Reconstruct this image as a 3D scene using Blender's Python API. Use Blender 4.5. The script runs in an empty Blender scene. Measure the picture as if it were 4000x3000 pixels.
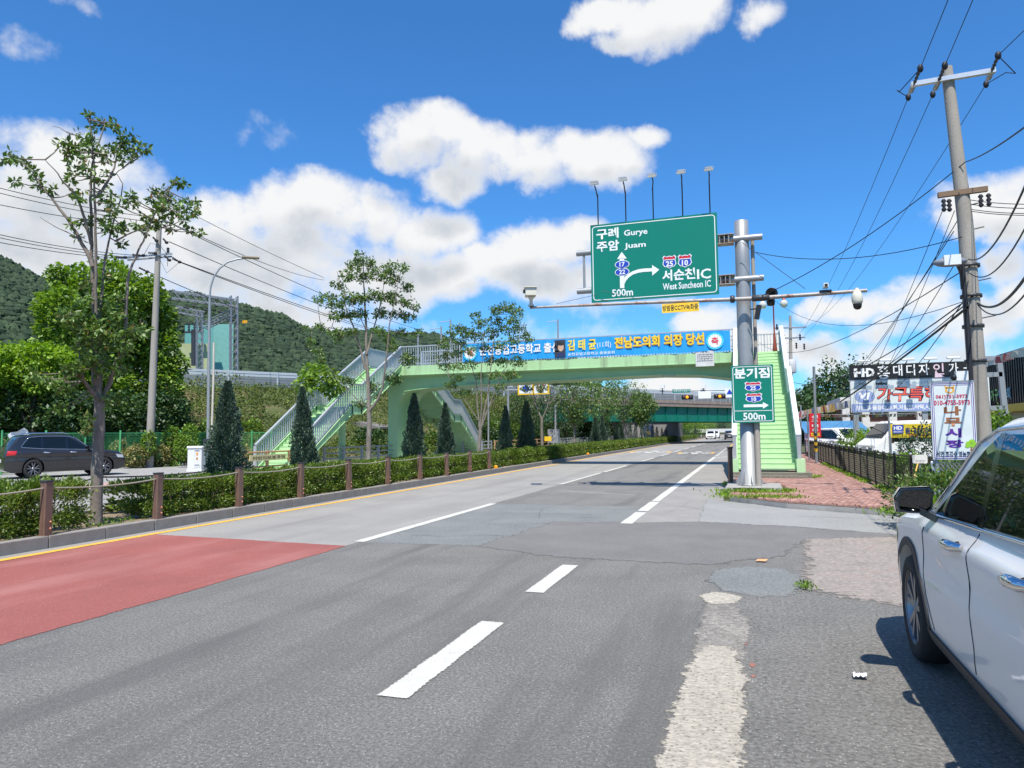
import bpy, bmesh, math, random
from mathutils import Vector, Matrix, noise
R = math.radians
rnd = random.Random(7)
scene = bpy.context.scene
COL = scene.collection

# ---------------------------------------------------------------- camera
EYE = Vector((0, 0, 1.65)); FPX = 2773.0
_yaw, _pitch, _roll = R(18.4628), R(3.9552), R(0.6)
_f = Vector((-math.sin(_yaw)*math.cos(_pitch), math.cos(_yaw)*math.cos(_pitch), math.sin(_pitch)))
_r0 = _f.cross(Vector((0, 0, 1))).normalized(); _u0 = _r0.cross(_f)
_r = _r0*math.cos(_roll) - _u0*math.sin(_roll); _u = _u0*math.cos(_roll) + _r0*math.sin(_roll)
cam = bpy.data.cameras.new('camera'); cam.lens = FPX/4000*36; cam.sensor_width = 36
cam.clip_start = 0.1; cam.clip_end = 6000
cam_o = bpy.data.objects.new('camera', cam); COL.objects.link(cam_o)
M = Matrix((_r, _u, -_f)).transposed().to_4x4(); M.translation = EYE
cam_o.matrix_world = M; scene.camera = cam_o

# ---------------------------------------------------------------- sun, exposure
SUN = Vector((0.13, -0.50, 1.0)).normalized()
sl = bpy.data.lights.new('sun', 'SUN'); sl.energy = 4.8; sl.angle = R(0.53); sl.color = (1, .945, .85)
so = bpy.data.objects.new('sun', sl); COL.objects.link(so)
so.rotation_euler = SUN.to_track_quat('Z', 'Y').to_euler(); so.location = (20, -60, 100)
scene.view_settings.view_transform = 'Standard'; scene.view_settings.look = 'None'
scene.view_settings.exposure = 0.45; scene.view_settings.gamma = 1.0
scene.view_settings.use_curve_mapping = False
scene.cycles.max_bounces = 8; scene.cycles.diffuse_bounces = 3; scene.cycles.glossy_bounces = 3; scene.cycles.transmission_bounces = 2
scene.cycles.caustics_reflective = False; scene.cycles.caustics_refractive = False

# pixel of the 2212-wide picture -> bearing; used only to survey where things stand
S22 = 4000/2212
def ray(u, v):
    return _f + _r*((u*S22-2000)/FPX) - _u*((v*S22-1500)/FPX)
def gp(u, v, z=0.0):
    d = ray(u, v); return EYE + d*((z-EYE.z)/d.z)
def aty(u, v, y):
    d = ray(u, v); return EYE + d*(y/d.y)
def atx(u, v, x):
    d = ray(u, v); return EYE + d*(x/d.x)
def atp(u, v, p, dd=0.0):
    d = ray(u, v); n = Vector((p[0], p[1], 0)).normalized(); D = Vector((p[0], p[1], 0)).length + dd
    return EYE + d*(D/d.dot(n))

# ---------------------------------------------------------------- sky
def build_world():
    w = bpy.data.worlds.new('World'); scene.world = w; w.use_nodes = True
    w.cycles.sampling_method = 'NONE'
    nt = w.node_tree; nt.nodes.clear(); N = nt.nodes.new; L = nt.links.new
    blobs = [  # centre and size in the sky, surveyed from the photograph (px of the 2212 view), weight
     (885,300,85,62,1),(960,275,80,45,1),(1040,285,70,40,1),(1110,300,90,38,1),(1200,320,110,50,1),(1300,340,110,55,1),
     (1400,290,45,26,.8),(1060,305,110,52,1),(1150,335,110,48,1),(1010,340,70,40,.9),(975,385,75,42,1),(1170,375,55,45,.8),(850,345,40,30,.8),
     (1330,20,80,45,1),(1430,45,110,65,1),(1510,25,70,50,1),(1355,85,50,28,.8),(1640,48,48,34,.75),(1430,95,60,30,.6),
     (140,365,190,85,1),(40,430,150,110,1),(250,470,180,110,.9),(100,560,200,80,.8),(-120,420,150,160,1),
     (470,430,60,45,1),(590,450,110,72,1),(700,430,90,62,1),(800,470,110,62,1),(920,500,110,58,1),(600,560,230,100,1),(800,590,200,75,1),(960,600,90,50,.9),(430,600,200,80,.9),(1000,500,45,30,.7),
     (810,408,65,26,.55),(640,680,190,50,.7),
     (1100,575,90,50,1),(1190,530,105,55,1),(1250,500,70,38,1),(1200,610,130,50,.9),(1330,640,150,40,.6),
     (1530,705,75,34,1),(1600,730,60,30,.9),(1660,750,90,40,.9),(1760,760,80,34,.9),
     (1830,672,95,34,1),(1975,650,115,45,1),(2090,690,120,60,1),(1930,715,70,26,.6),(2170,575,70,42,.8),(2130,430,125,60,1),(2220,460,80,60,1),
     (2200,640,80,50,.9),(1850,790,130,40,.7),(2060,770,130,40,.7),(1480,840,150,40,.8),
     (1700,880,500,45,.7),(300,760,700,70,.6),(1100,750,300,45,.35),
     (160,8,60,26,.45),(40,90,60,30,.3),(570,280,50,30,.18),
    ]
    g = bpy.data.node_groups.new('cloud_density', 'ShaderNodeTree')
    g.interface.new_socket('Dir', in_out='INPUT', socket_type='NodeSocketVector')
    g.interface.new_socket('Density', in_out='OUTPUT', socket_type='NodeSocketFloat')
    g.interface.new_socket('Base', in_out='OUTPUT', socket_type='NodeSocketFloat')
    gN = g.nodes.new; gL = g.links.new
    gi = gN('NodeGroupInput'); go = gN('NodeGroupOutput')
    def m(op, a, b=None, c=None):
        n = gN('ShaderNodeMath'); n.operation = op
        for k, x in enumerate((a, b, c)):
            if x is None: continue
            if isinstance(x, (int, float)): n.inputs[k].default_value = x
            else: gL(x, n.inputs[k])
        return n.outputs[0]
    sx = gN('ShaderNodeSeparateXYZ'); gL(gi.outputs[0], sx.inputs[0])
    az = m('ARCTAN2', sx.outputs[0], sx.outputs[1]); el = m('ARCSINE', sx.outputs[2])
    cb = gN('ShaderNodeCombineXYZ'); gL(az, cb.inputs[0]); gL(el, cb.inputs[1])
    n1 = gN('ShaderNodeTexNoise'); n1.inputs['Scale'].default_value = 7; n1.inputs['Detail'].default_value = 7; n1.inputs['Roughness'].default_value = .58
    gL(cb.outputs[0], n1.inputs['Vector'])
    n2 = gN('ShaderNodeTexNoise'); n2.inputs['Scale'].default_value = 22; n2.inputs['Detail'].default_value = 6; n2.inputs['Roughness'].default_value = .6
    gL(cb.outputs[0], n2.inputs['Vector'])
    # warp the coordinates a little so that outlines billow
    wv = gN('ShaderNodeVectorMath'); wv.operation = 'SUBTRACT'; gL(n1.outputs['Color'], wv.inputs[0]); wv.inputs[1].default_value = (.5, .5, .5)
    ws = gN('ShaderNodeVectorMath'); ws.operation = 'MULTIPLY_ADD'; gL(wv.outputs[0], ws.inputs[0]); ws.inputs[1].default_value = (.10, .07, 0); gL(cb.outputs[0], ws.inputs[2])
    acc = None
    for (u, v, ru, rv, wt) in blobs:
        d = ray(u, v).normalized(); a0 = math.atan2(d.x, d.y); e0 = math.asin(d.z)
        d1 = ray(u+ru, v).normalized(); d2 = ray(u, v-rv).normalized()
        q = math.sqrt(wt)/1.22; ka = q/abs(math.atan2(d1.x, d1.y)-a0); ke = q/abs(math.asin(d2.z)-e0)
        vm = gN('ShaderNodeVectorMath'); vm.operation = 'MULTIPLY_ADD'; gL(ws.outputs[0], vm.inputs[0])
        vm.inputs[1].default_value = (ka, ke, 0); vm.inputs[2].default_value = (-a0*ka, -e0*ke, 0)
        dp = gN('ShaderNodeVectorMath'); dp.operation = 'DOT_PRODUCT'; gL(vm.outputs[0], dp.inputs[0]); gL(vm.outputs[0], dp.inputs[1])
        t = m('SUBTRACT', wt, dp.outputs['Value'])
        acc = t if acc is None else m('SMOOTH_MAX', acc, t, .25)
    # the rest of the sky, outside the surveyed part, carries the same kind of scattered cumulus
    n3 = gN('ShaderNodeTexNoise'); n3.inputs['Scale'].default_value = 3.2; n3.inputs['Detail'].default_value = 3
    gL(gi.outputs[0], n3.inputs['Vector'])
    d0 = ray(1106, 700); a0 = math.atan2(d0.x, d0.y)
    away = m('GREATER_THAN', m('ABSOLUTE', m('WRAP', m('SUBTRACT', az, a0), math.pi, -math.pi)), R(50))
    oth = m('MULTIPLY', m('SUBTRACT', n3.outputs['Fac'], .56), 6)
    oth = m('MULTIPLY', oth, away); oth = m('SUBTRACT', oth, m('SUBTRACT', 1.0, away))
    acc = m('MAXIMUM', acc, oth)
    det = m('MULTIPLY_ADD', m('SUBTRACT', n1.outputs['Fac'], .5), 2.3, m('MULTIPLY', m('SUBTRACT', n2.outputs['Fac'], .5), 1.25))
    dens = m('ADD', acc, det); gL(dens, go.inputs[0]); gL(m('MULTIPLY_ADD', m('SUBTRACT', n1.outputs['Fac'], .5), 1.4, acc), go.inputs[1])

    tc = N('ShaderNodeTexCoord')
    sky = N('ShaderNodeTexSky'); sky.sky_type = 'NISHITA'; sky.sun_disc = False
    sky.sun_elevation = math.asin(SUN.z); sky.sun_rotation = math.atan2(SUN.x, SUN.y)
    sky.altitude = 50; sky.air_density = 1.0; sky.dust_density = .35; sky.ozone_density = 2.2
    tint = N('ShaderNodeMix'); tint.data_type = 'RGBA'; tint.blend_type = 'MULTIPLY'; tint.inputs['Factor'].default_value = 1
    L(sky.outputs[0], tint.inputs['A']); tint.inputs['B'].default_value = (.41, .94, 1.42, 1)
    def grp(vec):
        n = N('ShaderNodeGroup'); n.node_tree = g; L(vec, n.inputs[0]); return n.outputs
    def off(dx):
        n = N('ShaderNodeVectorMath'); n.operation = 'ADD'; L(tc.outputs['Generated'], n.inputs[0]); n.inputs[1].default_value = dx
        k = N('ShaderNodeVectorMath'); k.operation = 'NORMALIZE'; L(n.outputs[0], k.inputs[0]); return k.outputs[0]
    def mr(x, a, b, c, d, smooth=True):
        n = N('ShaderNodeMapRange'); n.interpolation_type = 'SMOOTHSTEP' if smooth else 'LINEAR'
        L(x, n.inputs[0])
        for k, q in enumerate((a, b, c, d)): n.inputs[1+k].default_value = q
        return n.outputs[0]
    D = grp(tc.outputs['Generated'])[0]; DU = grp(off((.012, 0, .05)))[1]
    alpha = mr(D, -.08, .85, 0, 1); shade = mr(DU, .0, 1.15, 0, 1); thick = mr(D, .2, 1.2, 0, 1)
    mm = N('ShaderNodeMath'); mm.operation = 'MULTIPLY'; L(shade, mm.inputs[0]); L(thick, mm.inputs[1])
    cc = N('ShaderNodeMix'); cc.data_type = 'RGBA'; L(mm.outputs[0], cc.inputs['Factor'])
    cc.inputs['A'].default_value = (6.8, 6.85, 6.9, 1); cc.inputs['B'].default_value = (4.1, 4.45, 4.95, 1)
    fin = N('ShaderNodeMix'); fin.data_type = 'RGBA'; L(alpha, fin.inputs['Factor']); L(tint.outputs['Result'], fin.inputs['A']); L(cc.outputs['Result'], fin.inputs['B'])
    bg = N('ShaderNodeBackground'); bg.inputs['Strength'].default_value = .10; L(fin.outputs['Result'], bg.inputs['Color'])
    out = N('ShaderNodeOutputWorld'); L(bg.outputs[0], out.inputs[0])
build_world()

# ---------------------------------------------------------------- helpers
OFF = {}
def tag(o, label=None, cat=None, group=None, kind=None):
    if label: o['label'] = label
    if cat: o['category'] = cat
    if group: o['group'] = group
    if kind: o['kind'] = kind
    return o
def thing(name, loc, label=None, cat=None, group=None, rz=0.0, kind=None):
    o = bpy.data.objects.new(name, None); COL.objects.link(o); o.empty_display_size = .2
    o.location = loc; o.rotation_euler = (0, 0, rz); OFF[o.name] = Vector(loc)
    return tag(o, label, cat, group, kind)
def link(name, me, parent=None, loc=None):
    o = bpy.data.objects.new(name, me); COL.objects.link(o)
    if parent is not None:
        o.parent = parent; OFF[o.name] = OFF.get(parent.name, Vector((0, 0, 0)))
    elif loc is not None:
        o.location = loc; OFF[o.name] = Vector(loc)
    return o
def copy_tree(o, parent=None, loc=None, rz=None, scale=None):
    c = o.copy(); COL.objects.link(c)
    if parent is not None: c.parent = parent
    if loc is not None: c.location = loc
    if rz is not None: c.rotation_euler = (0, 0, rz)
    if scale is not None: c.scale = scale if not isinstance(scale, (int, float)) else (scale,)*3
    for ch in list(o.children): copy_tree(ch, c)
    return c
class MB:
    """collects faces in world coordinates; build() links them as one mesh object"""
    def __init__(s): s.v = []; s.f = []; s.sm = []
    def add(s, vs, fs, smooth=False):
        b = len(s.v); s.v += [tuple(p) for p in vs]
        for q in fs: s.f.append(tuple(b+i for i in q)); s.sm.append(smooth)
        return s
    def box(s, x0, x1, y0, y1, z0, z1):
        return s.add([(x0,y0,z0),(x1,y0,z0),(x1,y1,z0),(x0,y1,z0),(x0,y0,z1),(x1,y0,z1),(x1,y1,z1),(x0,y1,z1)],
                     [(0,3,2,1),(4,5,6,7),(0,1,5,4),(1,2,6,5),(2,3,7,6),(3,0,4,7)])
    def obox(s, c, sx, sy, sz, rz=0, rx=0, ry=0):
        m = Matrix.Translation(Vector(c)) @ Matrix.Rotation(rz, 4, 'Z') @ Matrix.Rotation(ry, 4, 'Y') @ Matrix.Rotation(rx, 4, 'X')
        p = [m @ Vector((a*sx/2, b*sy/2, d*sz/2)) for d in (-1, 1) for a, b in ((-1,-1),(1,-1),(1,1),(-1,1))]
        return s.add(p, [(0,3,2,1),(4,5,6,7),(0,1,5,4),(1,2,6,5),(2,3,7,6),(3,0,4,7)])
    def bar(s, a, b, w, h=None, up=(0, 0, 1)):
        """square bar from a to b"""
        a = Vector(a); b = Vector(b); h = h or w; d = (b-a).normalized(); u = Vector(up)
        if abs(d.dot(u)) > .98: u = Vector((0, 1, 0))
        x = d.cross(u).normalized(); y = x.cross(d)
        p = [q + x*(i*w/2) + y*(j*h/2) for q in (a, b) for i, j in ((-1,-1),(1,-1),(1,1),(-1,1))]
        return s.add(p, [(0,3,2,1),(4,5,6,7),(0,1,5,4),(1,2,6,5),(2,3,7,6),(3,0,4,7)])
    def tube(s, pts, r, n=8, cap=True, smooth=True):
        pts = [Vector(p) for p in pts]; k = len(pts)
        rs = r if isinstance(r, (list, tuple)) else [r]*k
        vs = []; prev = None
        for i, p in enumerate(pts):
            d = (pts[min(i+1, k-1)] - pts[max(i-1, 0)])
            d = d.normalized() if d.length > 1e-9 else Vector((0, 0, 1))
            if prev is None:
                a = d.orthogonal().normalized()
            else:
                a = (prev - d*prev.dot(d)); a = a.normalized() if a.length > 1e-6 else d.orthogonal().normalized()
            prev = a; b = d.cross(a)
            for j in range(n):
                t = 2*math.pi*j/n; vs.append(p + (a*math.cos(t) + b*math.sin(t))*rs[i])
        fs = [(i*n+j, i*n+(j+1) % n, (i+1)*n+(j+1) % n, (i+1)*n+j) for i in range(k-1) for j in range(n)]
        s.add(vs, fs, smooth)
        if cap:
            s.add(vs[:n], [tuple(range(n-1, -1, -1))]); s.add(vs[-n:], [tuple(range(n))])
        return s
    def lathe(s, c, prof, n=16, axis='Z', smooth=True):
        c = Vector(c); vs = []
        for r, h in prof:
            for j in range(n):
                t = 2*math.pi*j/n; a, b = r*math.cos(t), r*math.sin(t)
                vs.append(c + (Vector((a, b, h)) if axis == 'Z' else Vector((h, a, b)) if axis == 'X' else Vector((b, h, a))))
        k = len(prof)
        fs = [(i*n+j, i*n+(j+1) % n, (i+1)*n+(j+1) % n, (i+1)*n+j) for i in range(k-1) for j in range(n)]
        return s.add(vs, fs, smooth)
    def ball(s, c, r, n=12, k=8, sq=(1, 1, 1)):
        return s.lathe_scaled(c, r, n, k, sq)
    def lathe_scaled(s, c, r, n, k, sq):
        c = Vector(c); vs = []
        for i in range(k+1):
            t = math.pi*i/k
            for j in range(n):
                a = 2*math.pi*j/n
                vs.append(c + Vector((r*sq[0]*math.sin(t)*math.cos(a), r*sq[1]*math.sin(t)*math.sin(a), -r*sq[2]*math.cos(t))))
        return s.add(vs, [(i*n+j, i*n+(j+1) % n, (i+1)*n+(j+1) % n, (i+1)*n+j) for i in range(k) for j in range(n)], True)
    def prism(s, outline, d):
        """flat outline (list of 3-D points) pushed along d"""
        o = [Vector(p) for p in outline]; n = len(o); d = Vector(d)
        s.add(o + [p+d for p in o], [tuple(range(n-1, -1, -1)), tuple(range(n, 2*n))] + [(i, (i+1) % n, n+(i+1) % n, n+i) for i in range(n)])
        return s
    def sheet(s, pts, z=None):
        return s.add([(p[0], p[1], p[2] if z is None else z) for p in pts], [tuple(range(len(pts)))])
    def mesh(s, name, mat=None, off=None):
        me = bpy.data.meshes.new(name)
        v = s.v if off is None else [(p[0]-off[0], p[1]-off[1], p[2]-off[2]) for p in s.v]
        me.from_pydata(v, [], s.f); me.polygons.foreach_set('use_smooth', s.sm)
        if mat is not None:
            for mm in (mat if isinstance(mat, (list, tuple)) else [mat]): me.materials.append(mm)
        me.update(); return me
    def build(s, name, mat, parent=None, loc=None, kind=None):
        off = OFF.get(parent.name) if parent is not None else loc
        o = link(name, s.mesh(name, mat, off), parent, loc)
        if kind: o['kind'] = kind
        return o
def struct(name, mb, mat, parent=None):
    o = mb.build(name, mat, parent)
    if parent is None: o['kind'] = 'structure'
    return o
def fix_normals(me):
    bm = bmesh.new(); bm.from_mesh(me); bmesh.ops.recalc_face_normals(bm, faces=bm.faces); bm.to_mesh(me); bm.free()
def bevel(o, w, seg=2, ang=35):
    md = o.modifiers.new('bevel', 'BEVEL'); md.width = w; md.segments = seg; md.limit_method = 'ANGLE'; md.angle_limit = R(ang)
    return o
def arcpts(c, r, a0, a1, n, plane='XZ'):
    out = []
    for i in range(n+1):
        t = a0+(a1-a0)*i/n; a, b = r*math.cos(t), r*math.sin(t)
        out.append(Vector(c) + (Vector((a, 0, b)) if plane == 'XZ' else Vector((a, b, 0)) if plane == 'XY' else Vector((0, a, b))))
    return out
def sagline(a, b, sag, n=14):
    a = Vector(a); b = Vector(b)
    return [a.lerp(b, i/n) - Vector((0, 0, 4*sag*(i/n)*(1-i/n))) for i in range(n+1)]

# ---------------------------------------------------------------- materials
MATS = {}
def pm(name, col, rough=.6, metal=0.0, var=.12, vs=3.0, bump=0.0, bs=40.0, spec=.5, dirt=None, dirt_s=1.5, dirt_t=.55, coat=0.0, speck=None, speck_s=150.0, fine=0.0, coord='pos', stretch=(1, 1, 1), emit=None, fade=0.0, streak=None):
    """procedural surface: base colour broken up by noise, optional dirt stains, specks and fine relief"""
    if name in MATS: return MATS[name]
    m = bpy.data.materials.new(name); m.use_nodes = True; MATS[name] = m
    nt = m.node_tree; N = nt.nodes.new; L = nt.links.new
    b = nt.nodes['Principled BSDF']; b.inputs['Roughness'].default_value = rough; b.inputs['Metallic'].default_value = metal
    b.inputs['Specular IOR Level'].default_value = spec
    if coat: b.inputs['Coat Weight'].default_value = coat; b.inputs['Coat Roughness'].default_value = .04
    geo = N('ShaderNodeNewGeometry'); tco = N('ShaderNodeTexCoord')
    mp = N('ShaderNodeMapping'); mp.inputs['Scale'].default_value = stretch
    L(geo.outputs['Position'] if coord == 'pos' else tco.outputs['Object'], mp.inputs[0]); P = mp.outputs[0]
    def tex(scale, detail=4, rg=.6):
        n = N('ShaderNodeTexNoise'); n.inputs['Scale'].default_value = scale; n.inputs['Detail'].default_value = detail; n.inputs['Roughness'].default_value = rg
        L(P, n.inputs['Vector']); return n.outputs['Fac']
    def mapr(x, a, c, lo, hi):
        n = N('ShaderNodeMapRange'); L(x, n.inputs[0])
        for k, q in enumerate((a, c, lo, hi)): n.inputs[1+k].default_value = q
        return n.outputs[0]
    def mul(colsock, fac):
        n = N('ShaderNodeMix'); n.data_type = 'RGBA'; n.blend_type = 'MULTIPLY'; n.inputs['Factor'].default_value = 1
        if isinstance(colsock, tuple): n.inputs['A'].default_value = colsock
        else: L(colsock, n.inputs['A'])
        L(fac, n.inputs['B']); return n.outputs['Result']
    def mix(fac, A, B):
        n = N('ShaderNodeMix'); n.data_type = 'RGBA'; L(fac, n.inputs['Factor'])
        for k, x in (('A', A), ('B', B)):
            if isinstance(x, tuple): n.inputs[k].default_value = x
            else: L(x, n.inputs[k])
        return n.outputs['Result']
    c = (*col, 1)
    if var: c = mul(c, mapr(tex(vs), .25, .75, 1-var, 1+var))
    if fine: c = mul(c, mapr(tex(speck_s*.6, 2), .25, .75, 1-fine, 1+fine))
    if dirt: c = mix(mapr(tex(dirt_s, 6, .65), dirt_t, dirt_t+.18, 0, dirt[3] if len(dirt) > 3 else .8), c, (*dirt[:3], 1))
    if speck:
        vo = N('ShaderNodeTexVoronoi'); vo.inputs['Scale'].default_value = speck_s; L(P, vo.inputs['Vector'])
        sp = N('ShaderNodeSeparateColor'); L(vo.outputs['Color'], sp.inputs[0])
        near = mapr(vo.outputs['Distance'], .15, .42, 1, 0)
        pick = mapr(sp.outputs[0], 1-speck[3], 1-speck[3]+.05, 0, 1)
        mm = N('ShaderNodeMath'); mm.operation = 'MULTIPLY'; L(near, mm.inputs[0]); L(pick, mm.inputs[1])
        c = mix(mm.outputs[0], c, (*speck[:3], 1))
        pick2 = mapr(sp.outputs[1], .8, .85, 0, .45); m3 = N('ShaderNodeMath'); m3.operation = 'MULTIPLY'; L(near, m3.inputs[0]); L(pick2, m3.inputs[1])
        c = mix(m3.outputs[0], c, (col[0]*.3, col[1]*.3, col[2]*.3, 1))
    if streak:   # wheel-worn bands running along the road
        m4 = N('ShaderNodeMapping'); m4.inputs['Scale'].default_value = streak[4]; L(geo.outputs['Position'], m4.inputs[0])
        n4 = N('ShaderNodeTexNoise'); n4.inputs['Scale'].default_value = 1.0; n4.inputs['Detail'].default_value = 5; n4.inputs['Roughness'].default_value = .6; L(m4.outputs[0], n4.inputs['Vector'])
        c = mix(mapr(n4.outputs['Fac'], .5, .68, 0, streak[3]), c, (*streak[:3], 1))
    if isinstance(c, tuple): b.inputs['Base Color'].default_value = c
    else: L(c, b.inputs['Base Color'])
    if bump:
        bn = N('ShaderNodeBump'); bn.inputs['Strength'].default_value = bump; bn.inputs['Distance'].default_value = .02
        L(tex(bs, 5, .65), bn.inputs['Height']); L(bn.outputs[0], b.inputs['Normal'])
    if fade:     # crumbling edge: the sheet breaks up where its 'fade' attribute runs out
        at_ = N('ShaderNodeAttribute'); at_.attribute_name = 'fade'; ns_ = tex(fade, 4, .7)
        ad = N('ShaderNodeMath'); ad.operation = 'ADD'; L(at_.outputs['Fac'], ad.inputs[0]); L(mapr(ns_, .2, .8, -.6, .6), ad.inputs[1])
        tr = N('ShaderNodeBsdfTransparent'); mx = N('ShaderNodeMixShader'); L(mapr(ad.outputs[0], .42, .58, 0, 1), mx.inputs[0]); L(tr.outputs[0], mx.inputs[1]); L(b.outputs[0], mx.inputs[2]); L(mx.outputs[0], nt.nodes['Material Output'].inputs[0]); m['fade'] = 1
    if emit:
        b.inputs['Emission Color'].default_value = (*emit[:3], 1); b.inputs['Emission Strength'].default_value = emit[3]
    return m
def leafmat(name, c1, c2, rough=.45, trans=.35, dead=None):
    if name in MATS: return MATS[name]
    m = bpy.data.materials.new(name); m.use_nodes = True; MATS[name] = m
    nt = m.node_tree; N = nt.nodes.new; L = nt.links.new; b = nt.nodes['Principled BSDF']
    geo = N('ShaderNodeNewGeometry'); ra = N('ShaderNodeValToRGB'); L(geo.outputs['Random Per Island'], ra.inputs[0])
    e = ra.color_ramp.elements; e[0].color = (*c1, 1); e[1].color = (*c2, 1); e[1].position = .93
    if dead: q = ra.color_ramp.elements.new(.985); q.color = (*dead, 1)
    no = N('ShaderNodeTexNoise'); no.inputs['Scale'].default_value = 1.3; L(geo.outputs['Position'], no.inputs['Vector'])
    mr = N('ShaderNodeMapRange'); L(no.outputs['Fac'], mr.inputs[0]); mr.inputs[1].default_value = .3; mr.inputs[2].default_value = .7; mr.inputs[3].default_value = .75; mr.inputs[4].default_value = 1.25
    mu = N('ShaderNodeMix'); mu.data_type = 'RGBA'; mu.blend_type = 'MULTIPLY'; mu.inputs['Factor'].default_value = 1
    L(ra.outputs[0], mu.inputs['A']); L(mr.outputs[0], mu.inputs['B'])
    L(mu.outputs['Result'], b.inputs['Base Color']); b.inputs['Roughness'].default_value = rough; b.inputs['Specular IOR Level'].default_value = .4
    tr = N('ShaderNodeBsdfTranslucent'); t2 = N('ShaderNodeMix'); t2.data_type = 'RGBA'; t2.blend_type = 'MULTIPLY'; t2.inputs['Factor'].default_value = 1
    L(mu.outputs['Result'], t2.inputs['A']); t2.inputs['B'].default_value = (1.5, 1.6, .5, 1); L(t2.outputs['Result'], tr.inputs['Color'])
    mx = N('ShaderNodeMixShader'); mx.inputs[0].default_value = trans
    L(b.outputs[0], mx.inputs[1]); L(tr.outputs[0], mx.inputs[2]); L(mx.outputs[0], nt.nodes['Material Output'].inputs[0])
    return m
def glassmat(name, col=(.02, .025, .03), rough=.03, alpha=0.0):
    """dark tinted pane: sharp reflection over a dark body"""
    if name in MATS: return MATS[name]
    m = bpy.data.materials.new(name); m.use_nodes = True; MATS[name] = m
    b = m.node_tree.nodes['Principled BSDF']; b.inputs['Base Color'].default_value = (*col, 1); b.inputs['Roughness'].default_value = rough
    b.inputs['Specular IOR Level'].default_value = .5; b.inputs['IOR'].default_value = 1.5
    return m
# lettering: a text laid flat on a plane given by origin, right and up
def lettering(body, mat, parent, o, right, up, height=None, width=None, align='L', bold=0.0, name='lettering', lift=.004, shear=0.0, xscale=1.0, kind=None):
    c = bpy.data.curves.new('t', 'FONT'); c.body = body; c.resolution_u = 2; c.offset = bold; c.shear = shear
    c.space_line = .95
    ob = bpy.data.objects.new('t', c); me = bpy.data.meshes.new_from_object(ob)
    bpy.data.objects.remove(ob); bpy.data.curves.remove(c)
    xs = [v.co.x for v in me.vertices]; ys = [v.co.y for v in me.vertices]
    if not xs: return None
    x0, x1, y0, y1 = min(xs), max(xs), min(ys), max(ys)
    if height and width: sx, sy = width/(x1-x0), height/(y1-y0)
    elif height: sy = height/(y1-y0); sx = sy*xscale
    else: sx = width/(x1-x0); sy = sx/xscale
    right = Vector(right).normalized(); up = Vector(up).normalized(); nrm = right.cross(up)
    o = Vector(o); ax = {'L': x0, 'C': (x0+x1)/2, 'R': x1}[align]; off = OFF.get(parent.name, Vector((0, 0, 0)))
    for v in me.vertices:
        v.co = o + right*((v.co.x-ax)*sx) + up*((v.co.y-y0)*sy) + nrm*lift - off
    me.materials.clear(); me.materials.append(mat); me.name = name
    ob = link(name, me, parent)
    return ob
# ================================================================ GROUND AND ROADS
A_DARK = pm('asphalt_dark', (.192,.183,.166), .85, var=.14, vs=.9, bump=.9, bs=95, speck=(.55,.54,.51,.2), speck_s=80, fine=.5, dirt=(.125,.122,.118,.5), dirt_s=.42, dirt_t=.56, streak=(.115,.112,.105,.75,(1.5,.13,1)))
A_LIGHT = pm('asphalt_worn_light', (.285,.272,.25), .9, var=.12, vs=.7, bump=.5, bs=90, speck=(.40,.38,.35,.14), speck_s=95, fine=.28, dirt=(.22,.21,.195,.5), dirt_s=.5, dirt_t=.56, streak=(.2,.19,.175,.6,(1.3,.07,1)))
A_COARSE = pm('asphalt_coarse', (.20,.207,.197), .9, var=.14, vs=1.2, bump=1.0, bs=60, speck=(.36,.36,.34,.28), speck_s=60, fine=.4, fade=7)
A_BROWN = pm('asphalt_brown_patch', (.175,.168,.158), .88, var=.12, vs=1.1, bump=.6, bs=95, speck=(.34,.33,.31,.12), speck_s=95, fine=.32, fade=7, streak=(.13,.128,.12,.6,(.5,.4,1)))
A_GRIT = pm('asphalt_gritty', (.19,.182,.166), .9, var=.15, vs=1.3, bump=1.2, bs=48, speck=(.46,.44,.40,.18), speck_s=58, fine=.5, dirt=(.25,.235,.21,.5), dirt_s=.9, dirt_t=.6, fade=12)
CONC_APRON = pm('apron_concrete', (.29,.287,.273), .9, var=.1, vs=1.0, bump=.7, bs=70, speck=(.42,.41,.39,.2), speck_s=70, fine=.25, dirt=(.2,.195,.185,.6), dirt_s=.8, dirt_t=.58, fade=9)
CONC_SHOULDER = pm('shoulder_concrete', (.27,.255,.235), .9, var=.12, vs=1.0, bump=.4, bs=80, fine=.2, dirt=(.17,.16,.145,.6), dirt_s=.9, dirt_t=.6)
CONC_OLD = pm('old_pinkish_concrete', (.31,.27,.235), .9, var=.2, vs=2.2, bump=1.3, bs=30, speck=(.24,.2,.17,.3), speck_s=28, fine=.3, dirt=(.27,.17,.14,.75), dirt_s=2.2, dirt_t=.54, fade=11)
AGG = pm('exposed_aggregate', (.50,.45,.37), .9, var=.1, vs=2.5, bump=1.6, bs=34, speck=(.26,.23,.19,.5), speck_s=34, fine=.25, fade=22)
AGG_FADE = pm('half_buried_aggregate', (.27,.25,.22), .9, var=.25, vs=2.5, bump=1.2, bs=40, speck=(.5,.46,.4,.3), speck_s=40, fine=.4, fade=18)
RED_PAINT = pm('red_road_surfacing', (.285,.085,.07), .85, var=.12, vs=.8, bump=.5, bs=100, speck=(.5,.36,.33,.12), speck_s=85, fine=.18, dirt=(.235,.075,.066,.6), dirt_s=.45, dirt_t=.52, fade=16, streak=(.40,.17,.15,.6,(.9,.22,1)))
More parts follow.
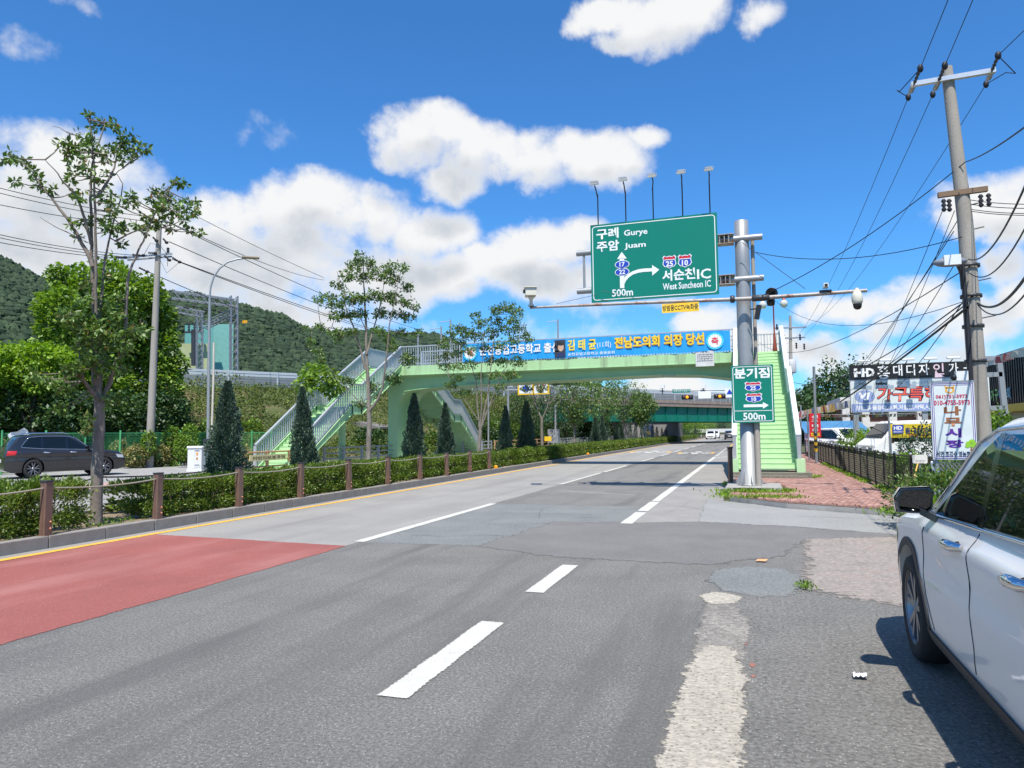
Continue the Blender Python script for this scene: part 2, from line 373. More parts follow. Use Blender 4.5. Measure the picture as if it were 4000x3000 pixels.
WHITE_PAINT = pm('white_road_paint', (.56,.545,.49), .8, var=.06, vs=6, bump=.5, bs=110, speck=(.35,.35,.34,.14), speck_s=70, dirt=(.40,.39,.36,.65), dirt_s=9, dirt_t=.58, fade=38)
YELLOW_PAINT = pm('yellow_road_paint', (.72,.4,.05), .8, var=.1, vs=4, bump=.4, bs=110, dirt=(.42,.3,.13,.6), dirt_s=5, dirt_t=.55, fade=34)
KERB = pm('kerb_granite', (.25,.235,.215), .85, var=.12, vs=6, bump=.4, bs=70, speck=(.4,.38,.35,.2), speck_s=160, fine=.2, dirt=(.16,.145,.125,.6), dirt_s=2.2, dirt_t=.56)
SOIL = pm('dry_soil', (.23,.175,.115), .95, var=.3, vs=3, bump=1.4, bs=22, dirt=(.12,.11,.06,.8), dirt_s=2.5, dirt_t=.5)
GRAVEL = pm('pale_gravel', (.30,.295,.28), .95, var=.2, vs=1.2, bump=1.6, bs=26, speck=(.55,.55,.54,.25), speck_s=24, fine=.35)
PINK_PAVE = pm('pink_paving', (.42,.27,.225), .85, var=.12, vs=2, fine=.15, bump=.3, bs=50)
GRASS_G = pm('rough_ground', (.07,.085,.03), .95, var=.4, vs=.6, bump=1.0, bs=12, dirt=(.15,.12,.065,.7), dirt_s=.3, dirt_t=.5)
CONC = pm('concrete_weathered', (.34,.325,.30), .85, var=.12, vs=2, bump=.4, bs=30, fine=.12, dirt=(.2,.185,.165,.7), dirt_s=1.4, dirt_t=.56)

def jag(poly, step=.25, amp=.03, seed=1):
    r = random.Random(seed); out = []
    n = len(poly)
    for i in range(n):
        a = Vector(poly[i][:2]); b = Vector(poly[(i+1) % n][:2]); k = max(1, int((b-a).length/step)); k = min(k, 60)
        for j in range(k):
            p = a.lerp(b, j/k)
            if j: p += Vector((r.uniform(-amp, amp), r.uniform(-amp, amp)))
            out.append((p.x, p.y))
    return out
def sheet(name, poly, z, mat, parent=None, w=.12):
    z = z*.4 if parent is not None else z
    mb = MB(); P = [Vector(p[:2]) for p in poly]; n = len(P)
    if sum(P[i].x*P[(i+1) % n].y-P[(i+1) % n].x*P[i].y for i in range(n)) < 0: P = P[::-1]
    if 'fade' in mat:
        nr = []
        for i in range(n):
            d = (P[(i+1) % n]-P[i-1]); d = d.normalized() if d.length else Vector((1,0)); nr.append(Vector((d.y,-d.x)))
        mb.add([(*(P[i]-nr[i]*w*.5), z) for i in range(n)] + [(*(P[i]+nr[i]*w*.5), z) for i in range(n)], [tuple(range(n))]+[(i,n+i,n+(i+1) % n,(i+1) % n) for i in range(n)])
    else: mb.sheet([(p.x, p.y, z) for p in P])
    o = mb.build(name, mat, parent)
    if 'fade' in mat:
        at_ = o.data.attributes.new('fade','FLOAT','POINT'); at_.data.foreach_set('value', [1.0]*n+[0.0]*n)
    if parent is None: o['kind'] = 'structure'
    return o

struct('ground', MB().sheet([(-2500,-400),(2500,-400),(2500,4500),(-2500,4500)], -.03), GRASS_G)
road = sheet('road', [(-10,-12),(9,-12),(9,13.2),(2.1,12.6),(-.66,14.2),(-.66,420),(-10,420)], 0, A_DARK)
sheet('worn_lane', [(-9.79,9.5),(-5.77,9.3),(-5.77,420),(-9.79,420)], .004, A_LIGHT, road)
sheet('gutter_strip', [(-10,-12),(-9.74,-12),(-9.74,420),(-10,420)], .006, CONC_SHOULDER, road)
sheet('coarse_patch', jag([(-5.7,9.72),(-3.75,9.9),(-3.4,12.9),(-2.0,13.1),(-2.1,15.8),(-5.7,15.9)], .3, .02, 2), .004, A_COARSE, road)
sheet('shoulder', jag([(-2.1,13.05),(-.94,13.5),(-.66,14.3),(-.66,60),(-2.3,60)], 1.2, .03, 3), .005, CONC_SHOULDER, road)
sheet('brown_patch', jag([(-3.85,9.84),(-3.5,12.88),(-2.04,13.03),(-.94,13.5),(.6,13.2),(2.2,12.6),(2.5,11.0),(.7,11.6),(.35,10.1),(-.55,9.2),(-2.6,9.3)], .25, .04, 4), .009, A_BROWN, road, w=.2)
sheet('apron', jag([(-.96,13.5),(-1.04,17.9),(-.5,17.5),(.68,16.15),(2.51,15.2),(6,14.2),(6,12.3),(2.08,12.6),(.6,13.2)], .3, .03, 5), .012, CONC_APRON, road)
sheet('old_concrete_patch', jag([(.75,11.75),(2.2,12.3),(6,12.2),(6,6.6),(2.2,7.0),(1.0,7.7),(.45,8.15),(.62,9.4)], .22, .06, 6), .014, CONC_OLD, road, w=.35)
sheet('grey_patch', jag([gp(1525,1252)[:2], gp(1545,1232)[:2], gp(1620,1224)[:2], gp(1700,1230)[:2], gp(1730,1250)[:2], gp(1738,1266)[:2], gp(1715,1285)[:2], gp(1640,1290)[:2], gp(1570,1278)[:2]], .12, .035, 7), .012, A_COARSE, road, w=.16)
sheet('gritty_apron', jag([(-.10,-3),(9,-3),(9,7.2),(2.2,7.1),(1.0,7.7),(.3,7.9),(-.45,7.7),(-.5,6.4),(-.12,5.9)], .18, .03, 8), .006, A_GRIT, road)
_r9 = random.Random(9); rows_ = []; _y = 1.5
while _y < 5.85:
    q = max(0, _y-5.2)/.65; rows_.append((_y, -.50+.02*_r9.uniform(-1,1)+.03*(_y-3)/2+.08*q, -.085+.02*_r9.uniform(-1,1)-.10*q)); _y += .06
m_ = MB(); vs_ = []; fd_ = []
for k_, (yy_, a_, b_) in enumerate(rows_):
    e_ = 0.0 if k_ > len(rows_)-2 else 1.0
    for x_, f_ in ((a_-.05,0),(a_+.05,1),((a_+b_)/2,1),(b_-.05,1),(b_+.05,0)): vs_.append((x_,yy_,.004)); fd_.append(f_*e_)
m_.add(vs_, [(5*i+j,5*i+j+1,5*i+j+6,5*i+j+5) for i in range(len(rows_)-1) for j in range(4)])
o_ = m_.build('aggregate_strip', AGG, road); at_ = o_.data.attributes.new('fade','FLOAT','POINT'); at_.data.foreach_set('value', [float(f) for f in fd_])
sheet('buried_aggregate', jag([(-.45,5.5),(-.1,5.5),(-.05,6.6),(-.28,7.5),(-.46,7.1)], .1, .03, 10), .008, AGG_FADE, road)
c0 = gp(1557, 1293)
sheet('aggregate_spot', [(c0.x+.19*math.cos(t)*(1+.12*math.sin(5*t)), c0.y+.26*math.sin(t)*(1+.1*math.cos(3*t))) for t in [i*math.pi/14 for i in range(28)]], .015, AGG, road, w=.09)
BRICK_BIT = pm('brick_fragment', (.30,.13,.10), .9, bump=.5)
for u, v, a in ((1625,1438,.024),(1627,1462,.015),(1612,1392,.012)):
    p = gp(u, v); sheet('brick_fragment', [(p.x+a*math.cos(t)*rnd.uniform(.8,1.3), p.y+1.9*a*math.sin(t)*rnd.uniform(.8,1.3)) for t in [i*math.pi/4 for i in range(8)]], .016, BRICK_BIT, road)
sheet('red_surfacing', jag([(-9.58,9.62),(-9.58,-12),(-5.74,-12),(-5.74,9.36)][::-1], .35, .012, 11), .011, RED_PAINT, road, w=.05)
# painted lines
def stripe(x0, x1, y0, y1, mat=WHITE_PAINT, z=.017, name='lane_marking', amp=.006):
    st = max(.3, (y1-y0)/40)
    return sheet(name, jag([(x0,y0),(x1,y0),(x1,y1),(x0,y1)], st, amp, int(abs(y0*7+x0*3))), z, mat, road, w=.03)
stripe(-9.75,-9.60,-12,420,YELLOW_PAINT,name='yellow_edge_line')
stripe(-5.86,-5.68,9.75,15.8)
stripe(-5.84,-5.72,22.0,28.5); stripe(-5.84,-5.70,29.2,34.8)
for y in (40,49,58,67,76,85,94,103,112,124,136,150): stripe(-5.84,-5.7,y,y+5.2)
stripe(-2.29,-2.08,4.10,5.95); stripe(-2.27,-2.07,7.15,8.72)
stripe(-2.28,-2.06,12.9,14.75); stripe(-2.28,-2.06,15.0,17.0); stripe(-2.27,-2.08,17.15,47)
for k in range(9): stripe(-2.26,-2.08,49+k*3.0,50.6+k*3.0)
sheet('lane_marking', [(-2.2,45.5),(-2.0,45.5),(-.72,49.2),(-.85,49.4)], .017, WHITE_PAINT, road)
stripe(-2.1,-1.95,76,110,YELLOW_PAINT)
# stop-line worn ghosts across the right lane
CRACK = pm('crack_tar', (.05,.05,.05), .9, var=0)
for x0, y0, dx, dy, n in ((-5.3,10.6,.22,.05,8),(-4.6,12.2,.2,.02,9),(-5.2,14.1,.25,-.03,9),(-3.2,13.6,.14,.05,7),(-4.9,11.3,.03,.35,6),(-3.9,13.2,-.04,.3,7),(.8,14.8,.3,-.05,7),(-1.7,14.2,.05,.5,7),(-.95,15.6,-.15,.1,6)):
    q = [(x0,y0)]
    for k in range(n): q.append((q[-1][0]+dx+rnd.uniform(-.04,.04), q[-1][1]+dy+rnd.uniform(-.09,.09)))
    sheet('crack', q+[(a+.004,b+.012) for a, b in q[::-1]], .019 if x0 < .5 else .016, CRACK, road)
sheet('faint_line', jag([(-5.2,19.6),(-2.9,18.7),(-2.9,18.85),(-5.2,19.8)], .2, .03, 3), .006, A_LIGHT, road)
# painted lozenge lettering in both lanes
for x0, x1 in ((-9.1,-6.4),(-5.1,-2.9)):
    w = x1-x0; y = 56 if x0 < -6 else 53.5
    for a, b, c, d in ((.0,.3,0,.45),(.05,.25,1.3,1.75),(.42,.62,0,3),(.3,.75,1.3,1.8),(.75,1.0,.3,.75),(.78,.97,1.9,2.4)):
        sheet('lane_lettering', [(x0+w*a,y+c*2),(x0+w*b,y+c*2),(x0+w*b,y+d*2),(x0+w*a,y+d*2)], .018, WHITE_PAINT, road)
    for a in (-.08, 1.02): sheet('lane_lettering', [(x0+w*a,y+1),(x0+w*a+.25,y+1),(x0+w*a+.25,y+4),(x0+w*a,y+4)], .018, YELLOW_PAINT, road)

# --- planted median with kerb stones
ZK = .19
med = struct('median', MB().box(-12.62,-10.18,-12,420,-.02,.115), SOIL)
def kerb_run(x0, x1, y0, y1, step, parent, zt=ZK, jit=.004, mat=None):
    base = None; y = y0
    me = MB().box(x0+.002, x1-.002, .006, step-.006, -.02, zt)
    me = me.mesh('kerb_stone', mat or KERB); k = 0
    while y < y1-1e-3:
        o = link('kerb_stone', me, parent); o.location = Vector((0, y, rnd.uniform(-jit, jit))); 
        b = o.modifiers.new('bevel','BEVEL'); b.width = .012; b.segments = 2
        y += step; k += 1
kerb_run(-10.19,-10.0,-3,70,1.0,med)
struct('kerb_far_run', MB().box(-10.19,-10.0,70,420,-.02,ZK), KERB, med)
struct('kerb_far_run', MB().box(-12.8,-12.62,-12,420,-.02,ZK), KERB, med)

# --- frontage road, pink footpath, gravel lot
side = sheet('side_road', [(-18.3,-12),(-12.8,-12),(-12.8,420),(-18.3,420)], .002, A_LIGHT)
for x in (-13.3,-13.75,-14.3,-14.75): sheet('lane_marking', [(x,4),(x+.16,4),(x+.16,15.2+(x+13)*-1.2),(x,15.2+(x+13)*-1.2)], .008, WHITE_PAINT, side)
sheet('lane_marking', [(-18.0,-12),(-17.85,-12),(-17.85,200),(-18.0,200)], .008, WHITE_PAINT, side)
PINKP = struct('footpath', MB().box(-20.7,-18.5,-12,120,-.02,.13), PINK_PAVE)
struct('kerb_run', MB().box(-18.5,-18.3,-12,120,-.02,.15), KERB, PINKP)
struct('gravel_lot', MB().box(-31.2,-20.7,-12,33,-.02,.10), GRAVEL)

# --- brick pavement on the right
BRICKM = [pm('paver_red', (.36,.195,.155), .85, var=.25, vs=2.2, fine=.15, bump=.4, bs=60, dirt=(.25,.13,.1,.6), dirt_s=1.2, dirt_t=.55), pm('paver_red_pale', (.42,.25,.205), .88, var=.2, vs=2.0, fine=.15, bump=.4, bs=60), pm('paver_red_dark', (.30,.16,.125), .85, var=.2, vs=2.0, fine=.15, bump=.4, bs=60)]
pave = sheet('pavement', [(-.5,17.6),(.68,16.2),(2.51,15.25),(4.3,14.6),(4.3,17),(3.45,18),(3.25,26),(3.3,420),(-.5,420)], .118, pm('paver_bedding', (.16,.1,.08), .95, bump=.8, bs=30))
struct('kerb_face', MB().prism([(-.5,17.6,-.02),(.68,16.2,-.02),(2.51,15.25,-.02),(4.3,14.6,-.02),(4.3,14.7,-.02),(2.55,15.35,-.02),(.72,16.3,-.02),(-.4,17.65,-.02)], (0,0,.13)), CONC, pave)
kerb_run(-.68,-.5,18.95,46,1.0,pave,zt=.155)
struct('kerb_far_run', MB().box(-.68,-.5,46,420,-.02,.155), KERB, pave)
def inside_pave(x, y):
    if x < -.46 or x > 3.3+.12*(max(0, 18-y)): return False
    if y < 17.75: # slanted near edge
        pts = [(-.5,17.65),(.68,16.3),(2.51,15.35),(4.3,14.7)]
        for (ax, ay), (bx, by) in zip(pts, pts[1:]):
            if ax <= x <= bx: return y > ay + (by-ay)*(x-ax)/(bx-ax) + .06
        return False
    return True
bw, bl = .112, .225
paver_me = []
for m in BRICKM:
    mb = MB(); mb.box(-bw/2+.005, bw/2-.005, -bl/2+.005, bl/2-.005, 0, .03); me = mb.mesh('paver', m); paver_me.append(me)
cells = []
y = 15.0; row = 0
while y < 62:
    x = -.45 + (row % 2)*bw/2
    while x < 4.2:
        if inside_pave(x, y) and not (-.75 < x < .85 and 18.6 < y < 20.9) and not (-.7 < x < 1.85 and y > 24.2 and y < 25.6): cells.append((x, y))
        x += bw
    y += bl; row += 1
cells.sort(key=lambda c: c[0]**2 + c[1]**2)
rest = [MB(), MB(), MB()]
for k, (x, y) in enumerate(cells):
    z = .118 + rnd.uniform(-.003, .003) + .004*math.sin(x*2.1+y*.9); t = rnd.choices((0,1,2), (.62,.22,.16))[0]
    if k < 280:
        o = link('paver', paver_me[t], pave); o.location = (x, y, z); o.rotation_euler = (rnd.uniform(-.015,.015), rnd.uniform(-.015,.015), rnd.uniform(-.02,.02))
    else:
        b = rest[t]; w2, l2 = bw/2-.005, bl/2-.005; zt = z+.03
        b.add([(x-w2,y-l2,zt),(x+w2,y-l2,zt),(x+w2,y+l2,zt),(x-w2,y+l2,zt),(x-w2,y-l2,z),(x+w2,y-l2,z),(x+w2,y+l2,z),(x-w2,y+l2,z)],
              [(0,1,2,3),(4,5,1,0),(5,6,2,1),(7,4,0,3)])
for t in range(3): rest[t].build('pavers', BRICKM[t], pave, kind='stuff')
struct('far_paving', MB().box(-.5,3.3,62,420,.1,.148), BRICKM[0], pave)
struct('concrete_pad', MB().box(-.62,.72,18.9,20.7,-.02,.22), CONC, pave)
struct('concrete_pad', MB().box(-.45,.35,18.75,19.3,.22,.235), CONC, pave)
# the yard behind the fence
struct('yard', MB().sheet([(3.4,14),(40,10),(40,120),(3.4,120)], .06), GRASS_G)
# ================================================================ FOOTBRIDGE
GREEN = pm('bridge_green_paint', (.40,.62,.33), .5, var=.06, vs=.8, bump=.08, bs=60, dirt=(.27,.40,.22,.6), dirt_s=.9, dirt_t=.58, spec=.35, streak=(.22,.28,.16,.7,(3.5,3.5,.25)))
GREEN_D = pm('bridge_green_shaded', (.36,.57,.30), .5, var=.08, vs=.8, bump=.08, bs=60, dirt=(.25,.38,.2,.5), dirt_s=.9, dirt_t=.6, spec=.35)  # same bridge paint darkened, shade under the deck put into the colour
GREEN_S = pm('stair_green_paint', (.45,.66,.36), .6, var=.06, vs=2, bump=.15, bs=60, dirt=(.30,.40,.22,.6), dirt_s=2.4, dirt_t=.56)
GREEN_CHIP = pm('tread_nosing', (.41,.60,.33), .7, var=.12, vs=5, dirt=(.3,.33,.22,.7), dirt_s=7, dirt_t=.6)
RAILW = pm('railing_grey', (.42,.44,.47), .4, metal=.2, var=.06, vs=3, dirt=(.4,.41,.42,.4), dirt_s=2)
RAILG = pm('railing_post_grey', (.33,.34,.36), .55, var=.08, vs=4)
WALLW = pm('stair_parapet_white', (.68,.70,.71), .45, var=.05, vs=2, dirt=(.55,.56,.55,.5), dirt_s=2.5, dirt_t=.58)
MOSS = pm('mossy_concrete', (.22,.2,.16), .95, var=.3, vs=5, bump=1.0, bs=20, dirt=(.07,.075,.04,.8), dirt_s=5, dirt_t=.48)
YB, YB2, XL, XR = 34.2, 36.8, -17.7, -.6
ZD = 5.30
fb = thing('footbridge', (-9, 35.5, 0), 'pale green steel footbridge with stairs arching over the road', 'footbridge')
# soffit: arched girder under the deck, haunched into the left pier
def soffit(x):
    t = (x-XL)/(XR-XL); a = 4.36 - .42*((t-.80)/.42)**2*.7 if t > .38 else None
    k = [(0,3.98),(.06,4.10),(.14,4.17),(.25,4.22),(.4,4.27),(.55,4.31),(.7,4.38),(.8,4.40),(.9,4.33),(.96,4.2),(1,4.08)]
    for (t0, z0), (t1, z1) in zip(k, k[1:]):
        if t <= t1 + 1e-6: return z0 + (z1-z0)*(t-t0)/(t1-t0)
    return 4.08
xs = [XL + (XR-XL)*i/40 for i in range(41)]
girder = MB()
yy0, yy1 = YB+.42, YB2-.42
for a, b in zip(xs, xs[1:]):
    za, zb = soffit(a), soffit(b)
    girder.add([(a,yy0,za),(b,yy0,zb),(b,yy1,zb),(a,yy1,za),(a,yy0,4.83),(b,yy0,4.83),(b,yy1,4.83),(a,yy1,4.83)], [(0,3,2,1),(0,1,5,4),(3,7,6,2)])
    # bottom flange
    girder.add([(a,yy0-.1,za-.03),(b,yy0-.1,zb-.03),(b,yy1+.1,zb-.03),(a,yy1+.1,za-.03),(a,yy0-.1,za),(b,yy0-.1,zb),(b,yy1+.1,zb),(a,yy1+.1,za)], [(0,3,2,1),(4,5,6,7),(0,1,5,4),(2,3,7,6)])
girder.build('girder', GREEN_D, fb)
# edge beams
for y0, y1, in ((YB,YB+.14),(YB2-.14,YB2)):
    MB().box(XL,XR+.15,y0,y1,4.8,ZD).build('edge_beam', GREEN, fb)
for y0, y1 in ((YB-.03,YB),(YB2,YB2+.03)): MB().box(XL,XR+.15,y0+.0005,y1-.0005,4.8,4.835).build('beam_flange', GREEN, fb)
for k_ in range(6):
    x_ = XL+1.6+k_*2.9; MB().box(x_,x_+.014,YB-.004,YB-.0005,4.84,ZD-.01).build('beam_joint', GREEN_D, fb); MB().box(x_-.05,x_+.065,YB+.405,YB+.4195,soffit(x_)+.02,4.78).build('web_stiffener', GREEN_D, fb)
MB().box(XL-2.0,XR+2.1,YB+.14,YB2-.14,5.0,5.14).build('deck', CONC, fb)
slope = MB()
for a, b in zip(xs, xs[1:]):
    slope.add([(a,YB+.02,4.8),(b,YB+.02,4.8),(b,yy0,4.70),(a,yy0,4.70)], [(0,3,2,1)])
slope.build('cantilever_plate', GREEN_D, fb)
drain = MB()
for k in (-3.9,-8.4,-14): 
    for j in range(5): drain.box(k+j*.13,k+j*.13+.05,yy0-.13,yy0-.101,4.28,4.34)
drain.build('drain_slots', RAILG, fb, kind='stuff')
# left pier: broad column with vertical flutes flowing into the soffit
px0 = -18.72
for k, (y0, y1, xr) in enumerate(((YB+.44, YB+1.35, -18.15), (YB+1.352, YB2-.44, -17.75))):
    fl = MB(); r = 1.0; cx = xr+r; cz = soffit(cx)-r-.01
    arc = [(cx-r*math.cos(t), cz+r*math.sin(t)) for t in [i*math.pi/2/12 for i in range(13)]]
    low = [(xr, 0.0)] + arc + [(cx+.5, soffit(cx+.5)+.01)]
    for (a, za), (b, zb) in zip(low, low[1:]):
        fl.add([(a,y0,za),(b,y0,zb),(b,y1,zb),(a,y1,za)], [(0,3,2,1)], True)
    poly = [(x, y0, z) for x, z in low] + [(cx+.5,y0,4.82),(px0,y0,4.82),(px0,y0,0)]
    fl.add(poly, [tuple(range(len(poly)))])
    poly = [(x, y1, z) for x, y, z in poly]; fl.add(poly, [tuple(range(len(poly)-1, -1, -1))])
    fl.add([(px0,y0,0),(px0,y0,4.82),(px0,y1,4.82),(px0,y1,0)], [(0,1,2,3)])
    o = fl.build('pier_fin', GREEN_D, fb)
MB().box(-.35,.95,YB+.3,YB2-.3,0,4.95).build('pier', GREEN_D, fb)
# stairs -----------------------------------------------------------------
def stair(x0, x1, y_top, direction, z_top, z_bot, y_bot, landing, rail='bars', parent=fb):
    """flight descending from y_top towards direction (+1/-1), landing=(y0,y1,z)"""
    st = thing('staircase', (0, 0, 0)); st.parent = parent; OFF[st.name] = OFF[parent.name]; st.location = (0, 0, 0)
    sgn = direction; la, lb, lz = landing
    segs = [(y_top, z_top, la, lz), (lb, lz, y_bot, z_bot)]
    line = []
    for ya, za, yb, zb in segs:
        n = max(2, round((za-zb)/.165)); rise = (za-zb)/n; run = (yb-ya)/n
        for k in range(n):
            y = ya + run*k; z = za - rise*(k+1)
            y2 = y + run
            lo, hi = min(y, y2), max(y, y2)
            mb = MB(); mb.box(x0+.05, x1-.05, lo, hi, z-.06, z)                 # tread
            ye = hi if sgn < 0 else lo
            mb.box(x0+.05, x1-.05, (ye-.012) if sgn < 0 else ye, ye if sgn < 0 else (ye+.012), z, z+rise-.061)   # riser above the tread
            mb.build('step', GREEN_S, st)
            lip = MB(); yn = lo if sgn < 0 else hi
            lip.box(x0+.052, x1-.052, yn-.014 if sgn < 0 else yn-.018, yn+.018 if sgn < 0 else yn+.014, z-.022, z+.004); lip.build('nosing', GREEN_CHIP, st)
    lo, hi = min(la, lb), max(la, lb)
    MB().box(x0+.05, x1-.05, lo, hi, lz-.1, lz).build('landing', GREEN_S, st)
    # stringers
    for xa, xb in ((x0, x0+.05), (x1-.05, x1)):
        pts = [(y_top, z_top), (la, lz), (lb, lz), (y_bot, z_bot)]
        m = MB()
        for (ya, za), (yb, zb) in zip(pts, pts[1:]):
            q = [(ya, za-.36), (yb, zb-.36), (yb, zb+.08), (ya, za+.08)]
            if sgn < 0: q = q[::-1]
            m.prism([(xa, y, max(z, .12)) for y, z in q], (xb-xa, 0, 0))
        o = m.build('stringer', GREEN, st)
        m2 = MB()
        for (ya, za), (yb, zb) in zip(pts, pts[1:]):
            w = .055
            for dz in (-.36, .08):
                m2.bar((( xa+xb)/2, ya, max(za+dz,.13)), ((xa+xb)/2, yb, max(zb+dz,.13)), .13, .025)
            n = max(1, int(abs(yb-ya)/.9))
            for i in range(n+1):
                t = i/n; y = ya+(yb-ya)*t; z = za+(zb-za)*t
                m2.box((xa+xb)/2-.06, (xa+xb)/2+.06, y-.012, y+.012, max(z-.36,.12), z+.08)
        m2.build('stringer_flange', GREEN, o)
    # railings
    for xc in (x0+.02, x1-.02):
        rl = MB(); bl_ = MB(); pts = [(y_top, z_top), (la, lz), (lb, lz), (y_bot, z_bot)]
        for (ya, za), (yb, zb) in zip(pts, pts[1:]):
            rl.bar((xc, ya, za+1.06), (xc, yb, zb+1.06), .10 if rail == 'bars' else .16, .075)
            rl.bar((xc, ya, za+.17), (xc, yb, zb+.17), .05, .04)
            n = max(2, int(abs(yb-ya)/(.15 if rail == 'bars' else .12)))
            for i in range(n):
                t = (i+.5)/n; y = ya+(yb-ya)*t; z = za+(zb-za)*t
                bl_.box(xc-.022, xc+.022, y-(.022 if rail == 'bars' else .03), y+(.022 if rail == 'bars' else .03), z+.1, z+1.03)
        ro = rl.build('handrail', RAILW if rail == 'bars' else WALLW, st)
        bl_.build('balusters', RAILW if rail == 'bars' else WALLW, ro, kind='stuff')
        MB().box(xc-.055, xc+.055, y_bot-.05, y_bot+.05, z_bot+.05, z_bot+1.02).build('newel_post', RAILW if rail == 'bars' else RAILG, st)
    return st
stL = stair(-19.7, -17.7, YB+.05, -1, ZD, .2, 24.9, (30.1, 29.25, 2.98))
stF = stair(-19.7, -17.7, YB2-.05, 1, ZD-.15, .2, 46.2, (41.4, 42.5, 2.75))
stR = stair(-.52, 1.5, YB+.05, -1, ZD, .42, 24.75, (30.2, 29.1, 3.0), rail='solid')
for x0, x1 in ((-.62,-.40),(1.38,1.64)):
    MB().box(x0, x1, 24.55, 25.25, .30, .72).build('stair_base_block', GREEN_S, fb)
MB().box(-.72, 1.82, 24.35, 25.6, .05, .30).build('plinth', MOSS, fb)
MB().box(-.68, 1.66, 24.05, 24.36, .05, .21).build('plinth_step', MOSS, fb)
MB().lathe((-18.7, 30.0, 0), [(.17,0),(.17,2.65)], 16).build('stair_column', GREEN_D, fb)
MB().lathe((-18.7, 42.0, 0), [(.17,0),(.17,2.45)], 16).build('stair_column', GREEN_D, fb)
# deck railings
for y in (YB+.07, YB2-.07):
    x0 = XL if y < 35.5 else XL; x1 = XR+.1 if y < 35.5 else XR+2.1
    rl = MB(); rl.bar((x0,y,ZD+1.05),(x1,y,ZD+1.05),.07,.05); rl.bar((x0,y,ZD+.10),(x1,y,ZD+.10),.05,.04); rl.bar((x0,y,ZD+.55),(x1,y,ZD+.55),.03,.03)
    ro = rl.build('railing', RAILW, fb); b2 = MB(); n = int((x1-x0)/.14)
    for i in range(n+1):
        x = x0+(x1-x0)*i/n; w = .028 if i % 12 == 0 else .014
        b2.box(x-w, x+w, y-.015, y+.015, ZD, ZD+1.03)
    b2.build('balusters', RAILW, ro, kind='stuff')
# left end landing railing (west side of the deck) and right end
for x in (-19.68, 1.48):
    rl = MB(); rl.bar((x,YB,ZD+1.05),(x,YB2,ZD+1.05),.08,.06); rl.bar((x,YB,ZD+.15),(x,YB2,ZD+.15),.05,.04)
    ro = rl.build('railing', RAILW, fb); b2 = MB()
    for i in range(22): b2.box(x-.02,x+.02,YB+i*.12,YB+i*.12+.04,ZD,ZD+1.03)
    b2.build('balusters', RAILW, ro, kind='stuff')
MB().box(-19.75,-17.7,YB,YB2,4.75,5.15).build('landing_beam', GREEN, fb)
MB().box(-.5,1.55,YB+.06,YB2,4.75,5.15).build('landing_beam', GREEN, fb)
# red beacon by the stair top
MB().lathe((-.15,34.05,5.36),[(.0,0),(.07,0),(.08,.05),(.08,.17),(.05,.23),(0,.24)],12).build('beacon', pm('red_lamp', (.5,.02,.02), .3), fb)

# --- banner along the deck railing
BL = pm('banner_blue', (.015,.32,.74), .55, var=.1, vs=1.2, bump=.25, bs=2.0)
BL2 = pm('banner_cyan', (.05,.55,.80), .55, var=.15, vs=2.5)
YEL = pm('print_yellow', (.85,.62,.03), .6, var=.04); ORG = pm('print_orange', (.72,.32,.02), .6, var=.04); WHT = pm('print_white', (.80,.80,.80), .6, var=.04)
REDP = pm('print_red', (.62,.03,.05), .6, var=.04); NAVY = pm('print_navy', (.015,.03,.11), .6, var=.04); BLK = pm('print_black', (.02,.02,.022), .6, var=.04)
ban = thing('banner', (-7.5, YB-.03, 5.2), 'long blue congratulation banner with yellow lettering on the footbridge railing', 'banner')
bx0, bx1 = aty(1000,752,YB).x, aty(1577,724,YB).x
yb = YB-.035
mb = MB(); nb = 90
def by_(x): return yb - .012*math.sin(x*5.1) - .01*math.sin(x*13.3+1)
zt_ = lambda x: ZD+1.01+.015*math.sin(x*2.4); zb_ = lambda x: ZD+.06+.012*math.sin(x*3.1+1)
for i in range(nb):
    a = bx0+(bx1-bx0)*i/nb; b = bx0+(bx1-bx0)*(i+1)/nb
    rows = 5
    for j in range(rows):
        f0, f1 = j/rows, (j+1)/rows
        p = lambda x, f: (x, by_(x+f*.13), zb_(x)+(zt_(x)-zb_(x))*f)
        mb.add([p(a,f0),p(b,f0),p(b,f1),p(a,f1)], [(0,1,2,3)], True)
cloth = mb.build('cloth', BL, ban)
yf = yb-.036
def bp(u, v): return aty(u, v, yf)
L_ = (1, 0, 0); U_ = (0, 0, 1)
W = bx1-bx0; zb0 = ZD+.06
lettering('순천공업고등학교 출신', WHT, cloth, (bx0+.95, yf, zb0+.30), L_, U_, height=.5, width=4.25, bold=.028, lift=0)
lettering('김 태 균', YEL, cloth, (bx0+W*.422, yf, zb0+.34), L_, U_, height=.54, width=W*.108, bold=.032, lift=0)
lettering('(11회)', WHT, cloth, (bx0+W*.533, yf, zb0+.36), L_, U_, height=.36, width=W*.052, lift=0)
lettering('전남도의회 의장 당선', ORG, cloth, (bx0+W*.597+.015, yf+.002, zb0+.315), L_, U_, height=.56, width=W*.316, bold=.05, lift=0)
lettering('전남도의회 의장 당선', YEL, cloth, (bx0+W*.597, yf, zb0+.34), L_, U_, height=.56, width=W*.316, bold=.016, lift=0.003)
lettering('순천공업고등학교 총동문회', WHT, cloth, (bx0+W*.422, yf, zb0+.08), L_, U_, height=.15, width=W*.175, bold=.01, lift=0)
mb = MB(); mb.add([(bx0+W*.372,yf,zb0+.04),(bx0+W*.414,yf,zb0+.04),(bx0+W*.414,yf,zb0+.9),(bx0+W*.372,yf,zb0+.9)], [(0,1,2,3)]); mb.build('portrait_ground', pm('print_dark', (.03,.04,.06), .6), cloth)
fx = bx0+W*.396; SK = pm('print_skin', (.55,.36,.26), .6)
